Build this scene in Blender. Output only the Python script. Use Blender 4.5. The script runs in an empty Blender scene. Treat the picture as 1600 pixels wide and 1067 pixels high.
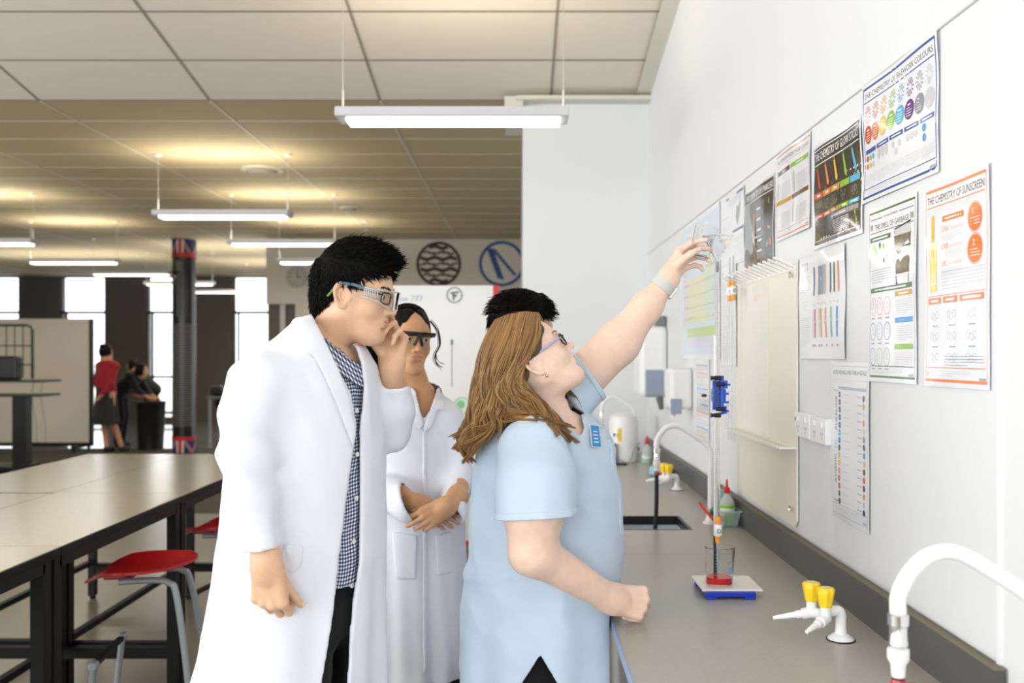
import bpy, bmesh, math, random
import numpy as np
from mathutils import Vector, Matrix
PI = math.pi
sc = bpy.context.scene
col = sc.collection
# ---------------------------------------------------------------- camera
H = 1.53            # lens height above the floor
F = 1500.0          # focal length in pixels of the 1600 px wide frame
VX, VY = 811.0, 553.0
cam_d = bpy.data.cameras.new('camera'); cam = bpy.data.objects.new('camera', cam_d); col.objects.link(cam)
cam.location = (0, 0, H); cam.rotation_euler = (PI/2, 0, 0)
cam_d.sensor_width = 36; cam_d.lens = 36*F/1600
cam_d.shift_x = (800-VX)/1600; cam_d.shift_y = (VY-533.5)/1600
cam_d.clip_start = 0.05; cam_d.clip_end = 200
cam_d.dof.use_dof = True; cam_d.dof.focus_distance = 2.35; cam_d.dof.aperture_fstop = 3.5
sc.camera = cam
# ---------------------------------------------------------------- sky
world = bpy.data.worlds.new('world'); sc.world = world; world.use_nodes = True
bgn = world.node_tree.nodes['Background']
bgn.inputs[0].default_value = (0.93, 0.97, 1.0, 1); bgn.inputs[1].default_value = 3.2
# ---------------------------------------------------------------- daylight through the windows behind and to the left of the camera
def area(name, loc, rot, sx, sy, power, colr=(1, 1, 1)):
    d = bpy.data.lights.new(name, 'AREA'); d.shape = 'RECTANGLE'; d.size = sx; d.size_y = sy
    d.energy = power; d.color = colr
    o = bpy.data.objects.new(name, d); col.objects.link(o); o.location = loc; o.rotation_euler = rot
    return o
area('daylight_rear_windows', (-3.0, -3.3, 1.9), (PI/2, 0, 0), 5.6, 2.6, 165, (0.97, 0.985, 1.0))
area('daylight_left_windows', (-6.6, 1.0, 1.9), (PI/2, 0, -PI/2), 6.0, 2.2, 320, (0.97, 0.985, 1.0))
sc.view_settings.view_transform = 'Standard'; sc.view_settings.look = 'None'
sc.view_settings.exposure = -0.19; sc.view_settings.gamma = 1; sc.view_settings.use_curve_mapping = False
sc.cycles.max_bounces = 8; sc.cycles.transparent_max_bounces = 16
sc.cycles.sample_clamp_indirect = 6

def P(px, py, D): return np.array([(px-VX)*D/F, D, H+(VY-py)*D/F])
def V3(a): return np.array(a, float)
# ---------------------------------------------------------------- materials
MC = {}
def mat(name, c, r=0.5, metal=0, spec=0.5, bump=0, bscale=200, trans=0, ior=1.45, sss=0, emit=0, sheen=0, alpha=1, coat=0, var=0, vscale=8, stretch=None):
    if name in MC: return MC[name]
    m = bpy.data.materials.new(name); m.use_nodes = True; nt = m.node_tree; b = nt.nodes['Principled BSDF']
    I = b.inputs
    I['Base Color'].default_value = (*c, 1); I['Roughness'].default_value = r; I['Metallic'].default_value = metal
    I['Specular IOR Level'].default_value = spec; I['IOR'].default_value = ior; I['Transmission Weight'].default_value = trans
    I['Alpha'].default_value = alpha; I['Coat Weight'].default_value = coat; I['Coat Roughness'].default_value = 0.08
    if sss: I['Subsurface Weight'].default_value = sss; I['Subsurface Radius'].default_value = (0.012, 0.005, 0.003); I['Subsurface Scale'].default_value = 0.6
    if sheen: I['Sheen Weight'].default_value = sheen
    if emit: I['Emission Color'].default_value = (*c, 1); I['Emission Strength'].default_value = emit
    tc = nt.nodes.new('ShaderNodeTexCoord')
    src = tc.outputs['Object']
    if stretch:
        mp = nt.nodes.new('ShaderNodeMapping'); mp.inputs['Scale'].default_value = stretch
        nt.links.new(src, mp.inputs[0]); src = mp.outputs[0]
    if var:
        n = nt.nodes.new('ShaderNodeTexNoise'); n.inputs['Scale'].default_value = vscale; n.inputs['Detail'].default_value = 5
        nt.links.new(src, n.inputs['Vector'])
        cr = nt.nodes.new('ShaderNodeValToRGB'); cr.color_ramp.elements[0].position = .3; cr.color_ramp.elements[1].position = .7
        cr.color_ramp.elements[0].color = (*[x*(1-var) for x in c], 1); cr.color_ramp.elements[1].color = (*[min(1, x*(1+var)) for x in c], 1)
        nt.links.new(n.outputs['Fac'], cr.inputs[0]); nt.links.new(cr.outputs[0], I['Base Color'])
    if bump:
        n = nt.nodes.new('ShaderNodeTexNoise'); n.inputs['Scale'].default_value = bscale; n.inputs['Detail'].default_value = 3
        nt.links.new(src, n.inputs['Vector'])
        bp = nt.nodes.new('ShaderNodeBump'); bp.inputs['Strength'].default_value = bump; bp.inputs['Distance'].default_value = 0.002
        nt.links.new(n.outputs['Fac'], bp.inputs['Height']); nt.links.new(bp.outputs[0], I['Normal'])
    MC[name] = m
    return m
def srgb(r, g, b):
    f = lambda x: ((x/255+.055)/1.055)**2.4 if x > 10 else x/255/12.92
    return (f(r), f(g), f(b))
# ---------------------------------------------------------------- mesh builder
class MB:
    def __init__(s): s.v = []; s.f = []; s.m = []; s.n = 0; s.smooth = False
    def add(s, v, f, mi=0):
        v = [tuple(map(float, q)) for q in v]
        s.v += v; s.f += [tuple(i+s.n for i in q) for q in f]; s.m += [mi]*len(f); s.n += len(v); return s
    def box(s, a, b, mi=0, rz=0, piv=None):
        x0, y0, z0 = a; x1, y1, z1 = b
        v = [(x, y, z) for z in (z0, z1) for y in (y0, y1) for x in (x0, x1)]
        if rz:
            c, q = math.cos(rz), math.sin(rz); px, py = piv if piv is not None else ((x0+x1)/2, (y0+y1)/2)
            v = [(px+(x-px)*c-(y-py)*q, py+(x-px)*q+(y-py)*c, z) for x, y, z in v]
        return s.add(v, [(0, 2, 3, 1), (4, 5, 7, 6), (0, 1, 5, 4), (2, 6, 7, 3), (0, 4, 6, 2), (1, 3, 7, 5)], mi)
    def tube(s, pts, r, mi=0, n=10, cap=True, flat=None):
        pts = [V3(p) for p in pts]; k = len(pts)
        rs = r if hasattr(r, '__len__') else [r]*k
        up = None; rings = []
        for i in range(k):
            t = pts[min(i+1, k-1)]-pts[max(i-1, 0)]; t = t/(np.linalg.norm(t)+1e-9)
            if up is None:
                up = np.array([0, 0, 1.]) if abs(t[2]) < .9 else np.array([1., 0, 0])
            u = up-t*np.dot(up, t); u /= np.linalg.norm(u)+1e-9; w = np.cross(t, u); up = u
            e = (flat or (1, 1))
            rings.append([pts[i]+rs[i]*(e[0]*math.cos(2*PI*j/n)*u+e[1]*math.sin(2*PI*j/n)*w) for j in range(n)])
        v = [p for q in rings for p in q]; f = []
        for i in range(k-1):
            for j in range(n):
                a = i*n+j; b = i*n+(j+1) % n
                f.append((a, b, b+n, a+n))
        if cap: f.append(tuple(range(n-1, -1, -1))); f.append(tuple((k-1)*n+j for j in range(n)))
        return s.add(v, f, mi)
    def lathe(s, prof, c=(0, 0, 0), n=32, mi=0, R=None, cap=False):
        # prof: list of (radius, height)
        v = []; f = []; k = len(prof)
        for r, z in prof:
            for j in range(n):
                a = 2*PI*j/n; p = np.array([r*math.cos(a), r*math.sin(a), z])
                if R is not None: p = R@p
                v.append(p+V3(c))
        for i in range(k-1):
            for j in range(n):
                a = i*n+j; b = i*n+(j+1) % n; f.append((a, b, b+n, a+n))
        if cap: f.append(tuple(range(n-1, -1, -1))); f.append(tuple((k-1)*n+j for j in range(n)))
        return s.add(v, f, mi)
    def obj(s, name, mats, parent=None, smooth=False, bevel=0, kind=None, ang=0.6):
        me = bpy.data.meshes.new(name); me.from_pydata(s.v, [], s.f)
        for m in (mats if isinstance(mats, (list, tuple)) else [mats]): me.materials.append(m)
        me.polygons.foreach_set('material_index', s.m)
        if smooth:
            me.polygons.foreach_set('use_smooth', [True]*len(me.polygons))
            if ang: me.set_sharp_from_angle(angle=ang)
        me.update()
        o = bpy.data.objects.new(name, me); col.objects.link(o)
        if parent: o.parent = parent; o.matrix_parent_inverse = parent.matrix_basis.inverted()
        if bevel:
            b = o.modifiers.new('bevel', 'BEVEL'); b.width = bevel; b.segments = 2; b.limit_method = 'ANGLE'
        if kind: o['kind'] = kind
        return o
def tag(o, label, cat, group=None):
    o['label'] = label; o['category'] = cat
    if group: o['group'] = group
    return o
def thing(name, loc, label, cat, group=None):
    o = bpy.data.objects.new(name, None); col.objects.link(o); o.location = Vector([float(q) for q in loc]); o.empty_display_size = .1
    bpy.context.view_layer.update
    return tag(o, label, cat, group)
def dup(root, loc, label, group=None, rz=0):
    r = root.copy(); col.objects.link(r); r.location = loc; r.rotation_euler = (0, 0, rz); r['label'] = label
    if group: r['group'] = group
    for ch in list(root.children):
        c = ch.copy(); col.objects.link(c); c.parent = r; c.matrix_parent_inverse = ch.matrix_parent_inverse.copy()
        for g in ch.children:
            d = g.copy(); col.objects.link(d); d.parent = c; d.matrix_parent_inverse = g.matrix_parent_inverse.copy()
    return r
_TXT = {}
def text_mesh(s):
    """flat outline of a line of lettering, height about 1, starting at x=0"""
    if s in _TXT: return _TXT[s]
    c = bpy.data.curves.new('lettering', 'FONT'); c.body = s; c.size = 1; c.resolution_u = 2
    o = bpy.data.objects.new('lettering', c); col.objects.link(o)
    dg = bpy.context.evaluated_depsgraph_get(); me = bpy.data.meshes.new_from_object(o.evaluated_get(dg))
    v = np.array([q.co[:] for q in me.vertices])[:, :2] if len(me.vertices) else np.zeros((0, 2)); f = [tuple(p.vertices) for p in me.polygons]
    bpy.data.objects.remove(o); bpy.data.curves.remove(c); bpy.data.meshes.remove(me)
    v = v-v.min(0); _TXT[s] = (v, f); return v, f
# ---------------------------------------------------------------- sculpting: smooth distance fields turned into one continuous surface
def surface_nets(f, org, h):
    ins = f < 0
    a = ins[:-1, :-1, :-1]; cnt = np.zeros(a.shape, np.uint8)
    for i in (0, 1):
        for j in (0, 1):
            for k in (0, 1):
                cnt += ins[i:ins.shape[0]-1+i, j:ins.shape[1]-1+j, k:ins.shape[2]-1+k]
    act = (cnt > 0) & (cnt < 8)
    idx = np.argwhere(act); ids = np.full(act.shape, -1, np.int32); ids[act] = np.arange(len(idx))
    acc = np.zeros((len(idx), 3)); w = np.zeros(len(idx))
    for ax in range(3):
        for o1 in (0, 1):
            for o2 in (0, 1):
                p0 = idx.copy(); oth = [q for q in range(3) if q != ax]
                p0[:, oth[0]] += o1; p0[:, oth[1]] += o2
                p1 = p0.copy(); p1[:, ax] += 1
                f0 = f[tuple(p0.T)]; f1 = f[tuple(p1.T)]; m = (f0 < 0) != (f1 < 0)
                t = f0/(f0-f1+1e-20)
                pt = p0.astype(float); pt[:, ax] += t
                acc[m] += pt[m]; w[m] += 1
    verts = org+h*acc/w[:, None]
    quads = []
    for ax in range(3):
        sh = [slice(1, -1)]*3; s0 = list(sh); s1 = list(sh)
        s0[ax] = slice(0, -1); s1[ax] = slice(1, None)
        A = ins[tuple(s0)]; B = ins[tuple(s1)]
        e = np.argwhere(A != B)
        if not len(e): continue
        sgn = A[tuple(e.T)]
        base = e.copy(); oth = [q for q in range(3) if q != ax]
        for q in oth: base[:, q] += 1
        u, v = oth
        def g(du, dv):
            c = base.copy(); c[:, u] -= du; c[:, v] -= dv; return ids[tuple(c.T)]
        q = np.stack([g(1, 1), g(0, 1), g(0, 0), g(1, 0)], 1)
        flip = sgn if ax != 1 else ~sgn
        q[~flip] = q[~flip][:, ::-1]
        quads.append(q)
    return verts, np.concatenate(quads)
def sculpt(fn, lo, hi, h, B=16):
    lo = V3(lo); hi = V3(hi); n = np.maximum(np.ceil((hi-lo)/h/B).astype(int), 1)
    f = np.empty(tuple(n*B), np.float32)
    r = np.arange(B)
    for bi in range(n[0]):
        cx = lo[0]+(bi*B+B/2)*h
        yy, zz = np.meshgrid(lo[1]+(np.arange(n[1])*B+B/2)*h, lo[2]+(np.arange(n[2])*B+B/2)*h, indexing='ij')
        d = fn(np.full(yy.shape, cx, np.float32), yy.astype(np.float32), zz.astype(np.float32))
        for bj in range(n[1]):
            for bk in range(n[2]):
                sl = (slice(bi*B, bi*B+B), slice(bj*B, bj*B+B), slice(bk*B, bk*B+B))
                if abs(d[bj, bk]) > h*B*1.45+.012: f[sl] = d[bj, bk]
                else: f[sl] = 1e9
    # evaluate the kept blocks together
    bx, by, bz = np.meshgrid(r, r, r, indexing='ij')
    keep = np.argwhere(f[::B, ::B, ::B] > 1e8)
    for s in range(0, len(keep), 200):
        kb = keep[s:s+200]
        X = (lo[0]+h*(kb[:, 0, None, None, None]*B+bx)).astype(np.float32)
        Y = (lo[1]+h*(kb[:, 1, None, None, None]*B+by)).astype(np.float32)
        Z = (lo[2]+h*(kb[:, 2, None, None, None]*B+bz)).astype(np.float32)
        D = fn(X, Y, Z)
        for q, (i, j, k) in enumerate(kb): f[i*B:i*B+B, j*B:j*B+B, k*B:k*B+B] = D[q]
    f[0] = f[-1] = 1; f[:, 0] = f[:, -1] = 1; f[:, :, 0] = f[:, :, -1] = 1
    return surface_nets(f, lo, h)
def smin(a, b, k):
    if k <= 0: return np.minimum(a, b)
    t = np.maximum(k-np.abs(a-b), 0)/k
    return np.minimum(a, b)-t*t*k*.25
def smax(a, b, k): return -smin(-a, -b, k)
def rcone(x, y, z, a, b, ra, rb):
    a = V3(a); b = V3(b); ab = b-a; L2 = float(ab@ab)+1e-12
    t = np.clip(((x-a[0])*ab[0]+(y-a[1])*ab[1]+(z-a[2])*ab[2])/L2, 0, 1).astype(np.float32)
    return np.sqrt((x-a[0]-t*ab[0])**2+(y-a[1]-t*ab[1])**2+(z-a[2]-t*ab[2])**2)-(ra+(rb-ra)*t)
def ell(x, y, z, c, r, R=None):
    x = x-c[0]; y = y-c[1]; z = z-c[2]
    if R is not None: x, y, z = R[0][0]*x+R[1][0]*y+R[2][0]*z, R[0][1]*x+R[1][1]*y+R[2][1]*z, R[0][2]*x+R[1][2]*y+R[2][2]*z
    k0 = np.sqrt((x/r[0])**2+(y/r[1])**2+(z/r[2])**2)+1e-9
    k1 = np.sqrt((x/r[0]**2)**2+(y/r[1]**2)**2+(z/r[2]**2)**2)+1e-9
    return k0*(k0-1)/k1
def loft(x, y, z, lv, yaw=0, n=2.0):
    """stack of ellipses: rows (z, cx, cy, rfront, rside); yaw turns the front away from +x"""
    lv = np.array(sorted(lv), float); zs = lv[:, 0]; zf = z
    cx, cy, a, b = [np.interp(zf, zs, lv[:, i]).astype(np.float32) for i in (1, 2, 3, 4)]
    dx = x-cx; dy = y-cy; c, s = math.cos(yaw), math.sin(yaw)
    u = dx*c+dy*s; v = -dx*s+dy*c
    q = ((np.abs(u)/a)**n+(np.abs(v)/b)**n)**(1/n)+1e-6
    rr = np.sqrt(u*u+v*v)
    d = rr*(1-1/q)
    d = np.where(q < .3, (q-1)*np.minimum(a, b), d)
    return np.maximum(d*.95, np.maximum(z-zs[-1], zs[0]-z)), u, v
_rg = np.random.RandomState(3); _L = _rg.rand(32, 32, 32).astype(np.float32)
def noise(x, y, z):
    """smooth value noise, 0..1"""
    def s(q):
        i = np.floor(q).astype(np.int32); f = (q-i).astype(np.float32); return i, f*f*(3-2*f)
    i, u = s(x); j, v = s(y); k, w = s(z)
    i0, i1, j0, j1, k0, k1 = i & 31, (i+1) & 31, j & 31, (j+1) & 31, k & 31, (k+1) & 31
    a = _L[i0, j0, k0]*(1-u)+_L[i1, j0, k0]*u; b = _L[i0, j1, k0]*(1-u)+_L[i1, j1, k0]*u
    c = _L[i0, j0, k1]*(1-u)+_L[i1, j0, k1]*u; d = _L[i0, j1, k1]*(1-u)+_L[i1, j1, k1]*u
    return (a*(1-v)+b*v)*(1-w)+(c*(1-v)+d*v)*w
def ridge(x, y, z): return 1-np.abs(2*noise(x, y, z)-1)
def mesh_obj(name, parts, mats, parent=None, smooth_it=0, st=None, matfn=None, mw=None):
    """parts: list of (verts, quads) joined in one mesh"""
    V = []; Q = []; n = 0
    for v, q in parts: V.append(v); Q.append(q+n); n += len(v)
    V = np.concatenate(V); Q = np.concatenate(Q)
    if smooth_it:
        for _ in range(smooth_it):
            A = np.zeros_like(V); c = np.zeros(len(V))
            for i in range(4):
                e0 = Q[:, i]; e1 = Q[:, (i+1) % 4]
                for k in range(3):
                    A[:, k] += np.bincount(e0, V[e1, k], len(V))+np.bincount(e1, V[e0, k], len(V))
                c += np.bincount(e0, minlength=len(V))+np.bincount(e1, minlength=len(V))
            V = V*.5+.5*A/np.maximum(c, 1)[:, None]
    me = bpy.data.meshes.new(name)
    me.vertices.add(len(V)); me.vertices.foreach_set('co', V.astype(np.float32).ravel())
    me.loops.add(Q.size); me.loops.foreach_set('vertex_index', Q.astype(np.int32).ravel())
    me.polygons.add(len(Q)); me.polygons.foreach_set('loop_start', np.arange(0, Q.size, 4, dtype=np.int32))
    for m in (mats if isinstance(mats, (list, tuple)) else [mats]): me.materials.append(m)
    if matfn is not None:
        C = V[Q].mean(1); me.polygons.foreach_set('material_index', matfn(C[:, 0], C[:, 1], C[:, 2]).astype(np.int32))
    me.update(calc_edges=True); me.validate()
    me.polygons.foreach_set('use_smooth', np.ones(len(me.polygons), bool))
    if st is not None:
        at = me.attributes.new('st', 'FLOAT_VECTOR', 'POINT'); at.data.foreach_set('vector', np.stack(st(V[:, 0], V[:, 1], V[:, 2]), 1).astype(np.float32).ravel())
    if mw is not None: me.transform(Matrix(mw.tolist()))
    o = bpy.data.objects.new(name, me); col.objects.link(o)
    if parent: o.parent = parent; o.matrix_parent_inverse = parent.matrix_basis.inverted()
    return o
# ---------------------------------------------------------------- shared materials
M_wall = mat('painted_wall', srgb(228, 230, 232), .55, bump=.12, bscale=400)
M_pinboard = mat('white_wall_panel', srgb(229, 231, 233), .45, bump=.06, bscale=500)
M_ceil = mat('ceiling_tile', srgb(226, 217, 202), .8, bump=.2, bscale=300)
M_grid = mat('ceiling_grid', srgb(150, 145, 130), .6)
M_gridw = mat('ceiling_grid_white', srgb(205, 200, 188), .6)
M_black = mat('black_metal', (.008, .008, .008), .55, spec=.25)
M_blackp = mat('black_plastic', (.01, .01, .01), .35)
M_white = mat('white_plastic', srgb(240, 240, 240), .3)
M_chrome = mat('chrome', (.75, .75, .75), .12, metal=1)
M_steel = mat('grey_steel_tube', srgb(150, 156, 160), .35, metal=.5)
M_glass = mat('clear_glass', (.985, .99, .99), .02, trans=1, ior=1.13, spec=.9)
M_pier = mat('dark_grey_wall', srgb(98, 94, 86), .8)
M_frame = mat('dark_window_frame', (.03, .03, .03), .5)
M_floor = mat('brown_vinyl_floor', srgb(124, 115, 96), .28, spec=.5, var=.06, vscale=3)
M_floor2 = mat('glossy_grey_floor', srgb(120, 122, 122), .06, spec=.8)
M_carpet = mat('dark_carpet', srgb(62, 58, 46), .9, bump=.5, bscale=300)
def struct(o): o['kind'] = 'structure'; return o
XW, YB = 0.9, 6.65          # right-hand wall, and the wall end that faces the camera
YE, ZC = 6.7, H+1.77        # where the sloping ceiling meets the level one
SL = 248/1500
# floors
o = MB().box((-9, -4, -.1), (.98, 9.2, 0)).obj('floor', M_floor, kind='structure')
o = MB().box((-12, 9.2, -.1), (.98, 15.6, 0)).obj('floor_carpet', M_carpet, kind='structure')
o = MB().box((-24, 15.6, -.1), (.98, 22.2, 0)).obj('floor_far', M_floor2, kind='structure')
# right wall, with the flush white panel on it
MB().box((XW, -4, 0), (XW+.15, YB, 4.9)).obj('wall_right', M_wall, kind='structure')
b = MB().box((XW-.006, 1.795, .96), (XW+.01, YB, 2.218)); b.obj('wall_panel', M_pinboard, kind='structure')
MB().box((XW-.009, 1.79, 2.218), (XW+.01, YB, 2.2225)).obj('trim_1', mat('grey_trim', srgb(190, 190, 188), .5), kind='structure')
MB().box((XW-.0075, 1.791, .0), (XW+.01, 1.795, 2.3)).obj('trim_2', mat('white_trim', srgb(236, 237, 239), .5), kind='structure')
MB().box((XW-.0015, 1.70, .0), (XW+.01, 1.703, 4.6)).obj('trim_3', mat('white_trim', srgb(236, 237, 239), .5), kind='structure')
# block of wall closing the bench, running back into the room
MB().box((.027, YB, 0), (XW+.15, 14.8, H+1.86)).obj('wall_end', M_wall, kind='structure')
# wall with the round signs
MB().box((-3.45, 14.8, 0), (.98, 15.0, H+1.86)).box((-3.9, 14.8, 2.3), (-3.45, 15.0, H+1.86)).obj('wall_back_right', mat('warm_white_wall', srgb(205, 198, 184), .7), kind='structure')
# ceilings
z0 = ZC+SL*(YE+4)
b = MB()
b.add([(-9, YE, ZC), (XW+.1, YE, ZC), (XW+.1, -4, z0), (-9, -4, z0), (-9, YE, ZC+.06), (XW+.1, YE, ZC+.06), (XW+.1, -4, z0+.06), (-9, -4, z0+.06)],
      [(0, 1, 2, 3), (4, 7, 6, 5), (0, 4, 5, 1), (2, 6, 7, 3), (0, 3, 7, 4), (1, 5, 6, 2)])
b.obj('ceiling', M_ceil, kind='structure')
MB().box((-24, YE, ZC), (XW+.1, 22.2, ZC+.06)).obj('ceiling_far', mat('ceiling_tile_shade_tinted', srgb(188, 173, 140), .8), kind='structure')  # same tile as near ceiling, its shade and tan bounce put into the colour
# ceiling grid: long runs towards the far end and cross runs
b = MB(); b2 = MB()
for i in range(-7, 1):
    x = .21+1.19*i+.01
    if x < -8.9: continue
    b.add([(x-.008, YE, ZC-.004), (x+.008, YE, ZC-.004), (x+.008, -4, z0-.004), (x-.008, -4, z0-.004)], [(0, 1, 2, 3)])
    b2.box((x-.009, YE+.02, ZC-.004), (x+.009, 22, ZC))
for k in range(0, 18):
    y = YE-.008-.592*k
    z = ZC+SL*(YE-y)
    b.add([(-9, y-.008, z-.004+SL*.008), (XW, y-.008, z-.004+SL*.008), (XW, y+.008, z-.004-SL*.008), (-9, y+.008, z-.004-SL*.008)], [(0, 1, 2, 3)])
for k in range(1, 26): b2.box((-24, YE+.6*k-.006, ZC-.003), (XW, YE+.6*k+.006, ZC))
for k in range(-20, -7): b2.box((.22+1.19*k-.009, YE+.02, ZC-.004), (.22+1.19*k+.009, 22, ZC))
b.obj('ceiling_grid', M_grid, kind='structure'); b2.obj('ceiling_grid_far', M_gridw, kind='structure')
# plaster border along the right wall and the boxed end of the bulkhead
b = MB(); w = .1
b.add([(XW-w, YE-.05, ZC-.012), (XW, YE-.05, ZC-.012), (XW, -4, z0-.012), (XW-w, -4, z0-.012)], [(0, 1, 2, 3)])
b.box((-.02, YB-.13, ZC-.04), (XW, YB, ZC-.012)).box((-.1, YB-.1, ZC-.12), (.027, YB+.6, ZC-.01))
b.obj('trim_4', mat('pale_plaster', srgb(214, 212, 200), .7), kind='structure')
# left and rear walls of the room (outside the frame) with their window bands
b = MB().box((-9.15, -4, 0), (-9, 9.2, .9)).box((-9.15, -4, 3.0), (-9, 9.2, 5.2))
for y in (-4, -.6, 2.8, 6.2, 9.0): b.box((-9.15, y, .9), (-9, y+.3, 3.0))
b.obj('wall_left', M_wall, kind='structure')
b = MB().box((-9, -4.15, 0), (XW+.1, -4, .9)).box((-9, -4.15, 3.3), (XW+.1, -4, 5.4))
for x in (-9, -5.6, -2.2, .6): b.box((x, -4.15, .9), (x+.4, -4, 3.3))
b.obj('wall_rear', M_wall, kind='structure')
b = MB().box((-12, 9.05, 0), (-9, 9.2, ZC)).box((-12.15, 9.2, 0), (-12, 15.7, ZC)).box((-24, 15.55, 0), (-12, 15.7, ZC)).box((-24.15, 15.6, 0), (-24, 22, ZC))
b.obj('wall_far_left', M_pier, kind='structure')
# far window wall: piers, then window frames with panes
YF = 21.8; W0 = -42; PW = 135
piers = MB()
def fx(px): return (px-VX)*YF/F
starts = [W0+PW*k for k in range(-8, 6)]
def wide(k): return 71
for k, s in enumerate(starts):
    piers.box((fx(s+wide(k)), YF, 0), (fx(s+PW), YF+.3, ZC))
    piers.box((fx(s), YF, 0), (fx(s+wide(k)), YF+.3, .06))
piers.box((fx(starts[-1]+PW), YF, 0), (1, YF+.3, ZC))
piers.obj('wall_back', M_pier, kind='structure')
n = 0
for k, s in enumerate(starts):
    if s > 460 or s < -400: continue
    n += 1
    a, c = fx(s), fx(s+71); f = MB(); t = .035
    f.box((a, YF+.05, .06), (a+t, YF+.12, ZC)).box((c-t, YF+.05, .06), (c, YF+.12, ZC)).box((a, YF+.05, ZC-t), (c, YF+.12, ZC)).box((a, YF+.05, .06), (c, YF+.12, .06+t))
    for py in (488, 589, 645): zz = H+(VY-py)*YF/F; f.box((a, YF+.04, zz-.03), (c, YF+.13, zz+.03))
    f.box((a+.10, YF+.05, .06), (a+.14, YF+.12, H+(VY-488)*YF/F))
    w = f.obj('window_%d' % n, M_frame, kind='structure')
    MB().box((a+t, YF+.08, .1), (c-t, YF+.09, ZC-t)).obj('window_pane', M_glass, parent=w)
# ground outside and a low red wall seen through the glass
MB().box((-40, 22.3, -.2), (10, 60, -.1)).obj('ground_outside', mat('pale_paving', srgb(225, 228, 215), .8), kind='structure')
MB().box((-9.8, 29, .15), (-5.5, 29.2, 1.15)).obj('wall_outside', mat('red_brick_wall', srgb(220, 130, 120), .8), kind='structure')
# dark doors and posts beyond the wall with the clock
b = MB()
b.box((-3.9, 14.9, 0), (-3.45, 14.95, 2.3)).obj('door_1', M_pier, kind='structure')
MB().box((-3.7, 14.86, 0), (-3.62, 14.9, 2.3)).obj('trim_5', mat('grey_trim', srgb(190, 190, 188), .5), kind='structure')

# ---------------------------------------------------------------- pendant lights
M_tube = mat('lit_diffuser', (1, .97, .9), .4, emit=3.5)
M_wire = mat('steel_wire', (.6, .6, .58), .3, metal=.6)
def pendant(cx, cy, label, L=1.2):
    z = 2.735
    ceil = ZC if cy > YE else ZC+SL*(YE-cy)
    t = thing('pendant_light', (cx, cy, z), label, 'light', 'linear pendant lights under the ceiling')
    b = MB().box((cx-L/2, cy-.10, z+.012), (cx+L/2, cy+.10, z+.062)); b.obj('housing', mat('pendant_housing', srgb(205, 206, 210), .4), t, bevel=.008)
    MB().box((cx-L/2+.055, cy-.07, z-.008), (cx+L/2-.045, cy+.07, z+.0135)).obj('diffuser', M_tube, t)
    for s in (-1, 1):
        MB().tube([(cx+s*(L/2-.025), cy, z+.05), (cx+s*(L/2-.025), cy, ceil)], .0025, n=6).tube([(cx+s*(L/2-.025), cy, z+.05), (cx+s*(L/2-.025), cy, z+.17)], .006, n=6).obj('suspension_wire', M_wire, t)
        MB().lathe([(.03, 0), (.03, -.02), (.001, -.022)], (cx+s*(L/2-.025), cy, ceil), 12).obj('ceiling_rose', M_white, t)
    return t
pendant(-.343, 5.0, 'nearest long white pendant light hanging before the white wall end', 1.2)
pl = ['second nearest pendant light, centre left above the boy\'s head level', 'pendant light partly hidden behind the boy\'s black hair', 'pendant light just left of the clock', 'small pendant light over the far doorway', 'faraway pendant in the right hand row, low before dark wall', 'farthest pendant of the right hand row']
for k, y in enumerate((8.5, 10.65, 12.8, 14.75 , 16.9, 18.9)):
    pendant(-2.62, y, pl[k]) if k != 3 else None
pr = ['pendant light cut by the left photo edge, nearest of that row', 'pendant light above the wheeled whiteboard and left of the flag column', 'faraway pendant at the left window', 'faraway pendant hanging between the two left windows', 'farthest pendant left of the column, before the dark wall']
for k, y in enumerate((10.6, 12.8, 14.7, 16.8, 18.9)): pendant(-5.94, y, pr[k])
# uplight of each fitting, one lamp above each
for x, y in [(-.343, 5.0)]+[(-2.62, y) for y in (8.5, 10.65, 12.8)]+[(-5.94, y) for y in (8.5, 10.6, 12.8)]+[(-9.2, y) for y in (10.6, 12.8)]:
    area('pendant_uplight', (x, y, 2.80), (PI, 0, 0), 1.1, .14, 9 if y < 6 else 16, (1, .9, .72))
for x, y in [(-2.62, 10.65), (-5.94, 10.6), (-5.94, 12.8), (-2.62, 12.8), (-5.94, 16.8), (-2.62, 16.9), (-8.6, 12.8)]:
    area('pendant_downlight', (x, y, 2.715), (0, 0, 0), 1.1, .14, 26, (1, .95, .86))
for x, y in [(-4.3, 15.8), (-4.3, 18.5), (-8, 17)]:
    area('pendant_uplight', (x, y, 2.6), (PI, 0, 0), 3, 1.5, 40, (1, .95, .85))
# ceiling vents / detectors
def vent(cx, cy, r, label):
    t = thing('ceiling_vent', (cx, cy, ZC), label, 'ceiling vent', 'round ceiling vents')
    MB().lathe([(r, 0), (r, -.012), (r*.8, -.02), (r*.55, -.012), (r*.5, -.03), (.001, -.034)], (cx, cy, ZC), 28).obj('diffuser_ring', M_gridw, t, smooth=True)
    MB().lathe([(r*.75, -.022), (r*.6, -.045), (r*.02, -.05)], (cx, cy, ZC), 28).obj('centre_cone', M_grid, t, smooth=True)
vent(-2.46, 9.2, .2, 'round ceiling vent between the two nearer pendants')
vent(-7.7, 10.5, .2, 'round ceiling vent at the far left edge')
vent(-2.05, 11.6, .12, 'small round ceiling detector above the boy\'s head')
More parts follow.
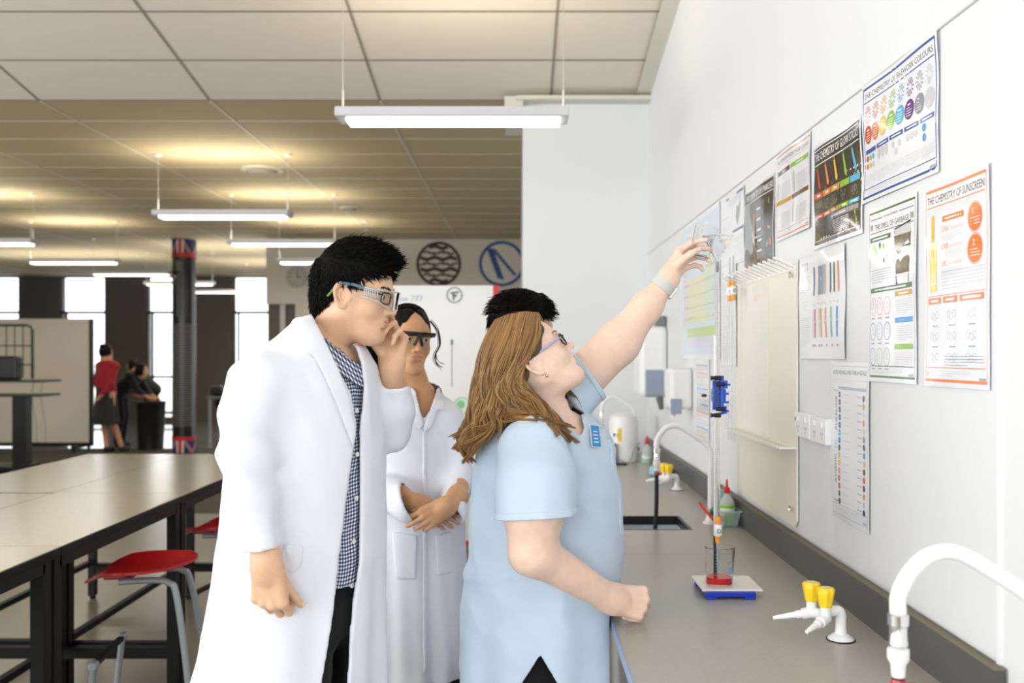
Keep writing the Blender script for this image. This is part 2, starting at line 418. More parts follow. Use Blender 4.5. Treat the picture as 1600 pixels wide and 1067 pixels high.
# ---------------------------------------------------------------- column with printed wrap
t = thing('column', (-5.2, 14.9, 0), 'round black column wrapped in posters with union flag bands top and bottom', 'column')
cx, cy, R = -5.2, 14.9, .175
def cyl(z0, z1, r=R, n=40): return [(r, z0), (r, z1)]
MB().lathe(cyl(0, ZC), (cx, cy, 0), 40).obj('shaft', mat('black_wrap', (.016, .015, .014), .25), t, smooth=True)
b = MB()
zz = .42
while zz < 1.98:
    b.lathe([(R+.003, zz), (R+.003, zz+.018)], (cx, cy, 0), 40); zz += .036
b.obj('printed_rows', mat('grey_print', srgb(96, 96, 92), .5), t)
MB().add([(cx-.05, cy-R-.006, 2.1), (cx+.02, cy-R-.006, 2.1), (cx+.02, cy-R-.006, 2.78), (cx-.05, cy-R-.006, 2.78)], [(0, 1, 2, 3)]).add([(cx-.07, cy-R-.007, 2.8), (cx+.03, cy-R-.007, 2.8), (cx+.05, cy-R-.007, 2.95), (cx-.06, cy-R-.007, 2.98)], [(0, 1, 2, 3)], 1).obj('poster_figure', [mat('poster_blue_grey', srgb(56, 60, 74), .5), mat('poster_grey', srgb(92, 90, 84), .5)], t)
def flag_band(za, zb, name):
    b = MB()
    def patch(a0, a1, z0, z1, mi, r):
        n = max(2, int(abs(a1-a0)/.15)); v = []
        for i in range(n+1):
            a = a0+(a1-a0)*i/n
            v += [(cx+r*math.sin(a), cy-r*math.cos(a), z0), (cx+r*math.sin(a), cy-r*math.cos(a), z1)]
        b.add(v, [(2*i, 2*i+2, 2*i+3, 2*i+1) for i in range(n)], mi)
    for rep in range(3):
        o_ = rep*2*PI/3
        hw = PI/3; zc = (za+zb)/2 if za > 1 else zb
        patch(o_-hw, o_+hw, za, zb, 0, R+.004)
        top = za > 1
        z_in, z_out = (zb, za) if top else (za, zb)
        for s in (-1, 1):           # white and red diagonals, drawn as slanted quads on the curve
            for wd, mi, rr in ((.26, 1, R+.005), (.10, 2, R+.006)):
                v = []; n = 8
                for i in range(n+1):
                    a = .12+(hw-.12)*i/n; zz_ = zb-(zb-za)*i/n if top else za+(zb-za)*(1-i/n)*1.0
                    zz_ = (zb-(zb-za)*i/n) if top else (zb-(zb-za)*i/n)
                    v += [(cx+rr*math.sin(o_+s*(a-wd/2)), cy-rr*math.cos(o_+s*(a-wd/2)), zz_), (cx+rr*math.sin(o_+s*(a+wd/2)), cy-rr*math.cos(o_+s*(a+wd/2)), zz_)]
                b.add(v, [(2*i, 2*i+2, 2*i+3, 2*i+1) for i in range(n)], mi)
        patch(o_-.3, o_+.3, za, zb, 1, R+.007); patch(o_-.16, o_+.16, za, zb, 2, R+.008)
        zr = (za+.0, za+.07) if top else (zb-.06, zb)
        patch(o_-hw, o_+hw, zr[0], zr[1], 2, R+.0085)
    b.obj(name, [mat('flag_blue', srgb(28, 34, 82), .5), mat('flag_white', srgb(215, 205, 198), .5), mat('flag_red', srgb(178, 36, 40), .5)], t)
flag_band(3.02, ZC-.01, 'flag_band'); flag_band(.01, .26, 'flag_band')
# ---------------------------------------------------------------- round signs on the far wall, clock
def disc(b, cx, cz, r0, r1, y, mi, n=48, a0=0, a1=2*PI):
    v = []; m = n if a1-a0 > 6.2 else n//2
    for i in range(m+1):
        a = a0+(a1-a0)*i/m; v += [(cx+r0*math.cos(a), y, cz+r0*math.sin(a)), (cx+r1*math.cos(a), y, cz+r1*math.sin(a))]
    b.add(v, [(2*i, 2*i+1, 2*i+3, 2*i+2) for i in range(m)], mi)
YS = 14.79; s_ = YS/F
def sign(px, py, rpx, kind, c, label):
    x, _, z = P(px, py, YS); r = rpx*s_
    t = thing('round_sign', (x, YS+.01, z-r), label, 'wall sign', 'round emblems on the far wall')
    MB().lathe([(r, 0), (r, .008), (.001, .008)], (x, YS+.008, z), 48, R=np.array([[1, 0, 0], [0, 0, -1], [0, 1, 0]], float)).obj('backing_disc', mat('sign_backing', srgb(206, 200, 186), .6), t)
    b = MB(); y = YS-.006
    disc(b, x, z, r*.86, r*.99, y, 0)
    if kind == 'weave':
        for k in range(-3, 4):
            zz = z+k*r*.245; hw = math.sqrt(max(0, (.84*r)**2-(k*r*.245)**2)); v = []; n = 24
            th = .085 if k % 2 else .045
            for i in range(n+1):
                xx = x-hw+2*hw*i/n; dz = .05*r*math.sin((xx-x)/r*9+k*PI)
                v += [(xx, y, zz+dz-th*r), (xx, y, zz+dz+th*r)]
            b.add(v, [(2*i, 2*i+2, 2*i+3, 2*i+1) for i in range(n)], 0)
        for k in (-2, 0, 2):
            for q in range(-3, 4):
                xx = x+q*.21*r; 
                if abs(q*.21)**2+(k*.25)**2 < .6: disc(b, xx, z+k*.245*r, 0, .06*r, y-.001, 0, 12)
    elif kind == 'rope':
        for off, L0, tilt in ((-.28, .78, -.3), (.16, .86, -.62)):
            for k in range(9):
                tt = -L0+2*L0*k/8; ax, az = math.sin(-tilt), math.cos(tilt)
                mx = x+off*r+tt*r*ax*.95; mz = z-tt*-1*r*az*.8*-1
                if (mx-x)**2+(mz-z)**2 > (.84*r)**2: continue
                w = .15*r if off < 0 else .1*r
                b.add([(mx-w, y, mz-.02*r), (mx+w, y, mz-.11*r), (mx+w, y, mz+.03*r), (mx-w, y, mz+.11*r)], [(0, 1, 2, 3)], 0)
    else:
        for a in range(5):
            q = a*2*PI/5; disc(b, x+.3*r*math.cos(q), z+.3*r*math.sin(q), 0, .2*r, y, 0, 16)
        b.add([(x-.05*r, y, z-.8*r), (x+.05*r, y, z-.8*r), (x+.05*r, y, z), (x-.05*r, y, z)], [(0, 1, 2, 3)], 0)
    b.obj('emblem', c, t)
sign(685.5, 412.5, 35.5, 'weave', mat('sign_brown', srgb(72, 44, 44), .6), 'round sign with dark brown wavy weave pattern')
sign(784, 412, 36, 'rope', mat('sign_blue', srgb(44, 84, 140), .6), 'round sign with two blue twisted strands, beside white wall end')
sign(592, 412, 36, 'tree', mat('sign_green', srgb(60, 130, 60), .6), 'round sign with green ring, half hidden by the boy\'s hair')
x, _, z = P(465, 433, YS)
t = thing('wall_clock', (x, YS, z-.2), 'round pale wall clock at the left end of far wall', 'clock')
Rx = np.array([[1, 0, 0], [0, 0, -1], [0, 1, 0]], float)
MB().lathe([(.17, 0), (.175, .03), (.155, .03), (.155, .02), (.001, .02)], (x, YS-.0, z), 40, R=Rx).obj('clock_case', mat('clock_grey', srgb(178, 174, 164), .5), t, smooth=True)
b = MB()
for k in range(12):
    a = k*PI/6; b.box((x+.13*math.sin(a)-.006, YS-.024, z+.13*math.cos(a)-.012), (x+.13*math.sin(a)+.006, YS-.021, z+.13*math.cos(a)+.012))
b.obj('hour_marks', M_black, t)
MB().box((x-.005, YS-.028, z), (x+.005, YS-.025, z+.1)).obj('clock_hand', M_black, t)
MB().box((x-.005, YS-.028, z-.006), (x+.07, YS-.025, z+.006)).obj('clock_hand', M_black, t)
# ---------------------------------------------------------------- rows of lab tables
M_ttop = mat('beige_laminate', srgb(158, 148, 126), .2, spec=.55, var=.03, vscale=60)
M_edge = mat('black_edge', (.008, .008, .008), .6, spec=.2)
TH = .9; TROT = .0
def table(x0, x1, y0, y1, label):
    t = thing('lab_table', ((x0+x1)/2, (y0+y1)/2, 0), label, 'table', 'long beige topped tables in two rows')
    g = .0025
    MB().box((x0+g, y0+g, TH-.004), (x1-g, y1-g, TH), 0).obj('table_top', M_ttop, t)
    MB().box((x0+g, y0+g, TH-.034), (x1-g, y1-g, TH-.004)).obj('edge_band', M_edge, t)
    for s in (0, 1):
        for q in (0, 1):
            lx = x0+.03 if s == 0 else x1-.07; ly = y0+.012 if q == 0 else y1-.062
            MB().box((lx, ly, .02), (lx+.04, ly+.05, TH-.034)).obj('leg', M_black, t)
            MB().lathe([(.018, 0), (.018, .02)], (lx+.02, ly+.025, 0), 10, cap=True).obj('levelling_foot', M_black, t)
    for q in (0, 1):
        ly = y0+.017 if q == 0 else y1-.057
        MB().box((x0+.07, ly, .17), (x1-.07, ly+.04, .22)).obj('end_rail', M_black, t)
        MB().box((x0+.05, ly, TH-.075), (x1-.05, ly+.04, TH-.034)).obj('top_rail', M_black, t)
    MB().box((x0+.045, y0+.05, .22), (x0+.075, y1-.05, .25)).obj('foot_rail', M_black, t)
    MB().box((x0+.03, y0+.05, TH-.08), (x0+.05, y1-.05, TH-.034)).obj('side_rail', M_black, t)
    MB().box((x1-.05, y0+.05, TH-.08), (x1-.03, y1-.05, TH-.034)).obj('side_rail', M_black, t)
    return t
xa, xb, xc = -1.50, -2.11, -2.72
rows = [(1.9, 3.15), (3.15, 4.34), (4.34, 6.05)]
nm = ['at the left photo edge', 'before the red stool', 'at the far end beside the boy\'s coat']
for (a, c), n_ in zip(rows, nm):
    table(xb, xa, a, c, 'beige lab table nearer the stools, '+n_)
    table(xc, xb, a+.03 if a > 3.2 else a, c, 'beige lab table, window side row, '+n_)
# ---------------------------------------------------------------- red stools
M_red = mat('red_plastic', srgb(190, 30, 36), .28, coat=.3)
M_tubeg = mat('silver_tube', srgb(160, 166, 170), .35, metal=.35)
def stool(x, y, rz, label):
    zs = .72
    t = thing('lab_stool', (x, y, 0), label, 'stool', 'red seated stools along the tables')
    n = 22; v = []; 
    def S(u, w):      # u front(-1)..back(+1), w side
        sx = .205*(1-.1*abs(u)**3)*np.sign(w)*abs(w)**.92*(1 if u > -.2 else 1-.12*(-.2-u))
        zz = zs+.014*u+.028*w*w*(1-.3*u)+.015*u*u
        if u < -.45: zz -= .10*(-.45-u)**1.5
        if u > .7: zz += .03*(u-.7)
        return (x+.205*u*(1-.18*w*w), y+sx, zz-.02)
    for th in (0, -.009):
        for i in range(n+1):
            for j in range(n+1):
                u, w = -1+2*i/n, -1+2*j/n
                # map square to disc-like superellipse
                uu, ww = u*math.sqrt(1-w*w*.38), w*math.sqrt(1-u*u*.38)
                p = S(uu, ww); v.append((p[0], p[1], p[2]+th))
    N = (n+1)**2; f = []
    for i in range(n):
        for j in range(n):
            a = i*(n+1)+j; f.append((a, a+n+1, a+n+2, a+1)); f.append((N+a, N+a+1, N+a+n+2, N+a+n+1))
    bd = [i*(n+1) for i in range(n+1)]+[n*(n+1)+j for j in range(1, n+1)]+[(n-i)*(n+1)+n for i in range(1, n+1)]+[n-j for j in range(1, n)]
    for k in range(len(bd)): a, c = bd[k], bd[(k+1) % len(bd)]; f.append((a, c, N+c, N+a))
    MB().add(v, f).obj('seat', M_red, t, smooth=True, ang=1.2)
    MB().box((x-.13, y-.06, zs-.05), (x-.02, y+.06, zs-.02)).obj('seat_bracket', M_red, t, bevel=.008)
    for s in (-1, 1):
        p0 = [(x-.06, y+s*.09, zs-.05), (x+.07, y+s*.1, zs-.045), (x+.125, y+s*.108, zs-.055), (x+.155, y+s*.12, zs-.10), (x+.20, y+s*.155, .35), (x+.233, y+s*.18, .05), (x+.222, y+s*.182, .018), (x+.18, y+s*.183, .0125), (x-.10, y+s*.183, .0125), (x-.145, y+s*.183, .018), (x-.158, y+s*.182, .05), (x-.125, y+s*.18, .38)]
        MB().tube(smooth_path(p0, 6), .0125, n=10).obj('leg_frame', M_tubeg, t, smooth=True)
        MB().lathe([(.014, -.02), (.0165, -.018), (.0165, .018), (.014, .02)], (x-.125, y+s*.18, .385), 12, R=np.array([[1, 0, 0], [0, 0, -1], [0, 1, 0]], float), cap=True).obj('end_cap', M_tubeg, t, smooth=True)
        MB().box((x-.09, y+s*.183-.012, .0), (x+.17, y+s*.183+.012, .006)).obj('floor_glide', M_blackp, t)
    MB().box((x-.137, y-.18, .376), (x-.113, y+.18, .394)).obj('foot_rest', M_black, t, bevel=.003)
    t.rotation_euler[2] = rz
    return t
def smooth_path(p, k=6):
    p = [V3(q) for q in p]; out = []
    for i in range(len(p)-1):
        a = p[max(i-1, 0)]; b = p[i]; c = p[i+1]; d = p[min(i+2, len(p)-1)]
        for j in range(k):
            t = j/k; out.append(.5*((2*b)+(-a+c)*t+(2*a-5*b+4*c-d)*t*t+(-a+3*b-3*c+d)*t**3))
    out.append(p[-1]); return out
st0 = stool(-1.46, 3.72, .12, 'nearest red stool, wholly seen between the table leg and boy')
dup(st0, (-1.42, 4.62, 0), 'second red stool, partly behind the boy\'s white coat', rz=-.15)
dup(st0, (-1.44, 5.3, 0), 'farthest red stool, only its corner shows beside the coat', rz=.2)
dup(st0, (-3.08, 4.0, 0), 'stool under the window side row, mostly its feet seen', rz=PI)

# ---------------------------------------------------------------- bench along the right wall, with its sink opening
M_ctop = mat('grey_laminate_bench', srgb(172, 169, 161), .3, spec=.55, var=.05, vscale=120)
M_back = mat('dark_grey_upstand', srgb(84, 83, 79), .35)
M_bluegrey = mat('bench_edge_blue_reflection', srgb(150, 170, 200), .4)  # blue reflection along the bench edge is put into its base colour
CZ = H-.68; CX0 = .236
sx0, sx1, sy0, sy1 = .30, .672, 3.71, 4.03
def top(x0, x1, y0, y1, b): b.box((x0, y0, CZ-.03), (x1, y1, CZ))
t = thing('worktop', (.5, 4, 0), 'long dark grey laminate worktop along the right wall', 'worktop')
b = MB(); top(CX0+.004, .895, .8, 3.259, b); b.obj('top_slab', M_ctop, t)
b = MB(); top(CX0+.004, .895, 3.262, sy0, b); top(CX0+.004, sx0, sy0, sy1, b); top(sx1, .895, sy0, sy1, b); top(CX0+.004, .895, sy1, 6.64, b); b.obj('top_slab', M_ctop, t)
MB().box((CX0, .8, CZ-.03), (CX0+.004, 6.64, CZ-.001)).obj('edge_strip', M_bluegrey, t)
MB().box((.872, 1.765, CZ), (.893, 6.64, CZ+.098)).obj('upstand', M_back, t)
MB().box((.872, 1.765, CZ+.098), (.893, 6.64, CZ+.101)).obj('upstand_cap', mat('upstand_edge', srgb(120, 112, 92), .5), t)
MB().box((.845, .8, .06), (.893, 1.765, CZ-.031)).box((CX0+.05, .8, .06), (CX0+.07, 6.64, CZ-.031)).obj('bench_panel', M_white, t)
MB().box((CX0+.08, .8, 0), (CX0+.1, 6.64, .06)).obj('plinth', M_black, t)
s = thing('sink', (.48, 3.87, CZ-.03), 'grey sink sunk in the worktop with black rim', 'sink')
b = MB(); d = .16; w = .012
b.box((sx0, sy0, CZ-d), (sx1, sy1, CZ-d+.008)).box((sx0, sy0, CZ-d), (sx0+.006, sy1, CZ-.034)).box((sx1-.006, sy0, CZ-d), (sx1, sy1, CZ-.034)).box((sx0, sy0, CZ-d), (sx1, sy0+.006, CZ-.034)).box((sx0, sy1-.006, CZ-d), (sx1, sy1, CZ-.034))
b.obj('basin', mat('grey_sink', srgb(214, 222, 230), .3), s)
b = MB(); z0_, z1_ = CZ-.034, CZ+.001
b.box((sx0, sy0, z0_), (sx0+w, sy1, z1_)).box((sx1-w, sy0, z0_), (sx1, sy1, z1_)).box((sx0+w, sy0, z0_), (sx1-w, sy0+w, z1_)).box((sx0+w, sy1-w, z0_), (sx1-w, sy1, z1_))
b.obj('rim', M_blackp, s)
MB().lathe([(.025, .002), (.02, .004), (.001, .004)], (.42, 3.87, CZ-d+.007), 16).obj('drain', M_chrome, s)
# ---------------------------------------------------------------- white goose-neck taps
M_enamel = mat('white_enamel', srgb(244, 244, 244), .25)
M_green = mat('green_knob', srgb(16, 104, 60), .3)
def tap(y, label, hose='sink'):
    bx, nx = .77, .553; z = CZ
    t = thing('swan_neck_tap', (bx, y, z), label, 'tap', 'white swan neck taps along the bench')
    p = [(bx, y, z), (bx, y, z+.2), (bx-.001, y, z+.285), (bx-.025, y, z+.325), (bx-.075, y, z+.360), (bx-.13, y, z+.39), (bx-.168, y, z+.388), (bx-.197, y, z+.365), (nx+.001, y, z+.33), (nx, y, z+.30)]
    MB().tube(smooth_path(p, 6), .0118, n=16).obj('spout', M_enamel, t, smooth=True)
    MB().lathe([(.031, 0), (.031, .004), (.022, .010), (.016, .03), (.0145, .06)], (bx, y, z), 24).obj('base_flange', M_enamel, t, smooth=True)
    b = MB().lathe([(.006, -.014), (.019, -.014), (.021, -.004), (.021, .008), (.018, .014), (.001, .015)], (bx+.012, y-.035, z+.05), 20, R=np.array([[1, 0, 0], [0, 0, 1], [0, -1, 0]], float))
    b.obj('green_handle', M_green, t, smooth=True)
    MB().lathe([(.013, .302), (.0145, .30), (.0145, .285), (.012, .283), (.0125, .262), (.0135, .26), (.0135, .256), (.010, .252)], (nx, y, z), 20).obj('aerator', M_chrome, t, smooth=True)
    MB().lathe([(.009, .252), (.0155, .250), (.0155, .236), (.011, .228), (.0095, .21), (.0075, .208)], (nx, y, z), 20).obj('hose_coupling', M_white, t, smooth=True)
    MB().lathe([(.0095, .206), (.0105, .203), (.0105, .196), (.0095, .193)], (nx, y, z), 16).tube([(nx+.008, y-.01, z+.2), (nx+.02, y-.012, z+.201)], .004, n=8).obj('hose_clip', mat('copper_clip', srgb(190, 70, 60), .3, metal=.4), t, smooth=True)
    if hose:
        q = [(nx, y, z+.215), (nx, y, z+.1), (nx-.004, y, z+.0), (nx-.014, y+.0, z-.1)] if hose == 'sink' else [(nx, y, z+.215), (nx-.002, y, z+.12), (nx-.01, y+.003, z+.02)]
        MB().tube(smooth_path(q, 6), .0085, n=14).obj('hose', mat('black_rubber', (.012, .013, .014), .4), t, smooth=True)
    return t
tap(3.86, 'white swan neck tap with black hose over the sink')
tap(1.40, 'nearest white swan neck tap with clear coupling, lower right corner', 'short')
tap(6.42, 'farthest white swan neck tap with green knob by the white drum', None)
# ---------------------------------------------------------------- gas taps
M_yellow = mat('yellow_knob', srgb(252, 214, 40), .35)
def gas(x, y, label):
    z = CZ; t = thing('gas_tap', (x, y, z), label, 'gas tap', 'double gas taps with yellow knobs')
    MB().lathe([(.034, 0), (.034, .0025), (.001, .0025)], (x, y, z), 28).obj('gasket', M_blackp, t)
    MB().lathe([(.031, .0025), (.031, .004), (.022, .0115), (.0145, .016), (.0125, .03), (.0125, .055)], (x, y, z), 24).obj('base_flange', M_enamel, t, smooth=True)
    top_ = np.array([x, y, z+.066])
    MB().tube(smooth_path([(x, y, z+.045), (x, y, z+.058), (x-.007, y-.002, z+.069), (x-.03, y-.004, z+.068), (x-.052, y-.004, z+.062)], 5), .0125, n=16).obj('pipe', M_enamel, t, smooth=True)
    for dx, dy, ex, ey in ((-.045, -.028, -.104, -.075), (-.062, .026, -.15, .044)):
        a = np.array([x+dx, y+dy, z+.058]); e = np.array([x+ex, y+ey, z+.040])
        u = (e-a)/np.linalg.norm(e-a)
        pts = [np.array([x-.045, y, z+.062]), a, a+u*.022, a+u*.024, a+u*.036, a+u*.038, a+u*.05, e]
        MB().tube(pts, [.012, .0135, .0135, .010, .010, .008, .0075, .0045], n=14).obj('nozzle', M_enamel, t, smooth=True)
        MB().lathe([(.0125, .0), (.0125, .032)], a, 20).obj('valve_stem', M_enamel, t, smooth=True)
        prof = []; v = []; n = 28; ring = []
        zs_ = [(.0, .0145, .0), (.004, .0155, .05), (.028, .019, .10), (.040, .0205, .11), (.045, .017, .06), (.046, .010, 0)]
        for hz, r, am in zs_:
            for j in range(n):
                q = 2*PI*j/n; rr = r*(1+am*math.cos(7*q)) ; v.append((a[0]+rr*math.cos(q), a[1]+rr*math.sin(q), a[2]+.028+hz))
        f = [(i*n+j, i*n+(j+1) % n, (i+1)*n+(j+1) % n, (i+1)*n+j) for i in range(len(zs_)-1) for j in range(n)]
        k = MB().add(v, f); k.obj('yellow_knob', M_yellow, t, smooth=True, ang=.9)
        MB().lathe([(.0105, .0745), (.001, .0755)], a, 16).obj('knob_cap', mat('cap_grey', srgb(225, 222, 205), .4), t)
    return t
gas(.766, 2.285, 'nearer gas tap with two yellow knobs, right foreground')
gas(.789, 4.80, 'farther gas tap with yellow knob behind the swan neck tap')
# ---------------------------------------------------------------- people: heads, hands, hair
def rotm(yaw, pitch=0, roll=0):
    cy, sy = math.cos(yaw), math.sin(yaw); cp, sp = math.cos(pitch), math.sin(pitch); cr, sr = math.cos(roll), math.sin(roll)
    Rz = np.array([[cy, -sy, 0], [sy, cy, 0], [0, 0, 1]]); Ry = np.array([[cp, 0, -sp], [0, 1, 0], [sp, 0, cp]]); Rx = np.array([[1, 0, 0], [0, cr, -sr], [0, sr, cr]])
    return Rz@Ry@Rx
def mat4(R, t, s=1):
    M = np.eye(4); M[:3, :3] = R*s; M[:3, 3] = t; return M
EYE = (.0775, .0315, .016)
def head_fn(o):
    jw = o.get('jaw', 1.0); fat = o.get('fat', 0.0); nose = o.get('nose', 1.0); eo = o.get('eye_open', .0062)
    neck = o['neck']; nr = o.get('neck_r', .055); female = o.get('female', False); ears = o.get('ears', True)
    def fn(x, y, z):
        ya = np.abs(y)
        d = ell(x, y, z, (-.014, 0, .045), (.099, .077, .092))
        d = smin(d, ell(x, y, z, (.028, 0, .012), (.066, .062, .088)), .03)
        d = smin(d, ell(x, y, z, (.042, 0, -.045), (.047, .048*jw, .048)), .03)
        d = smin(d, ell(x, y, z, (.074, 0, -.091), (.021, .023*jw, .018+fat*.3)), .022)
        d = smin(d, rcone(x, ya, z, (.0, .044*jw, -.042), (.064, .016*jw, -.088), .021+fat*.5, .017), .03)
        d = smin(d, rcone(x, ya, z, (.0, .054, .0), (.0, .045*jw, -.042), .018, .02), .03)
        d = smin(d, ell(x, ya, z, (.054, .034, -.018), (.028+fat*.3, .027+fat*.4, .026+fat*.4)), .02)
        if fat: d = smin(d, ell(x, y, z, (.03, 0, -.088), (.055, .05, .026)), .03)
        # brow ridge, eye sockets
        d = smin(d, rcone(x, ya, z, (.086, .008, .034), (.073, .043, .037), .0095, .0085), .014)
        d = smax(d, -ell(x, ya, z, (.099, .031, .016), (.019, .017, .0125)), .012)
        d = smax(d, -rcone(x, ya, z, (.101, .013, .019), (.101, .016, .004), .007, .004), .01)
        # eyelids around the eyeball, split by the opening
        ex, ey, ez = EYE
        lid = np.sqrt((x-ex)**2+(ya-ey)**2+(z-ez)**2)-.0140
        curve = 1-((ya-ey)/.0145)**2
        op = np.abs(z-ez+.0005+.0015*(ya-ey)/.015*-1)-eo*np.clip(curve, 0, 1)
        lid = smax(lid, -op-0*x+np.where(x > ex, 0, 1), .0015)
        d = smin(d, lid, .005)
        # nose
        d = smin(d, rcone(x, y, z, (.086, 0, .024), (.104*1, 0, -.014), .0075, .0092*nose), .013)
        d = smin(d, ell(x, y, z, (.104+.004*nose, 0, -.019), (.0118, .0105*nose, .0095)), .007)
        d = smin(d, ell(x, ya, z, (.096, .0115*nose, -.0225), (.0115, .0075, .0078)), .006)
        d = smax(d, -ell(x, ya, z, (.1015, .0065*nose, -.0305), (.0065, .0035, .0045)), .003)
        # muzzle and lips
        d = smin(d, ell(x, y, z, (.076, 0, -.051), (.024, .027, .022)), .016)
        d = smax(d, -rcone(x, y, z, (.104, 0, -.031), (.1035, 0, -.039), .003, .003), .006)
        lc = .0022*(ya/.02)**2
        d = smin(d, ell(x, ya, z+lc*0, (.0915, .007, -.0465), (.0090, .0155, .0042)), .004)
        d = smin(d, ell(x, y, z, (.0905, 0, -.0565), (.0094, .0165, .0052)), .004)
        d = smax(d, -ell(x, y, z, (.104, 0, -.0512), (.0075, .028, .0011)), .003)
        d = smax(d, -ell(x, y, z, (.098, 0, -.069), (.010, .018, .0045)), .008)
        # ear
        if ears:
            t = .20; w = (ya-.074)*math.cos(.35)-(x+.004)*math.sin(-.35)*-1*0
            u = (x+.008)*math.cos(t)+(z-.002)*math.sin(t); v = -(x+.008)*math.sin(t)+(z-.002)*math.cos(t)
            w = ya-.0800+u*.50
            uu = u/(.0190+.13*np.clip(v, -.02, .03)); e = np.sqrt(uu**2+(v/.0335)**2)
            rim = np.sqrt(((e-.88)*.020)**2+w**2)-np.where(v > -.012, .0042, .0052)
            plate = np.maximum((e-.9)*.018, np.abs(w+.0075)-.0028)
            anti = np.sqrt((np.sqrt(((u-.001)/.010)**2+((v+.001)/.019)**2)-.75)**2*.012**2+(w+.001)**2)-.0026
            anti = np.maximum(anti, u-.004)
            trag = ell(x, ya, z, (.012, .0735, -.004), (.006, .006, .008))
            ear = smin(smin(rim, plate, .004), anti, .003); ear = smin(ear, trag, .003)
            ear = smax(ear, -ell(x, ya, z, (.000, .080, -.004), (.0065, .0075, .0095)), .002)
            d = smin(d, ear, .0025)
        d = smin(d, rcone(x, y, z, (-.022, 0, -.03), tuple(neck), nr, nr*1.08), .025)
        return d
    return fn
def lips(x, y, z):
    ya = np.abs(y)
    up = ((x-.0985)/.010)**2+((ya-.006)/.0150)**2+((z+.0466)/.0042)**2 < 1
    lo = ((x-.0985)/.010)**2+(y/.0175)**2+((z+.0566)/.0048)**2 < 1
    return (up | lo).astype(int)
def skin(name, c, lipc):
    a = mat(name, c, .47, sss=.05, bump=.12, bscale=420, spec=.35, var=.05, vscale=40)
    return a, mat(name+'_lip', lipc, .42, sss=.12, spec=.4)
def make_head(o, pos, R, s, skins, h=.0019):
    """returns mesh parts in world space; o['neck_world'] is where the neck ends"""
    pos = V3(pos); o['neck'] = R.T@((V3(o['neck_world'])-pos)/s)
    nk = o['neck']; lo = np.minimum([-.125, -.095, -.125], nk-.075); hi = np.maximum([.125, .095, .145], nk+.075)
    v, q = sculpt(head_fn(o), lo, hi, h)
    return v, q
def eyes(parent, pos, R, s, iris=(.03, .015, .008), look=(1, 0, 0)):
    for sy in (-1, 1):
        c = pos+s*R@np.array([EYE[0], sy*EYE[1], EYE[2]])
        L = R@V3(look); L /= np.linalg.norm(L)
        up = np.array([0, 0, 1.]); u = np.cross(up, L); u /= np.linalg.norm(u); w = np.cross(L, u)
        B = np.stack([u, w, L], 1); r = .0127*s
        prof = [(r*math.sin(a), r*math.cos(a)) for a in np.linspace(PI, 0.001, 22)]
        b = MB().lathe(prof, c, 26, R=B)
        k = len(b.f)//21
        for i, f in enumerate(b.f):
            ring = i//26; a = PI-(ring+.5)*PI/21
            b.m[i] = 2 if a < .17 else (1 if a < .44 else 0)
        b.obj('eye', [mat('eye_white', srgb(232, 228, 222), .15), mat('iris', iris, .15), mat('pupil', (.002, .002, .002), .1)], parent, smooth=True, ang=0)
def brow(parent, pos, R, s, c, fn, thick=1.0):
    """short hairs lying on the brow ridge"""
    b = MB(); rnd = random.Random(4)
    for sy in (-1, 1):
        for k in range(70):
            t = rnd.random(); yy = .011+.036*t; zz = .036+.006*math.sin(t*2.4)+(rnd.random()-.5)*.006*(1-.5*t)*thick
            # march onto the surface
            xs = np.linspace(.06, .105, 90, dtype=np.float32); d = fn(xs, np.full(90, yy*sy, np.float32), np.full(90, zz, np.float32))
            i = np.argmax(d > 0); x0 = xs[i]
            p0 = np.array([x0-.0004, sy*yy, zz]); p1 = p0+np.array([-.001, sy*.006, .0022*(1-t*1.6)])
            b.tube([pos+s*R@q for q in (p0, (p0+p1)/2+np.array([.0012, 0, 0]), p1)], [.0006, .0005, .0002], n=4, cap=False)
    return b.obj('eyebrows', c, parent)
FINGER = [(.043, .025, .021, .0096), (.047, .029, .022, .0098), (.044, .027, .021, .0093), (.034, .021, .019, .0083)]
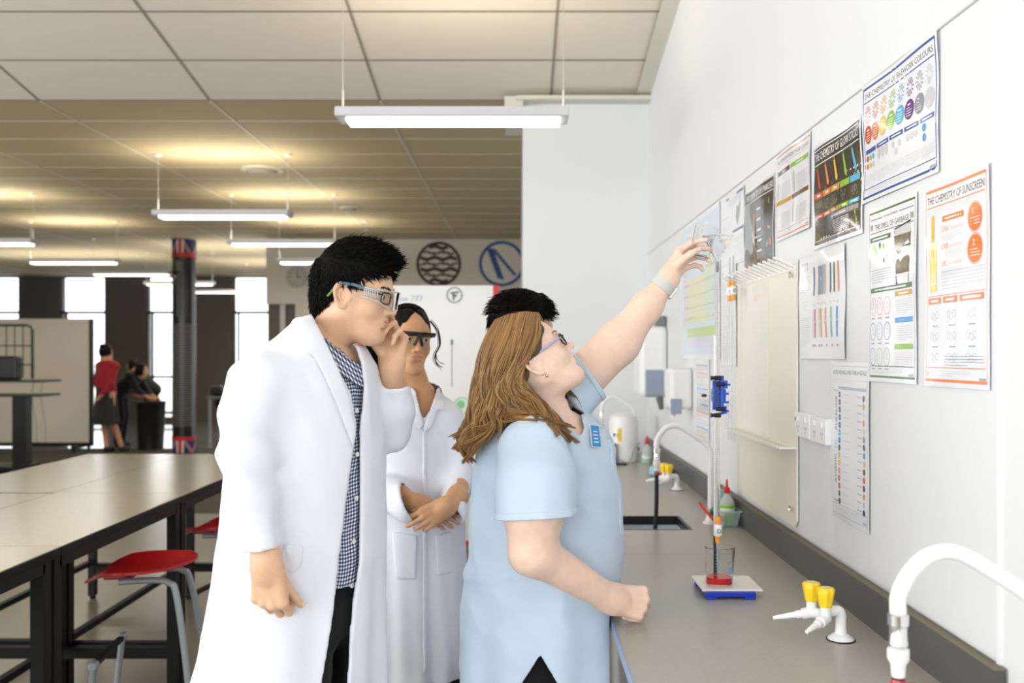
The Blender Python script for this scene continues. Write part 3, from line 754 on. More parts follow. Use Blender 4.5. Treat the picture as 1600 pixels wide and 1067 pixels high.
def hand_skel(wrist, fwd, palm, curls, thumb, side=1, s=1.0, spread=.05, knuck=None):
    """wrist point, direction of the hand, palm-facing normal; side=+1 puts the thumb on fwd x palm; curls: 4 x (mcp,pip,dip) degrees
    thumb: (away, across, bend) ; returns capsules [(a,b,ra,rb,group)]"""
    fwd = V3(fwd)/np.linalg.norm(fwd); palm = V3(palm); palm = palm-fwd*(palm@fwd); palm /= np.linalg.norm(palm)
    lat = np.cross(fwd, palm)*side          # towards the thumb
    C = []; W = V3(wrist)
    offs = [.030, .010, -.010, -.028]; kl = [.088, .091, .086, .078]
    kn = []
    for i in range(4):
        k = W+s*(fwd*kl[i]+lat*offs[i]-palm*(.002-abs(i-1.3)*.0022)); kn.append(k)
        m = W+s*(fwd*.018+lat*offs[i]*.62)
        C.append((m, k, .0165*s, (.0122-.0006*i)*s, 0))
        a0 = spread*(1.2-i)*1.2
        d = fwd*math.cos(a0)+lat*math.sin(a0); p = k; ang = 0
        L = FINGER[i]
        for j in range(3):
            ang += math.radians(curls[i][j])
            dd = d*math.cos(ang)+palm*math.sin(ang)
            e = p+s*dd*L[j]
            r0 = L[3]*(1-.09*j)*s; r1 = L[3]*(1-.09*(j+1))*s
            C.append((p, e, r0*1.02, r1, 1+i)); p = e
    C.append((W-fwd*.0*s, W+s*fwd*.03, .025*s, .022*s, 0))
    # thumb
    aw, ac, bend = [math.radians(q) for q in thumb]
    b0 = W+s*(fwd*.022+lat*.018+palm*.006)
    d1 = fwd*math.cos(aw)+lat*math.sin(aw); d1 = d1*math.cos(ac)+palm*math.sin(ac)
    p1 = b0+s*d1*.043
    back = -lat*math.sin(bend)+d1*math.cos(bend)
    d2 = back/np.linalg.norm(back); p2 = p1+s*d2*.033
    back = -lat*math.sin(bend*1.9)+d1*math.cos(bend*1.9); d3 = back/np.linalg.norm(back); p3 = p2+s*d3*.026
    C += [(b0, p1, .0155*s, .0115*s, 5), (p1, p2, .0108*s, .0098*s, 5), (p2, p3, .0098*s, .0078*s, 5)]
    C.append((W+s*(fwd*.03), p1*.45+kn[0]*.55, .015*s, .009*s, 0))
    return C, dict(kn=kn, lat=lat, fwd=fwd, palm=palm, thumb=(p2, p3))
def limb_fn(C, extra=None, k_in=.010, k_f=.0025, dep=None):
    def fn(x, y, z):
        G = {}
        for a, b, ra, rb, g in C:
            d = rcone(x, y, z, a, b, ra, rb)
            G[g] = d if g not in G else smin(G[g], d, k_in if g == 0 else .0035)
        for g in extra or []: 
            d = rcone(x, y, z, *g); G[0] = smin(G[0], d, .03) if 0 in G else d
        out = G[0]; fing = None
        for g in sorted(G):
            if g == 0: continue
            fing = G[g] if fing is None else smin(fing, G[g], k_f*.4)
        if fing is not None: out = smin(out, fing, .009)
        return out
    return fn
def bounds(pts, pad):
    pts = np.array(pts); return pts.min(0)-pad, pts.max(0)+pad
def make_limb(C, extra, h=.0018, clip=None, pad=.03):
    pts = [c[0] for c in C]+[c[1] for c in C]+[e[0] for e in extra]+[e[1] for e in extra]
    mr = max([e[2] for e in extra]+[e[3] for e in extra]+[.02]); lo, hi = bounds(pts, mr+.015)
    f0 = limb_fn(C, extra)
    fn = f0 if clip is None else (lambda x, y, z: np.maximum(f0(x, y, z), clip(x, y, z)))
    return sculpt(fn, lo, hi, h)
def nails(parent, C, info, c, s=1):
    b = MB()
    tips = [q for q in C if q[4] > 0]; last = {}
    for q in tips: last[q[4]] = q
    for g, (a, e, ra, rb, _) in last.items():
        d = (e-a)/np.linalg.norm(e-a)
        nrm = -info['palm'] if g < 5 else info['lat']
        nrm = nrm-d*(nrm@d)
        if np.linalg.norm(nrm) < .2: continue
        nrm /= np.linalg.norm(nrm); l = np.cross(d, nrm)
        v = []
        for i in range(5):
            for j in range(5):
                u = (i-2)/2; w = (j-2)/2; ww = w*(1-.25*max(0, u)**2)
                p = e+d*(.001+u*.0052)*s+l*ww*.0050*s+nrm*(rb*math.sqrt(max(0, 1-(ww*.0050*s/rb)**2))*(1 if u < .2 else 1-.12*(u-.2))+.0003); v.append(p)
        b.add(v, [(i*5+j, i*5+j+1, i*5+j+6, i*5+j+5) for i in range(4) for j in range(4)])
    return b.obj('fingernails', c, parent, smooth=True, ang=0)
def cloth(name, c, bscale=900, bump=.35, rough=.85, sheen=.15, var=0):
    return mat(name, c, rough, bump=bump, bscale=bscale, spec=.2, sheen=sheen, var=var, vscale=14)
def locks(name, curves, widths, mats, parent, rnd, n=5, matp=None):
    b = MB()
    for i, c in enumerate(curves):
        w = widths[i]; k = len(c)
        rs = [w*(.55+.45*math.sin(PI*min(1, (j+.6)/k*1.1))) * (1 if j < k-2 else (.7 if j == k-2 else .15)) for j in range(k)]
        b.tube(c, rs, mi=(matp(i) if matp else rnd.randrange(len(mats))), n=n, cap=False, flat=(1, .55))
    return b.obj(name, mats, parent, smooth=True, ang=0)
def grow(fn, lo, R_, seeds, step, n):
    pass
def poly_sdf(u, v, pts):
    pts = np.array(pts, float); n = len(pts); d = np.full(u.shape, 1e9, np.float32); ins = np.zeros(u.shape, bool)
    for i in range(n):
        a = pts[i]; b = pts[(i+1) % n]; e = b-a; L = float(e@e)+1e-12
        t = np.clip(((u-a[0])*e[0]+(v-a[1])*e[1])/L, 0, 1)
        d = np.minimum(d, (u-a[0]-t*e[0])**2+(v-a[1]-t*e[1])**2)
        c = (a[1] > v) != (b[1] > v)
        with np.errstate(divide='ignore', invalid='ignore'): xi = a[0]+(v-a[1])*e[0]/(e[1] if e[1] else 1e-9)
        ins ^= c & (u < xi)
    d = np.sqrt(d); return np.where(ins, -d, d)
def tab(z, rows):
    r = np.array(sorted(rows), float); return np.interp(z, r[:, 0], r[:, 1]).astype(np.float32)
def chain(x, y, z, pts, k=.03):
    """pts: list of (point, radius)"""
    d = None
    for (a, ra), (b, rb) in zip(pts[:-1], pts[1:]):
        q = rcone(x, y, z, a, b, ra, rb); d = q if d is None else smin(d, q, k)
    return d
def inside_shell(d, t): return np.maximum(d, -(d+t))
def person(name_loc, label):
    t = thing('person', name_loc, label, 'person'); return t
def pxq(x, y, z): return VX+x*F/y, VY-(z-H)*F/y
def cut_plane(x, y, z, p, n): n = V3(n)/np.linalg.norm(n); return (x-p[0])*n[0]+(y-p[1])*n[1]+(z-p[2])*n[2]
def put(bm_fn, pos, R, s): return lambda p: pos+s*(R@V3(p))
M_coat = cloth('white_coat_cotton', srgb(229, 232, 241), bscale=700, bump=.25)
M_tro = cloth('black_trousers', (.008, .008, .009), bscale=900)
M_shoe = mat('black_shoe_leather', (.012, .012, .012), .4)
M_btn = mat('button', srgb(225, 225, 225), .3)
M_bhair = [mat('black_hair_%s' % n_, c_, r_, spec=.12) for n_, c_, r_ in (('a', (.003, .0027, .0025), .7), ('b', (.0065, .0055, .005), .55), ('c', (.002, .002, .002), .75))]
def gingham(name, per, dark, mid, light=(.85, .86, .88)):
    m = bpy.data.materials.new(name); m.use_nodes = True; nt = m.node_tree; b = nt.nodes['Principled BSDF']; b.inputs['Roughness'].default_value = .85
    at = nt.nodes.new('ShaderNodeAttribute'); at.attribute_name = 'st'; sp = nt.nodes.new('ShaderNodeSeparateXYZ'); nt.links.new(at.outputs['Vector'], sp.inputs[0])
    def st(sock):
        a = nt.nodes.new('ShaderNodeMath'); a.operation = 'DIVIDE'; a.inputs[1].default_value = per; nt.links.new(sock, a.inputs[0])
        f = nt.nodes.new('ShaderNodeMath'); f.operation = 'FRACT'; nt.links.new(a.outputs[0], f.inputs[0])
        g = nt.nodes.new('ShaderNodeMath'); g.operation = 'GREATER_THAN'; g.inputs[1].default_value = .5; nt.links.new(f.outputs[0], g.inputs[0]); return g.outputs[0]
    a, c = st(sp.outputs[0]), st(sp.outputs[1])
    s = nt.nodes.new('ShaderNodeMath'); s.operation = 'ADD'; nt.links.new(a, s.inputs[0]); nt.links.new(c, s.inputs[1])
    h = nt.nodes.new('ShaderNodeMath'); h.operation = 'MULTIPLY'; h.inputs[1].default_value = .5; nt.links.new(s.outputs[0], h.inputs[0])
    cr = nt.nodes.new('ShaderNodeValToRGB'); cr.color_ramp.interpolation = 'CONSTANT'
    e = cr.color_ramp.elements; e[0].position = 0; e[0].color = (*light, 1); e[1].position = .9; e[1].color = (*dark, 1); q = e.new(.3); q.color = (*mid, 1)
    nt.links.new(h.outputs[0], cr.inputs[0]); nt.links.new(cr.outputs[0], b.inputs['Base Color'])
    return m
M_ging = gingham('navy_gingham', .0085, srgb(24, 32, 62), srgb(120, 132, 160))
def legs_fn(hip, feet, side, hipr=.115, kneer=.07, ankr=.045, waist=None):
    """hip: centre point of pelvis; feet: (left, right) floor points"""
    def fn(x, y, z):
        d = ell(x, y, z, hip, (hipr*1.25, hipr*1.4, .13))
        for s, ft in zip((1, -1), feet):
            h = V3(hip)+V3(side)*s*.085; f = V3(ft)+np.array([0, 0, .09]); k = (h*.48+f*.52)+np.array([.015, 0, 0])
            d = smin(d, rcone(x, y, z, h, k, hipr*.86, kneer), .04); d = smin(d, rcone(x, y, z, k, f, kneer, ankr), .03)
        return d+.006*(ridge(x*9, y*9, z*14)-.5)
    return fn
def shoes(parent, feet, fwd):
    fwd = V3(fwd); fwd /= np.linalg.norm(fwd)
    for ft in feet:
        a = V3(ft); 
        def fn(x, y, z):
            d = rcone(x, y, z, a-fwd*.05+[0, 0, .045], a+fwd*.13+[0, 0, .035], .045, .035)
            d = smin(d, rcone(x, y, z, a+[0, 0, .05], a+[0, 0, .12], .045, .045), .03)
            return np.maximum(d, .002-z)
        lo, hi = bounds([a-fwd*.05, a+fwd*.13, a+[0, 0, .12]], .07); lo[2] = -.02
        mesh_obj('shoe', [sculpt(fn, lo, hi, .006)], M_shoe, parent, 1)
def coat_folds(x, y, z, ph, zt, amp=.010):
    """hanging folds that deepen towards the hem plus soft creases"""
    g = np.clip((zt-z)/.6, 0, 1)
    f = amp*g*(np.sin(ph*7+2.2*noise(x*0+1, y*0, z*3)+z*2)+.6*np.sin(ph*13+1.3+z*3))
    c = .012*(ridge(x*6+z*3, y*6, z*3.5)-.55)+.005*(ridge(x*15+z*9, y*15, z*8+3)-.5)
    return f-c
def scalp_hair(name, pos, R, s, cap, lo, hi, parent, dirfn, n, length, w, seed=1, under=True, lmod=None, mats=None):
    v, q = sculpt(cap, lo, hi, .003)
    mats = mats or M_bhair
    if under: base = mesh_obj(name, [(v, q)], mats[0], parent, 2, mw=mat4(R, pos, s))
    # normals
    a = v[q[:, 1]]-v[q[:, 0]]; b_ = v[q[:, 3]]-v[q[:, 0]]; nn = np.cross(a, b_); nn /= np.linalg.norm(nn, axis=1)[:, None]+1e-9; c = v[q].mean(1)
    rnd = random.Random(seed); B = MB(); idx = [rnd.randrange(len(c)) for _ in range(n)]
    for i in idx:
        p = c[i]; m = nn[i]
        if (p-np.array([-.016, 0, .045])) @ m < .035: continue
        d = V3(dirfn(p, m)); d = d/np.linalg.norm(d)+np.array([rnd.gauss(0, .16) for _ in range(3)])
        L = length*(lmod(p) if lmod else 1)*rnd.uniform(.6, 1.25)
        p0 = p-m*.003; p1 = p0+(m*.45+d*.7)*L*.5; p2 = p1+(d*1.0-m*.25)*L*.5
        B.tube([pos+s*(R@t) for t in (p0, p1, p2)], [w, w*.85, w*.12], n=4, mi=rnd.randrange(3), cap=False)
    o = B.obj(name+'_strands' if under else name, mats, parent, smooth=True, ang=0)
    return o
def seg_capsules(pts): return [(a, b, ra, rb) for (a, ra), (b, rb) in zip(pts[:-1], pts[1:])]

# ================================================================ the boy in the white coat, left
def build_boy():
    t = person((-.52, 2.3, 0), 'boy with short black hair in an open white lab coat adjusting clear goggles')
    SK = skin('skin_boy', srgb(222, 180, 148), srgb(206, 142, 120))
    yaw = math.radians(-9); R = rotm(yaw, math.radians(-11), 0); s = .895
    pos = np.array([-.393, 2.30, 1.664]); D0 = 2.3
    o = dict(neck_world=P(500, 560, 2.31), jaw=1.0, fat=.003, nose=1.12, neck_r=.056, eye_open=.0045)
    hv, hq = make_head(o, pos, R, s, SK)
    vw = (mat4(R, pos, s)[:3, :3]@hv.T).T+pos
    # arms and hands
    Wn = P(417, 878, 2.03)
    Cn, inf = hand_skel(Wn, (.04, .02, -1), (.12, 1, 0), [(48, 80, 45), (52, 82, 45), (54, 84, 45), (58, 86, 45)], (18, 28, -4), 1, 1.0, .03)
    near = make_limb(Cn, [(Wn, P(402, 800, 2.05), .027, .031), (P(402, 800, 2.05), P(392, 735, 2.07), .031, .034)], .0018)
    Wf = P(612, 573, 2.37)
    Cf, inff = hand_skel(Wf, (.13, -.06, .98), (-.42, -.90, .05), [(16, 30, 18), (24, 40, 22), (50, 62, 35), (58, 72, 42)], (30, 40, 6), -1, .96, .05)
    far = make_limb(Cf, [(Wf, P(610, 625, 2.40), .026, .030), (P(610, 625, 2.40), P(611, 655, 2.42), .030, .026)], .0018)
    # torso under the clothes
    rows = [(y_, m_, a_, b_) for y_, m_, a_, b_ in ((505, 503, .058, .066), (525, 498, .082, .10), (545, 492, .112, .15), (570, 486, .142, .185), (605, 480, .165, .20), (700, 481, .170, .203), (800, 479, .175, .207), (900, 469, .188, .215), (1000, 458, .203, .228), (1067, 450, .214, .238))]
    lv = [(H+(VY-y_)*D0/F, (m_-VX)*D0/F, D0, a_, b_) for y_, m_, a_, b_ in rows]+[(.56, -.565, D0, .228, .25)]
    ty = math.radians(-28)
    def inner(dz=0):
        return [(z_, cx_, cy_, a_-.016-dz, b_-.016-dz) for z_, cx_, cy_, a_, b_ in lv if z_ > .9]
    def body(x, y, z): return loft(x, y, z, inner(.012), ty)[0]
    tv = sculpt(body, (-.8, 2.0, .9), (-.2, 2.6, 1.62), .01)
    R4 = mat4(R, pos, s)
    mesh_obj('body', [(vw, hq), near, far, tv], list(SK), t, 1, matfn=lambda x, y, z: lips(*((R.T@(np.stack([x-pos[0], y-pos[1], z-pos[2]])))/s)))
    eyes(t, pos, R, s, look=(1, -.05, -.05)); brow(t, pos, R, s, M_bhair[1], head_fn(o), 1.3)
    nails(t, Cn, inf, mat('nail_boy', srgb(236, 196, 176), .3)); nails(t, Cf, inff, mat('nail_boy', srgb(236, 196, 176), .3))
    Cc = P(521, 535, 2.30); ax = np.array([.67*math.cos(yaw), .67*math.sin(yaw)*.4, .74]); ax /= np.linalg.norm(ax)
    e1 = np.array([.74, -.10, -.67]); e1 -= ax*(e1@ax); e1 /= np.linalg.norm(e1); e2 = np.cross(ax, e1)
    # shirt
    shl = inner()
    def shirt(x, y, z, raw=False):
        d, u, v = loft(x, y, z, shl, ty)
        d = smin(d, rcone(x, y, z, P(494, 552, 2.31), P(505, 540, 2.30), .055, .055), .03)
        ph = np.arctan2(v, u)
        f = .006*(ridge(x*5+z*2, y*6, z*7)-.5)+.003*np.sin(z*60+3*ph)*np.clip((1.25-z)*2, 0, 1)
        f = f+.004*np.exp(-((ph+.1)/.05)**2)
        if raw: return d-f
        zz = z-.93-.02*np.sin(ph*3)
        d = np.maximum(d, (x-Cc[0])*ax[0]+(y-Cc[1])*ax[1]+(z-Cc[2])*ax[2]-.004)
        return np.maximum(d-f, -zz)
    def stf(x, y, z): 
        cx = np.interp(z, [q[0] for q in sorted(lv)], [q[1] for q in sorted(lv)])
        return [np.arctan2(y-D0, x-cx)*.19+.004*np.sin(z*22)+.003*np.sin(z*47), z+.003*np.sin(x*60)+.002*np.sin(y*90), z*0]
    mesh_obj('shirt', [sculpt(shirt, (-.78, 2.02, .9), (-.28, 2.6, 1.62), .0045)], M_ging, t, 1, st=stf)
    b = MB()
    for zz in (1.40, 1.30, 1.20, 1.10, 1.0):
        cx = np.interp(zz, [q[0] for q in sorted(lv)], [q[1] for q in sorted(lv)])
        ph = ty-.1; p = np.array([cx+.162*math.cos(ph), D0+.178*math.sin(ph), zz]); n_ = np.array([math.cos(ph), math.sin(ph), 0])
        for q in np.arange(0, .06, .002):
            if shirt(*[np.array([w], np.float32) for w in p])[0] > 0: break
            p = p+n_*.002
        Bm = np.stack([np.cross([0, 0, 1.], n_), [0, 0, 1.], n_], 1)
        b = MB().lathe([(.0055, 0), (.0055, .002), (.001, .0022)], p, 14, R=Bm); b.obj('shirt_button', M_btn, t, smooth=True)
    # shirt collar: slanted band folded over, open at the throat
    def collar(ra, rb, h0, h1, th, gap, flare, cen=Cc, tip=.0, fold=0):
        def fn(x, y, z):
            X, Y, Z = x-cen[0], y-cen[1], z-cen[2]
            u = X*e1[0]+Y*e1[1]+Z*e1[2]; v = X*e2[0]+Y*e2[1]+Z*e2[2]; w = X*ax[0]+Y*ax[1]+Z*ax[2]
            k = 1+flare*(-w)
            r = np.sqrt((u/(ra*k))**2+(v/(rb*k))**2); ph = np.arctan2(v, u)
            d = (r-1)*rb; d = np.abs(d)-th
            hh = h0-tip*np.exp(-((np.abs(ph)-gap-.15)/.3)**2)
            d = np.maximum(d, np.maximum(w-h1, hh-w))
            if gap > 0: d = np.maximum(d, (gap-np.abs(ph))*rb)
            return d
        return fn
    cpoly = [(474, 484), (486, 486), (502, 500), (530, 535), (560, 564), (574, 577), (569, 606), (556, 602), (543, 592), (531, 585), (512, 560), (492, 525), (474, 500)]
    def f1(x, y, z):
        d = shirt(x, y, z, True); u, v = pxq(x, y, z); w = (x-Cc[0])*ax[0]+(y-Cc[1])*ax[1]+(z-Cc[2])*ax[2]
        return np.maximum(np.maximum(np.abs(d-.0065)-.0036, poly_sdf(u, v, cpoly)*D0/F), np.maximum(y-2.33, w-.008))
    def stc(x, y, z):
        X, Y, Z = x-Cc[0], y-Cc[1], z-Cc[2]; u = X*e1[0]+Y*e1[1]+Z*e1[2]; v = X*e2[0]+Y*e2[1]+Z*e2[2]; w = X*ax[0]+Y*ax[1]+Z*ax[2]
        return [(x*.8+y*.3)*1.0+.6*w, w*1.2, w*0]
    mesh_obj('shirt_collar', [sculpt(f1, Cc-.17, Cc+.17, .0030)], M_ging, t, 1, st=stc)
    # lab coat
    shn = P(411, 600, 2.13); shf = P(545, 636, 2.46)
    sl_n = [(shn, .078), (P(391, 650, 2.10), .068), (P(383, 705, 2.07), .061), (P(391, 770, 2.05), .057), (P(403, 866, 2.03), .050)]
    sl_f = [(shf, .072), (P(583, 662, 2.45), .060), (P(610, 668, 2.43), .052), (P(615, 640, 2.40), .050), (P(617, 604, 2.37), .045)]
    near_x = [(zz_, (q_-VX)*dd_/F) for zz_, q_, dd_ in ((1.63, 486, 2.24), (1.60, 494, 2.24), (1.56, 508, 2.2), (1.50, 526, 2.17), (1.44, 545, 2.16), (1.36, 553, 2.16), (1.206, 539, 2.15), (.925, 517, 2.13), (.745, 496, 2.12), (.55, 478, 2.11))]
    far_t = [(1.62, -6), (1.50, -22), (1.35, -34), (1.1, -33), (.9, -39), (.55, -40)]
    cn_p, cn_n = P(404, 858, 2.03), (.10, 0, -.99)
    cf_p, cf_n = P(617, 606, 2.37), (-.12, -.05, .99)
    def coat_parts(x, y, z):
        d, u, v = loft(x, y, z, lv, ty); cx = tab(z, [(q[0], q[1]) for q in lv])
        ph = np.arctan2(y-D0, x-cx)
        d = smin(d, rcone(x, y, z, P(478, 540, 2.2), P(500, 545, 2.4), .05, .05), .05)
        d = d+coat_folds(x, y, z, ph, 1.15, .010)
        a = chain(x, y, z, sl_n)
        a = a+.006*np.sin(z*62+x*50+y*9)*np.exp(-((z-1.28)/.09)**2)+.016*(ridge(x*7, y*7, z*7)-.5)+.007*(ridge(x*17+z*8, y*17, z*11)-.5)
        b_ = chain(x, y, z, sl_f)+.014*(ridge(x*12+z*6, y*12, z*10)-.5)
        return d, a, b_, ph
    def coat_outer(x, y, z):
        d, a, b_, ph = coat_parts(x, y, z)
        return smin(smin(d, np.maximum(a, cut_plane(x, y, z, cn_p, cn_n)), .045), np.maximum(b_, cut_plane(x, y, z, cf_p, cf_n)), .03), ph
    def coat(x, y, z):
        db, a, b_, ph = coat_parts(x, y, z); th = .0105
        ca, cb = cut_plane(x, y, z, cn_p, cn_n), cut_plane(x, y, z, cf_p, cf_n)
        d = smin(smin(db, np.maximum(a, ca), .045), np.maximum(b_, cb), .03)
        d_in = np.minimum(np.minimum(d+th, np.maximum(a+th, ca-.012)), np.maximum(b_+th, cb-.012))
        s_ = np.maximum(d, -d_in)
        deg = ph*(180/PI); rr = .17
        op = np.maximum(tab(z, near_x)-x, (deg-tab(z, far_t))*(PI/180)*rr)
        op = np.maximum(op, (-115-deg)*.003)
        op = np.maximum(op, -(a-.0))           # the opening never cuts the sleeves
        s_ = np.maximum(s_, -np.where(b_ < .01, 1., op))
        s_ = np.maximum(s_, -(rcone(x, y, z, P(505, 530, 2.3), P(545, 480, 2.3), .073, .085)))
        s_ = smax(s_, -rcone(x, y, z, P(566, 525, 2.38), P(574, 585, 2.37), .050, .026), .01)
        return np.maximum(s_, .57-z)
    mesh_obj('lab_coat', [sculpt(coat, (-.87, 1.92, .53), (-.19, 2.62, 1.66), .0045)], M_coat, t, 2)
    # lapels and collar laid on the coat
    lap = [(474, 494), (487, 491), (505, 525), (527, 572), (545, 618), (556, 672), (552, 700), (541, 672), (524, 628), (505, 585), (492, 560), (482, 552), (474, 530), (461, 513)]
    def lapel(x, y, z):
        d, ph = coat_outer(x, y, z); u, v = pxq(x, y, z); m = poly_sdf(u, v, lap)*D0/F
        return np.maximum(np.maximum(np.abs(d-.005)-.0035, m), y-2.36)
    mesh_obj('lapel', [sculpt(lapel, (-.6, 2.0, 1.25), (-.35, 2.4, 1.66), .0035)], M_coat, t, 2)
    f3 = collar(.088, .082, -.05, .002, .004, 1.6, 3.0, cen=Cc-ax*.004)
    mesh_obj('coat_collar', [sculpt(f3, Cc-.15, Cc+.15, .0035)], M_coat, t, 2)
    pk = [(440, 850), (474, 852), (472, 882), (458, 897), (443, 886)]
    def pocket(x, y, z):
        d, ph = coat_outer(x, y, z); u, v = pxq(x, y, z); m = poly_sdf(u, v, pk)*2.13/F
        a = chain(x, y, z, sl_n)
        return np.maximum(np.maximum(np.maximum(np.abs(d-.002)-.003, m), y-2.25), .02-a)
    mesh_obj('pocket_flap', [sculpt(pocket, (-.6, 2.0, .95), (-.42, 2.3, 1.13), .003)], M_coat, t, 2)
    # trousers and shoes
    feet = [(-.50, 2.42, 0), (-.58, 2.19, 0)]
    lf = legs_fn((-.52, 2.3, .95), feet, (0, 1, 0), .12)
    mesh_obj('trousers', [sculpt(lf, (-.75, 2.0, .06), (-.3, 2.6, 1.08), .008)], M_tro, t, 1); shoes(t, feet, (.9, -.4, 0))
    # hair
    hl = [(.082, .088), (.062, .066), (.040, .056), (.020, .030), (.018, -.004), (.010, -.006), (.006, .030), (-.022, .034), (-.032, .0), (-.046, -.04), (-.075, -.066), (-.14, -.08), (-.16, .18), (.12, .18), (.098, .10)]
    def cap(x, y, z):
        d = ell(x, y, z, (-.016, 0, .050), (.110, .085, .104)); d = smin(d, ell(x, y, z, (.030, 0, .100), (.062, .066, .040)), .03)
        d = smin(d, ell(x, y, z, (-.075, 0, -.01), (.042, .055, .06)), .03)
        d = d+.006*(ridge(x*22, y*22, z*22)-.5)
        m = poly_sdf(x, z, hl); return smax(d, m, .012)
    def dirf(p, m):
        if p[2] > .09: return (.85, .15*np.sign(p[1]), .35)
        if p[0] > .03: return (.6, 0, -.4)
        if p[0] < -.08: return (-.35, 0, -.9)
        return (.25, 0, -.95)
    scalp_hair('hair', pos, R, s, cap, (-.15, -.11, -.1), (.13, .11, .175), t, dirf, 11000, .028, .0012, 3, lmod=lambda p: 1.15 if p[2] > .1 else (.8 if p[2] > .03 else .6))
    # clear over-goggles and black reading glasses beneath
    L = lambda p: pos+s*(R@V3(p))
    M_clear = mat('clear_plastic', (.93, .96, .97), .05, trans=1, ior=1.12, spec=.8)
    path = [(.046, -.086), (.070, -.083), (.092, -.071), (.104, -.048), (.111, -.020), (.112, 0)]; path = path+[(a, -c) for a, c in path[-2::-1]]
    sp_ = smooth_path([(a, c, 0) for a, c in path], 4); b = MB(); v = []; n = len(sp_)
    for off in (0, .0022):
        for p in sp_:
            e = 1+off/.1; k = abs(p[1])/.086; hz = .036-.004*k; lz = -.016+.024*k*k
            v += [L((p[0]*e, p[1]*e, hz)), L((p[0]*e, p[1]*e, lz))]
    f = []
    for i in range(n-1):
        a = 2*i; f += [(a, a+1, a+3, a+2), (2*n+a, 2*n+a+2, 2*n+a+3, 2*n+a+1), (a, a+2, 2*n+a+2, 2*n+a), (a+1, 2*n+a+1, 2*n+a+3, a+3)]
    g = MB().add(v, f).obj('goggle_lens', M_clear, t, smooth=True); g['label'] = 'clear plastic goggle lens'
    b = MB()
    rimt = [L((p[0]*1.012, p[1]*1.012, .036-.004*abs(p[1])/.086)) for p in sp_]; rimb = [L((p[0]*1.012, p[1]*1.012, -.016+.024*(abs(p[1])/.086)**2)) for p in sp_]
    b.tube(rimt, .0019, n=8); b.tube(rimb, .0017, n=8)
    for q in range(7):
        for sy in (-1, 1):
            xx = .050+q*.0055; b.tube([L((xx, sy*(.0875-.0006*q*q*.3), .030)), L((xx+.004, sy*(.0875-.0006*q*q*.3), .012))], .0014, n=6)
    b.obj('goggle_frame', mat('frosted_plastic', srgb(214, 222, 226), .2, trans=.35, ior=1.2), t, smooth=True)
    for sy in (-1, 1):
        MB().tube([L((.050, sy*.087, .030)), L((.020, sy*.086, .034)), L((-.010, sy*.085, .033)), L((-.028, sy*.085, .022)), L((-.038, sy*.083, .006))], [.0034, .0030, .0028, .0026, .0022], n=8, flat=(1.3, .6)).obj('goggle_temple', [mat('teal_plastic', srgb(58, 92, 110), .3)], t, smooth=True)
        MB().tube([L((-.022, sy*.0865, .026)), L((-.040, sy*.084, .0)), L((-.046, sy*.082, -.008))], .0028, n=8).obj('temple_tip', mat('lime_plastic', srgb(110, 140, 50), .35), t, smooth=True)
        rim = [(.0985, sy*(.033+.0215*np.sign(math.cos(q))*abs(math.cos(q))**.45), .014+.0145*np.sign(math.sin(q))*abs(math.sin(q))**.45) for q in np.linspace(0, 2*PI, 41)]
        rim = [(p[0]-.006*(abs(p[1])-.03)/.03-.004*(abs(p[1])/.05)**2, p[1], p[2]) for p in rim]
        MB().tube([L(p) for p in rim], .0017, n=6).tube([L((.092, sy*.052, .022)), L((.06, sy*.072, .024)), L((.0, sy*.080, .024))], .0015, n=6).obj('glasses_frame', M_blackp, t, smooth=True)
    MB().tube([L((.100, -.012, .018)), L((.104, 0, .021)), L((.100, .012, .018))], .0016, n=6).obj('glasses_bridge', M_blackp, t, smooth=True)
    return t
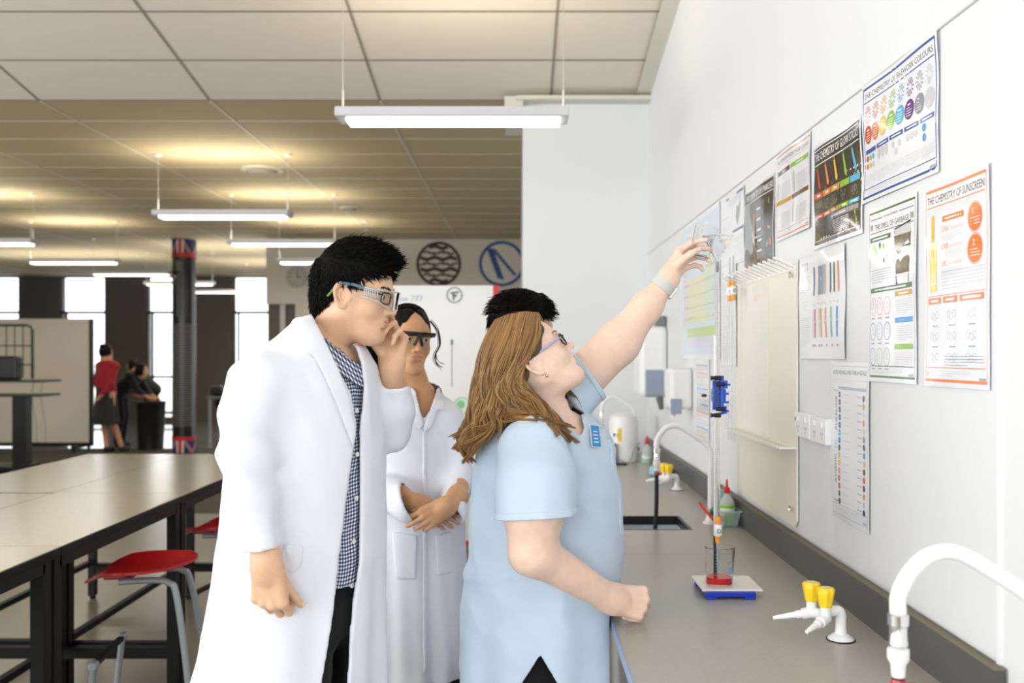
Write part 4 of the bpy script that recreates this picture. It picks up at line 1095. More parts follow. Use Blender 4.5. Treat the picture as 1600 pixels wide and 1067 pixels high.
# ================================================================ the teacher in the pale blue shirt
def build_woman():
    t = person((.04, 2.56, 0), 'woman with long light brown wavy hair and pale blue shirt reaching up to the burette')
    SK = skin('skin_woman', srgb(240, 208, 190), srgb(214, 150, 138))
    D0 = 2.56; yaw = math.radians(3); R = rotm(yaw, math.radians(35), 0); s = .95
    pos = P(835, 567, 2.50)
    o = dict(neck_world=P(856, 645, 2.53), jaw=1.04, fat=.012, nose=.98, neck_r=.054)
    hv, hq = make_head(o, pos, R, s, SK)
    vw = s*(R@hv.T).T+pos
    Wn = P(952, 935, 2.385)
    Cn, inf = hand_skel(Wn, (.92, .30, -.22), (-.25, .86, -.42), [(52, 82, 45), (54, 84, 45), (56, 84, 45), (58, 84, 45)], (14, 40, -6), 1, 1.08, .03)
    near = make_limb(Cn, [(Wn, P(832, 862, 2.26), .0335, .052), (P(832, 862, 2.26), P(834, 800, 2.26), .053, .067), (P(834, 800, 2.26), P(836, 765, 2.30), .066, .06)], .002)
    Wf = P(1043, 437, 2.70)
    Cf, inff = hand_skel(Wf, (.55, .42, .72), (.735, -.651, -.159), [(34, 26, 12), (40, 38, 18), (46, 46, 22), (50, 52, 26)], (22, 34, 10), -1, .97, .07)
    far = make_limb(Cf, [(Wf, P(1010, 480, 2.70), .0275, .038), (P(1010, 480, 2.70), P(966, 536, 2.70), .042, .056), (P(966, 536, 2.70), P(900, 600, 2.70), .058, .066)], .002)
    rows = [(638, 856, .075, .085), (650, 853, .115, .13), (670, 850, .158, .17), (705, 850, .181, .186), (760, 853, .196, .186), (815, 852, .201, .182), (865, 851, .203, .180), (915, 846, .209, .182), (965, 842, .207, .186), (1067, 843, .214, .190), (1110, 843, .216, .192)]
    lv = [(H+(VY-y_)*D0/F, (m_-VX)*D0/F, D0, a_, b_) for y_, m_, a_, b_ in rows]
    ty = math.radians(-18)
    inn = [(z_, cx_, cy_, a_-.022, b_-.022) for z_, cx_, cy_, a_, b_ in lv if z_ > .93]
    tv = sculpt(lambda x, y, z: np.minimum(loft(x, y, z, inn, ty)[0], rcone(x, y, z, P(856, 640, 2.53), P(866, 690, 2.53), .056, .08)), (-.25, 2.25, .92), (.4, 2.85, 1.5), .008)
    mesh_obj('body', [(vw, hq), near, far, tv], list(SK), t, 1, matfn=lambda x, y, z: lips(*((R.T@(np.stack([x-pos[0], y-pos[1], z-pos[2]])))/s)))
    eyes(t, pos, R, s, iris=(.05, .07, .08)); brow(t, pos, R, s, mat('light_brow', srgb(150, 112, 82), .6), head_fn(o), .8)
    nails(t, Cn, inf, mat('nail_woman', srgb(244, 212, 200), .3)); nails(t, Cf, inff, mat('nail_woman', srgb(244, 212, 200), .3))
    M_blue = cloth('pale_blue_linen', srgb(200, 218, 236), bscale=1100, bump=.45, var=.03)
    sln = [(P(834, 706, 2.36), .088), (P(838, 760, 2.29), .088), (P(838, 812, 2.265), .091)]
    slf = [(P(872, 632, 2.69), .085), (P(925, 580, 2.70), .072)]
    nk = [(895, 640), (905, 660), (916, 700)]
    pa = P(838, 808, 2.265); na = (.06, -.10, -.99)
    pb = P(921, 586, 2.70); nb = (.80, .05, .60)
    def parts_(x, y, z):
        d, u, v = loft(x, y, z, lv, ty); cx = tab(z, [(q[0], q[1]) for q in lv]); ph = np.arctan2(y-D0, x-cx)
        d = smin(d, rcone(x, y, z, P(848, 672, 2.44), P(862, 664, 2.68), .05, .055), .05)
        f = .015*(ridge(x*5, y*5, z*6+x*5)-.5)+.006*(ridge(x*13+z*7, y*13, z*8)-.5)+.005*np.sin((z+.9*x)*55)*np.exp(-((z-1.24-.35*(x-.1))/.07)**2)*(x > .0)
        g = np.clip((.95-z)/.3, 0, 1); f = f+.008*g*np.sin(ph*9+1)
        f = f+.010*np.exp(-((z-.985-.25*(x-.0))/.018)**2)*np.exp(-((x+.10)/.10)**2)
        a = chain(x, y, z, sln)-.013*(ridge(x*8, y*8, z*6)-.5)
        b_ = chain(x, y, z, slf)-.008*(ridge(x*12, y*12, z*9)-.5)
        return d-f, a, b_, ph
    def outer(x, y, z):
        d, a, b_, ph = parts_(x, y, z)
        return smin(smin(d, np.maximum(a, cut_plane(x, y, z, pa, na)), .03), np.maximum(b_, cut_plane(x, y, z, pb, nb)), .03), ph
    ap = P(844, 1024, 2.37)
    def shirt(x, y, z):
        db, a, b_, ph = parts_(x, y, z); th = .0095
        ca, cb = cut_plane(x, y, z, pa, na), cut_plane(x, y, z, pb, nb)
        d = smin(smin(db, np.maximum(a, ca), .03), np.maximum(b_, cb), .03)
        s_ = np.maximum(d, -np.minimum(np.minimum(d+th, np.maximum(a+th, ca-.012)), np.maximum(b_+th, cb-.012)))
        # neck hole, slanting to a shallow v at the chest
        s_ = np.maximum(s_, -rcone(x, y, z, P(864, 668, 2.55), P(866, 600, 2.53), .070, .095))
        s_ = np.maximum(s_, -rcone(x, y, z, P(885, 662, 2.48), P(906, 672, 2.42), .046, .012))
        # side slit
        w = np.clip((ap[2]-z)*.62, 0, 1); s_ = np.maximum(s_, -(np.maximum(np.maximum(np.abs(x-ap[0])-w, z-ap[2]), y-D0)))
        s_ = np.where(z < .87, np.maximum(s_, x-.231), s_)
        return np.maximum(s_, .665-z)
    v1 = sculpt(shirt, (-.24, 2.14, .64), (.36, 2.9, 1.50), .0042)
    mesh_obj('shirt', [v1], M_blue, t, 2)
    # narrow hem band on the near sleeve and placket line
    def plk(x, y, z):
        d, ph = outer(x, y, z); return np.maximum(np.maximum(np.abs(d-.001)-.0022, np.abs(ph+.34)*.19-.013), np.maximum(z-1.315, 1.06-z))
    mesh_obj('placket', [sculpt(plk, (.0, 2.2, 1.0), (.36, 2.6, 1.36), .0035)], M_blue, t, 2)
    def hem(x, y, z):
        a = chain(x, y, z, sln)-.013*(ridge(x*8, y*8, z*6)-.5); c = cut_plane(x, y, z, pa, na)
        return np.maximum(np.maximum(np.abs(a+.001)-.0042, c-.0005), -c-.018)
    mesh_obj('sleeve_hem', [sculpt(hem, pa-.13, pa+.13, .003)], M_blue, t, 2)
    def hem2(x, y, z):
        a = chain(x, y, z, slf)-.008*(ridge(x*12, y*12, z*9)-.5); c = cut_plane(x, y, z, pb, nb)
        return np.maximum(np.maximum(np.abs(a+.001)-.0042, c-.0005), -c-.016)
    mesh_obj('sleeve_hem', [sculpt(hem2, pb-.11, pb+.11, .003)], M_blue, t, 2)
    feet = [(.02, 2.68, 0), (-.02, 2.42, 0)]
    lf = legs_fn((.03, 2.56, .82), feet, (0, 1, 0), .098, .075)
    mesh_obj('trousers', [sculpt(lambda x, y, z: np.maximum(smin(lf(x, y, z), ell(x, y, z, (.03, 2.56, .80), (.15, .142, .17)), .05), x-.20), (-.3, 2.2, .06), (.3, 2.9, 1.02), .008)], M_tro, t, 1); shoes(t, feet, (.95, -.2, 0))
    # name badge lying on the chest
    c = P(930, 681, 2.30)
    xs = np.array([c[0]], np.float32)
    for yy in np.arange(2.15, 2.55, .002):
        if outer(xs, np.array([yy], np.float32), np.array([c[2]], np.float32))[0][0] < .004: break
    c = np.array([(930-VX)*yy/F, yy-.004, H+(VY-681)*yy/F])
    e1 = np.array([.75, .64, -.12]); e1 /= np.linalg.norm(e1); n_ = np.cross(e1, [-.30, .10, 1.]); n_ /= np.linalg.norm(n_); e2 = np.cross(n_, e1)
    if n_[1] > 0: n_ = -n_; 
    def slab(w, h, off, mi, b, cx=0, cz=0):
        v = [c+e1*(cx+sx*w)+e2*(cz+sz*h)+n_*(off+q) for q in (-.001, .0008) for sz in (-1, 1) for sx in (-1, 1)]
        b.add(v, [(0, 2, 3, 1), (4, 5, 7, 6), (0, 1, 5, 4), (2, 6, 7, 3), (0, 4, 6, 2), (1, 3, 7, 5)], mi)
    b = MB(); slab(.016, .029, 0, 0, b); slab(.0145, .0275, .0012, 1, b)
    for k in range(4): slab(.009-.002*(k % 2), .0012, .0022, 0, b, -.001, -.016+.009*k)
    b.obj('name_badge', [M_white, mat('badge_blue', srgb(52, 140, 205), .35)], t)
    L = lambda p: pos+s*(R@V3(p))
    # glasses
    M_tort = mat('dark_tortoise_frame', srgb(52, 38, 32), .25); M_lav = mat('lavender_temple', srgb(168, 168, 205), .3, metal=.3)
    for sy in (-1, 1):
        rim = [(.1035-.010*(abs(.034+.023*math.cos(q))/.05)**2, sy*(.034+.023*math.cos(q)), .010+.0175*math.sin(q)) for q in np.linspace(0, 2*PI, 29)]
        MB().tube([L(p) for p in rim], .0022, n=8).obj('glasses_rim', M_tort, t, smooth=True)
        MB().tube([L((.093, sy*.056, .018)), L((.088, sy*.066, .020)), L((.06, sy*.074, .020)), L((.0, sy*.079, .018)), L((-.02, sy*.078, .006))], .0022, n=6, flat=(1.5, .6)).obj('glasses_temple', M_lav, t, smooth=True)
    MB().tube([L((.1035, -.012, .014)), L((.108, 0, .018)), L((.1035, .012, .014))], .002, n=6).obj('glasses_bridge', M_tort, t, smooth=True)
    MB().lathe([(.0045*math.sin(a), .0045*math.cos(a)) for a in np.linspace(0.01, PI-.01, 10)], L((.004, -.080, -.043)), 12).tube([L((.003, -.079, -.030)), L((.004, -.082, -.036)), L((.004, -.080, -.041))], .0008, n=6).obj('earring', mat('gold', (.8, .6, .35), .2, metal=1), t, smooth=True)
    # watch band on the raised wrist
    W2 = P(1036, 446, 2.70); ax = (Wf-P(1010, 480, 2.70)); ax /= np.linalg.norm(ax)
    Bm = np.stack([np.cross([0, 1, 0], ax), [0, 1, 0], ax], 1); Bm[:, 0] /= np.linalg.norm(Bm[:, 0])
    MB().lathe([(.0300, -.0145), (.0362, -.014), (.0350, .014), (.0290, .0145)], W2, 28, R=Bm).obj('watch_band', mat('pale_grey_strap', srgb(205, 208, 200), .5), t, smooth=True)
    wd = MB(); q = W2-ax*0+np.array([.0, .033, .0]); wd.box((-.017, -.004, -.02), (.017, .006, .02))
    k = np.array([ax[2], 0, -ax[0]]); wd.v = [tuple(W2+k*(.030+v_[1]+.004)+np.array([0, 1., 0])*v_[0]*.9+ax*v_[2]) for v_ in wd.v]
    wd.obj('watch_case', mat('silver_case', (.7, .68, .66), .2, metal=1), t, bevel=.003)
    # hair: scalp layer, falling mass and wavy locks
    HC = [srgb(154, 116, 70), srgb(128, 92, 54), srgb(180, 142, 92), srgb(96, 68, 42)]
    M_h = [mat('light_brown_hair_%s' % 'abcd'[i], c_, .34, spec=.5) for i, c_ in enumerate(HC)]
    hl = [(.082, .088), (.062, .074), (.040, .060), (.026, .036), (.006, .026), (-.010, .022), (-.022, .006), (-.028, -.03), (-.04, -.08), (-.15, -.10), (-.17, .18), (.12, .18), (.098, .11)]
    def cap(x, y, z):
        d = ell(x, y, z, (-.016, 0, .048), (.108, .086, .104)); m = poly_sdf(x, z, hl)
        return smax(d, m, .01)
    v, q = sculpt(cap, (-.15, -.11, -.12), (.13, .11, .17), .003)
    mesh_obj('hair', [(v, q)], M_h[1], t, 2, mw=mat4(R, pos, s))
    G = [[(842, 489, 2.43), (846, 512, 2.372), (843, 536, 2.352), (824, 556, 2.350), (811, 578, 2.345), (818, 606, 2.335), (846, 636, 2.33), (872, 660, 2.32), (905, 690, 2.31)],
         [(836, 488, 2.43), (832, 515, 2.36), (824, 545, 2.345), (802, 574, 2.34), (798, 602, 2.335), (816, 622, 2.33), (836, 640, 2.33), (862, 660, 2.32), (893, 686, 2.31)],
         [(822, 490, 2.43), (812, 520, 2.36), (802, 555, 2.34), (794, 585, 2.335), (790, 612, 2.33), (798, 630, 2.33), (815, 643, 2.33), (838, 654, 2.33), (866, 668, 2.32)],
         [(806, 495, 2.43), (792, 530, 2.365), (780, 565, 2.345), (772, 595, 2.34), (770, 620, 2.335), (776, 638, 2.33), (776, 650, 2.33), (768, 662, 2.33), (752, 684, 2.33)],
         [(790, 500, 2.435), (772, 535, 2.385), (762, 570, 2.365), (755, 605, 2.355), (752, 632, 2.35), (752, 652, 2.345), (744, 672, 2.345), (736, 690, 2.345), (735, 712, 2.35)],
         [(776, 506, 2.45), (758, 540, 2.42), (750, 575, 2.40), (744, 605, 2.39), (742, 632, 2.385), (738, 655, 2.38), (728, 676, 2.38), (720, 696, 2.38), (728, 716, 2.38)],
         [(770, 510, 2.48), (752, 542, 2.48), (745, 575, 2.47), (741, 605, 2.46), (738, 632, 2.45), (732, 655, 2.44), (722, 676, 2.44), (717, 694, 2.44), (722, 712, 2.44)]]
    G = np.array([[P(q_[0], q_[1], q_[2]+.06) for q_ in g] for g in G]); rnd = random.Random(11); rs = np.random.RandomState(5)
    curves = []; widths = []
    NL = 2500
    for i in range(NL):
        g = rnd.uniform(0, 5.99); k = int(g); f = g-k; c_ = G[k]*(1-f)+G[k+1]*f; gc = min(5.99, (round(g*7)+.3*math.sin(round(g*7)*5.1))/7); gc = max(0, gc); kc = int(gc); fc = gc-kc; cc_ = G[kc]*(1-fc)+G[kc+1]*fc
        dep = rnd.uniform(0, 1)
        bl = (np.linspace(0, 1, 9)**1.3*.78)[:, None]; c_ = c_*(1-bl)+cc_*bl; cut = 9 if rnd.random() < .8 else 8; c_ = c_[:cut]
        c_ = np.array(smooth_path(list(c_), 3)); n_ = len(c_); tt = np.linspace(0, 1, n_)
        off = rs.normal(0, 1, 3)*np.array([.0035, .004, .0035]); c_ = c_+off*(np.minimum(1, tt*3)*(1-.6*tt))[:, None]
        c_[:, 1] += .010*dep-.003+.004*tt
        am = (.003+.017*tt)*np.minimum(1, tt*4); phs = rnd.gauss(0, .12)+gc*1.6+1.2*math.sin(gc*4.3)
        c_[:, 0] += am*np.sin(tt*17+phs); c_[:, 2] += .6*am*np.cos(tt*15+phs*1.4); c_[:, 1] += .7*am*np.sin(tt*16+phs+1)
        c_[-5:, 0] += np.linspace(0, 1, 5)**2*.018*math.sin(gc*9); c_[-5:, 2] += np.linspace(0, 1, 5)**2*.010*math.cos(gc*7)
        curves.append(c_); widths.append(rnd.uniform(.0014, .0028))
    # far side curtain
    Gf = np.array([[P(q_[0], q_[1], q_[2]+.06) for q_ in g] for g in
        [[(842, 489, 2.45), (850, 510, 2.50), (852, 540, 2.535), (858, 580, 2.545), (880, 600, 2.54), (898, 618, 2.52), (905, 648, 2.50)],
         [(815, 491, 2.45), (815, 520, 2.53), (815, 560, 2.55), (830, 600, 2.55), (858, 620, 2.54), (882, 634, 2.53), (896, 656, 2.52)],
         [(790, 499, 2.46), (780, 540, 2.54), (775, 580, 2.555), (785, 620, 2.55), (800, 650, 2.54), (790, 670, 2.54), (780, 690, 2.54)],
         [(772, 508, 2.48), (758, 545, 2.53), (750, 590, 2.53), (745, 630, 2.52), (738, 660, 2.5), (728, 690, 2.5), (722, 705, 2.5)]]])
    for i in range(700):
        g = rnd.uniform(0, 2.99); k = int(g); f = g-k; c_ = Gf[k]*(1-f)+Gf[k+1]*f; c_ = np.array(smooth_path(list(c_), 3)); n_ = len(c_); tt = np.linspace(0, 1, n_)
        c_ = c_+rs.normal(0, 1, 3)*np.array([.005, .006, .004])*np.minimum(1, tt*3)[:, None]; c_[:, 0] += .006*np.sin(tt*15+g*2)
        curves.append(c_); widths.append(rnd.uniform(.0011, .0025))
    # keep the locks outside the shirt and the head
    allp = np.concatenate(curves).astype(np.float32); hf = head_fn(o)
    near_ = allp[:, 1] < 2.52
    for _ in range(40):
        d = outer(allp[:, 0], allp[:, 1], allp[:, 2])[0]; lp = (R.T@(allp-pos).T)/s; d2 = ell(lp[0], lp[1], lp[2], (-.016, 0, .048), (.112, .090, .108))*s
        m = (d < .005) | (d2 < .002)
        if not m.any(): break
        allp[m & near_, 1] -= .004; allp[m & ~near_, 1] += .004; allp[m, 2] += .0012
    k = 0; lens_ = [len(c_) for c_ in curves]; allp = allp.astype(float)
    inner_ = np.ones(len(allp), bool); q_ = 0
    for n_ in lens_: inner_[q_] = inner_[q_+n_-1] = False; q_ += n_
    ii = np.where(inner_)[0]
    for _ in range(4): allp[ii] = allp[ii]*.4+.3*(allp[ii-1]+allp[ii+1])
    for i, c_ in enumerate(curves): curves[i] = allp[k:k+len(c_)].astype(float); k += len(c_)
    ribs = locks('hair_locks', curves, widths, M_h, t, rnd, n=6, matp=lambda i: rnd.choice([0, 0, 0, 0, 1, 1, 2, 2, 3]))
    # inner mass so that nothing shows between the locks
    def mass(x, y, z):
        d = None
        for g in (1, 3, 4, 5):
            for a, b_ in zip(G[g][1:-2], G[g][2:-1]):
                a = a+np.array([.012, .034, 0]); b_ = b_+np.array([.012, .034, 0]); q_ = rcone(x, y, z, a, b_, .020, .016); d = q_ if d is None else smin(d, q_, .03)
        for a, b_ in zip(Gf[1][1:-2], Gf[1][2:-1]): d = smin(d, rcone(x, y, z, a-[0, .02, 0], b_-[0, .02, 0], .022, .022), .02)
        for a, b_ in zip(Gf[2][1:-2], Gf[2][2:-1]): d = smin(d, rcone(x, y, z, a-[0, .035, 0], b_-[0, .035, 0], .03, .03), .03)
        return d+.003*(ridge(x*40, y*40, z*14)-.5)
    mesh_obj('hair_mass', [sculpt(mass, (-.2, 2.3, 1.25), (.2, 2.72, 1.66), .004)], M_h[3], t, 1)
    return t
# ================================================================ the girl in the lab coat, middle, and the student behind the teacher
M_ging2 = gingham('navy_gingham_fine', .007, srgb(22, 30, 66), srgb(110, 124, 160))
def build_girl():
    t = person((-.345, 3.25, 0), 'girl in white lab coat and black browed safety glasses with hands clasped')
    SK = skin('skin_girl', srgb(200, 152, 112), srgb(194, 122, 104))
    D0 = 3.25; s = .92; R = rotm(math.radians(-90+27), math.radians(-1), math.radians(-3))
    mid = P(652, 530.5, 3.16); pos = mid-s*(R@np.array([.09, 0, .016]))
    o = dict(neck_world=P(657, 622, 3.27), jaw=.88, nose=1.0, neck_r=.046, eye_open=.0064)
    hv, hq = make_head(o, pos, R, s, SK); vw = s*(R@hv.T).T+pos
    Wr = P(648, 785, 3.06); Cr, ir = hand_skel(Wr, (.86, -.12, -.42), (.1, .9, -.35), [(20, 25, 15), (22, 28, 15), (24, 30, 15), (26, 30, 15)], (20, 20, 5), 1, .92, .02)
    Wl = P(701, 789, 3.00); Cl, il = hand_skel(Wl, (-.82, -.05, -.5), (-.25, .92, -.2), [(14, 26, 14), (18, 30, 16), (22, 34, 18), (26, 38, 20)], (16, 18, 2), -1, .92, .045)
    r_ = make_limb(Cr, [(Wr, P(625, 775, 3.10), .024, .030), (P(625, 775, 3.1), P(588, 752, 3.2), .030, .036)], .0022)
    l_ = make_limb(Cl, [(Wl, P(714, 778, 3.07), .024, .030), (P(714, 778, 3.07), P(718, 755, 3.18), .03, .036)], .0022)
    rows = [(612, 656, .050, .058), (624, 656, .078, .105), (640, 655, .098, .145), (668, 652, .110, .165), (740, 650, .112, .158), (790, 650, .118, .158), (850, 650, .126, .168), (950, 650, .136, .176), (1056, 650, .146, .186)]
    lv = [(H+(VY-y_)*D0/F, (m_-VX)*D0/F, D0, a_, b_) for y_, m_, a_, b_ in rows]
    ty = math.radians(-90+18)
    tv = sculpt(lambda x, y, z: smin(loft(x, y, z, [(q[0], q[1], q[2], q[3]-.022, q[4]-.022) for q in lv if q[0] > .9], ty)[0], rcone(x, y, z, P(656, 615, 3.26), P(654, 650, 3.25), .05, .07), .03), (-.6, 3.0, .9), (-.1, 3.5, 1.45), .008)
    mesh_obj('body', [(vw, hq), r_, l_, tv], list(SK), t, 1, matfn=lambda x, y, z: lips(*((R.T@(np.stack([x-pos[0], y-pos[1], z-pos[2]])))/s)))
    eyes(t, pos, R, s, look=(1, .25, -.03)); brow(t, pos, R, s, M_bhair[1], head_fn(o), 1.1)
    nails(t, Cr, ir, mat('nail_girl', srgb(226, 176, 160), .3)); nails(t, Cl, il, mat('nail_girl', srgb(226, 176, 160), .3))
    sr = [(P(602, 662, 3.23), .062), (P(580, 705, 3.22), .056), (P(574, 755, 3.2), .054), (P(606, 772, 3.12), .054), (P(642, 790, 3.04), .060)]
    sl = [(P(697, 664, 3.22), .058), (P(712, 705, 3.24), .052), (P(716, 752, 3.2), .050), (P(706, 800, 3.04), .050)]
    pr, nr = P(640, 789, 3.045), (.86, -.1, .42); pl, nl = P(702, 796, 3.05), (-.62, -.4, -.5)
    def parts_(x, y, z):
        d, u, v = loft(x, y, z, lv, ty); cx = tab(z, [(q[0], q[1]) for q in lv]); ph = np.arctan2(y-D0, x-cx)
        d = d+coat_folds(x, y, z, ph, 1.05, .007)
        a = chain(x, y, z, sr)+.012*(ridge(x*11, y*11, z*9)-.5); b_ = chain(x, y, z, sl)+.012*(ridge(x*11, y*11, z*9)-.5)
        return d, a, b_, ph
    def outer(x, y, z):
        d, a, b_, ph = parts_(x, y, z)
        return smin(smin(d, np.maximum(a, cut_plane(x, y, z, pr, nr)), .03), np.maximum(b_, cut_plane(x, y, z, pl, nl)), .03), ph
    def coat(x, y, z):
        db, a, b_, ph = parts_(x, y, z); th = .011; ca, cb = cut_plane(x, y, z, pr, nr), cut_plane(x, y, z, pl, nl)
        d = smin(smin(db, np.maximum(a, ca), .03), np.maximum(b_, cb), .03)
        s_ = np.maximum(d, -np.minimum(np.minimum(d+th, np.maximum(a+th, ca-.012)), np.maximum(b_+th, cb-.012)))
        u, v = pxq(x, y, z); m = poly_sdf(u, v, [(640, 590), (690, 590), (682, 618), (672, 640), (662, 655), (655, 640), (646, 618)])*D0/F
        s_ = np.maximum(s_, -np.maximum(m, y-3.26)); s_ = np.maximum(s_, -rcone(x, y, z, P(656, 622, 3.26), P(656, 590, 3.26), .060, .075))
        return np.maximum(s_, .45-z)
    mesh_obj('lab_coat', [sculpt(coat, (-.62, 2.93, .42), (-.08, 3.5, 1.45), .005)], M_coat, t, 2)
    def lapf(poly, off):
        def f(x, y, z):
            d, ph = outer(x, y, z); u, v = pxq(x, y, z); m = poly_sdf(u, v, poly)*D0/F
            return np.maximum(np.maximum(np.abs(d-off)-.0038, m), y-3.28)
        return f
    for pg in ([(643, 604), (650, 612), (656, 640), (662, 665), (655, 672), (645, 652), (636, 655), (634, 625), (632, 612)], [(684, 603), (694, 612), (694, 640), (684, 640), (674, 668), (664, 676), (661, 668), (670, 645), (678, 622)]):
        mesh_obj('lapel', [sculpt(lapf(pg, .005), (-.42, 3.0, 1.2), (-.2, 3.35, 1.46), .0036)], M_coat, t, 2)
    for pg, nm_ in (([(612, 830), (652, 836), (650, 905), (618, 905)], 'coat_pocket'), ([(680, 836), (706, 830), (706, 895), (682, 900)], 'coat_pocket'), ([(660, 672), (666, 672), (668, 1050), (661, 1052)], 'coat_placket')):
        mesh_obj(nm_, [sculpt(lapf(pg, .002), (-.5, 2.95, .42), (-.15, 3.3, 1.3), .0042)], M_coat, t, 2)
    # collar of the school shirt
    Cc = P(662, 612, 3.25); ax = np.array([.10, -.42, .9]); ax /= np.linalg.norm(ax); e1 = np.cross([1, 0, .0], ax)*-1; e1 /= np.linalg.norm(e1); e2 = np.cross(ax, e1)
    def collar(x, y, z):
        X, Y, Z = x-Cc[0], y-Cc[1], z-Cc[2]; u = X*e1[0]+Y*e1[1]+Z*e1[2]; v = X*e2[0]+Y*e2[1]+Z*e2[2]; w = X*ax[0]+Y*ax[1]+Z*ax[2]
        k = 1-2.5*w; r = np.sqrt((u/(.062*k))**2+(v/(.060*k))**2); d = np.abs((r-1)*.06)-.0028; ph = np.abs(np.arctan2(v, u))
        return np.maximum(np.maximum(d, np.maximum(w-.008, -.05-w)), (.85-ph)*.06 if e1[1] < 0 else (ph-2.3)*.06)
    mesh_obj('shirt_collar', [sculpt(collar, Cc-.12, Cc+.12, .0032)], M_ging2, t, 1, st=lambda x, y, z: [np.arctan2(y-Cc[1], x-Cc[0])*.06, z, z*0])
    feet = [(-.26, 3.28, 0), (-.43, 3.3, 0)]
    lf = legs_fn((-.345, 3.25, .80), feet, (1, 0, 0), .075, .055, .042)
    mesh_obj('trousers', [sculpt(lf, (-.6, 3.0, .06), (-.1, 3.5, .98), .008)], M_tro, t, 1); shoes(t, feet, (.3, -.9, 0))
    # hair: centre parted cap, ponytail, loose curl
    def cap(x, y, z):
        d = ell(x, y, z, (-.016, 0, .046), (.106, .083, .101)); ya = np.abs(y)
        d = d+.0014*np.sin(ya*240+z*40)*np.clip(ya*30, 0, 1)+.006*np.exp(-(y/.004)**2)*(z > .06)
        # the face opening: an arch that drops to the temples
        arch = .112-np.clip(ya, 0, 1)**1.6*7.4
        m = np.minimum(x-.012-.0*z, arch-z)*.8
        m2 = np.maximum(-.055-z, 0)
        return smax(smax(d, m, .008), -.06-z+np.clip(x+.03, -.1, 0)*.3, .01)
    v, q = sculpt(cap, (-.15, -.11, -.12), (.13, .11, .17), .0028); mesh_obj('hair', [(v, q)], M_bhair[1], t, 1, mw=mat4(R, pos, s))
    rnd = random.Random(8); cur = []; wd = []
    L = lambda p: pos+s*(R@V3(p))
    for i in range(420):
        sy = rnd.choice((-1, 1)); x0 = rnd.uniform(-.09, .052); n = 9; c = []
        tend = rnd.uniform(.85, 1.0)
        for k in range(n):
            a = k/(n-1)*tend*1.75          # angle from the parting down the side
            xx = x0*(1-.7*(k/(n-1)))-.055*(k/(n-1))
            r = math.sqrt(max(.05, 1-((xx+.016)/.112)**2)); p = [xx, sy*.0855*r*math.sin(a), .046+.103*r*math.cos(a)]
            c.append(L(p))
        cur.append(c); wd.append(rnd.uniform(.0012, .0022))
    root = L((-.10, -.0, .0)); 
    for i in range(150):
        j = np.array([rnd.gauss(0, 1) for _ in range(3)])*.012
        pts = [L((-.095, .0, .02))+j*.5, P(600, 520, 3.33)+j, P(587, 545, 3.30)+j*1.2, P(581, 575, 3.24)+j*1.2, P(579, 603, 3.2)+j, P(584, 632, 3.2)+j*.8]
        cur.append(smooth_path(pts, 3)); wd.append(rnd.uniform(.002, .004))
    for i in range(7):
        j = np.array([rnd.gauss(0, 1) for _ in range(3)])*.0022
        pts = [P(672, 500, 3.18)+j, P(682, 513, 3.17)+j, P(686, 528, 3.17)+j, P(686, 541, 3.17)+j, P(680, 552, 3.17)+j, P(680, 562, 3.17)+j*1.5, P(685, 569, 3.17)+j*2, P(691, 572, 3.17)+j*3]
        cur.append(smooth_path(pts, 3)); wd.append(.0014)
    locks('hair_locks', cur, wd, M_bhair, t, rnd, n=5)
    # safety glasses
    M_clear = mat('clear_plastic', (.93, .96, .97), .05, trans=1, ior=1.12, spec=.8)
    arc = [(.088-.00*0-.022*(yy/.07)**2+.018, yy) for yy in np.linspace(-.070, .070, 17)]
    MB().tube([L((a, c, .038)) for a, c in arc], .0042, n=8, flat=(1.2, .6)).tube([L((a-.002, c, .030)) for a, c in arc], .0020, n=6).obj('glasses_browbar', M_blackp, t, smooth=True)
    for sy in (-1, 1):
        MB().tube([L((.107, sy*.002, .034)), L((.110, sy*.006, .020)), L((.106, sy*.012, .006)), L((.101, sy*.0165, -.006))], .0040, n=8, flat=(1.1, .7)).obj('nose_pad', M_blackp, t, smooth=True)
        MB().tube([L((.084, sy*.071, .038)), L((.055, sy*.079, .036)), L((.0, sy*.083, .030)), L((-.02, sy*.083, .012))], .0036, n=8, flat=(1.6, .6)).obj('glasses_temple', M_blackp, t, smooth=True)
        v = []; n = 9
        for i in range(n):
            yy = .006+.066*i/(n-1); xx = .106-.022*(yy/.07)**2; lo = -.022+.02*(abs(yy-.038)/.034)**3
            v += [L((xx, sy*yy, .036)), L((xx-.002, sy*yy, lo)), L((xx+.0015, sy*yy, .036)), L((xx-.0005, sy*yy, lo))]
        f = []
        for i in range(n-1):
            a = 4*i; f += [(a, a+1, a+5, a+4), (a+2, a+6, a+7, a+3), (a+1, a+3, a+7, a+5), (a, a+4, a+6, a+2)]
        MB().add(v, f).obj('clear_lens', M_clear, t, smooth=True)
    return t
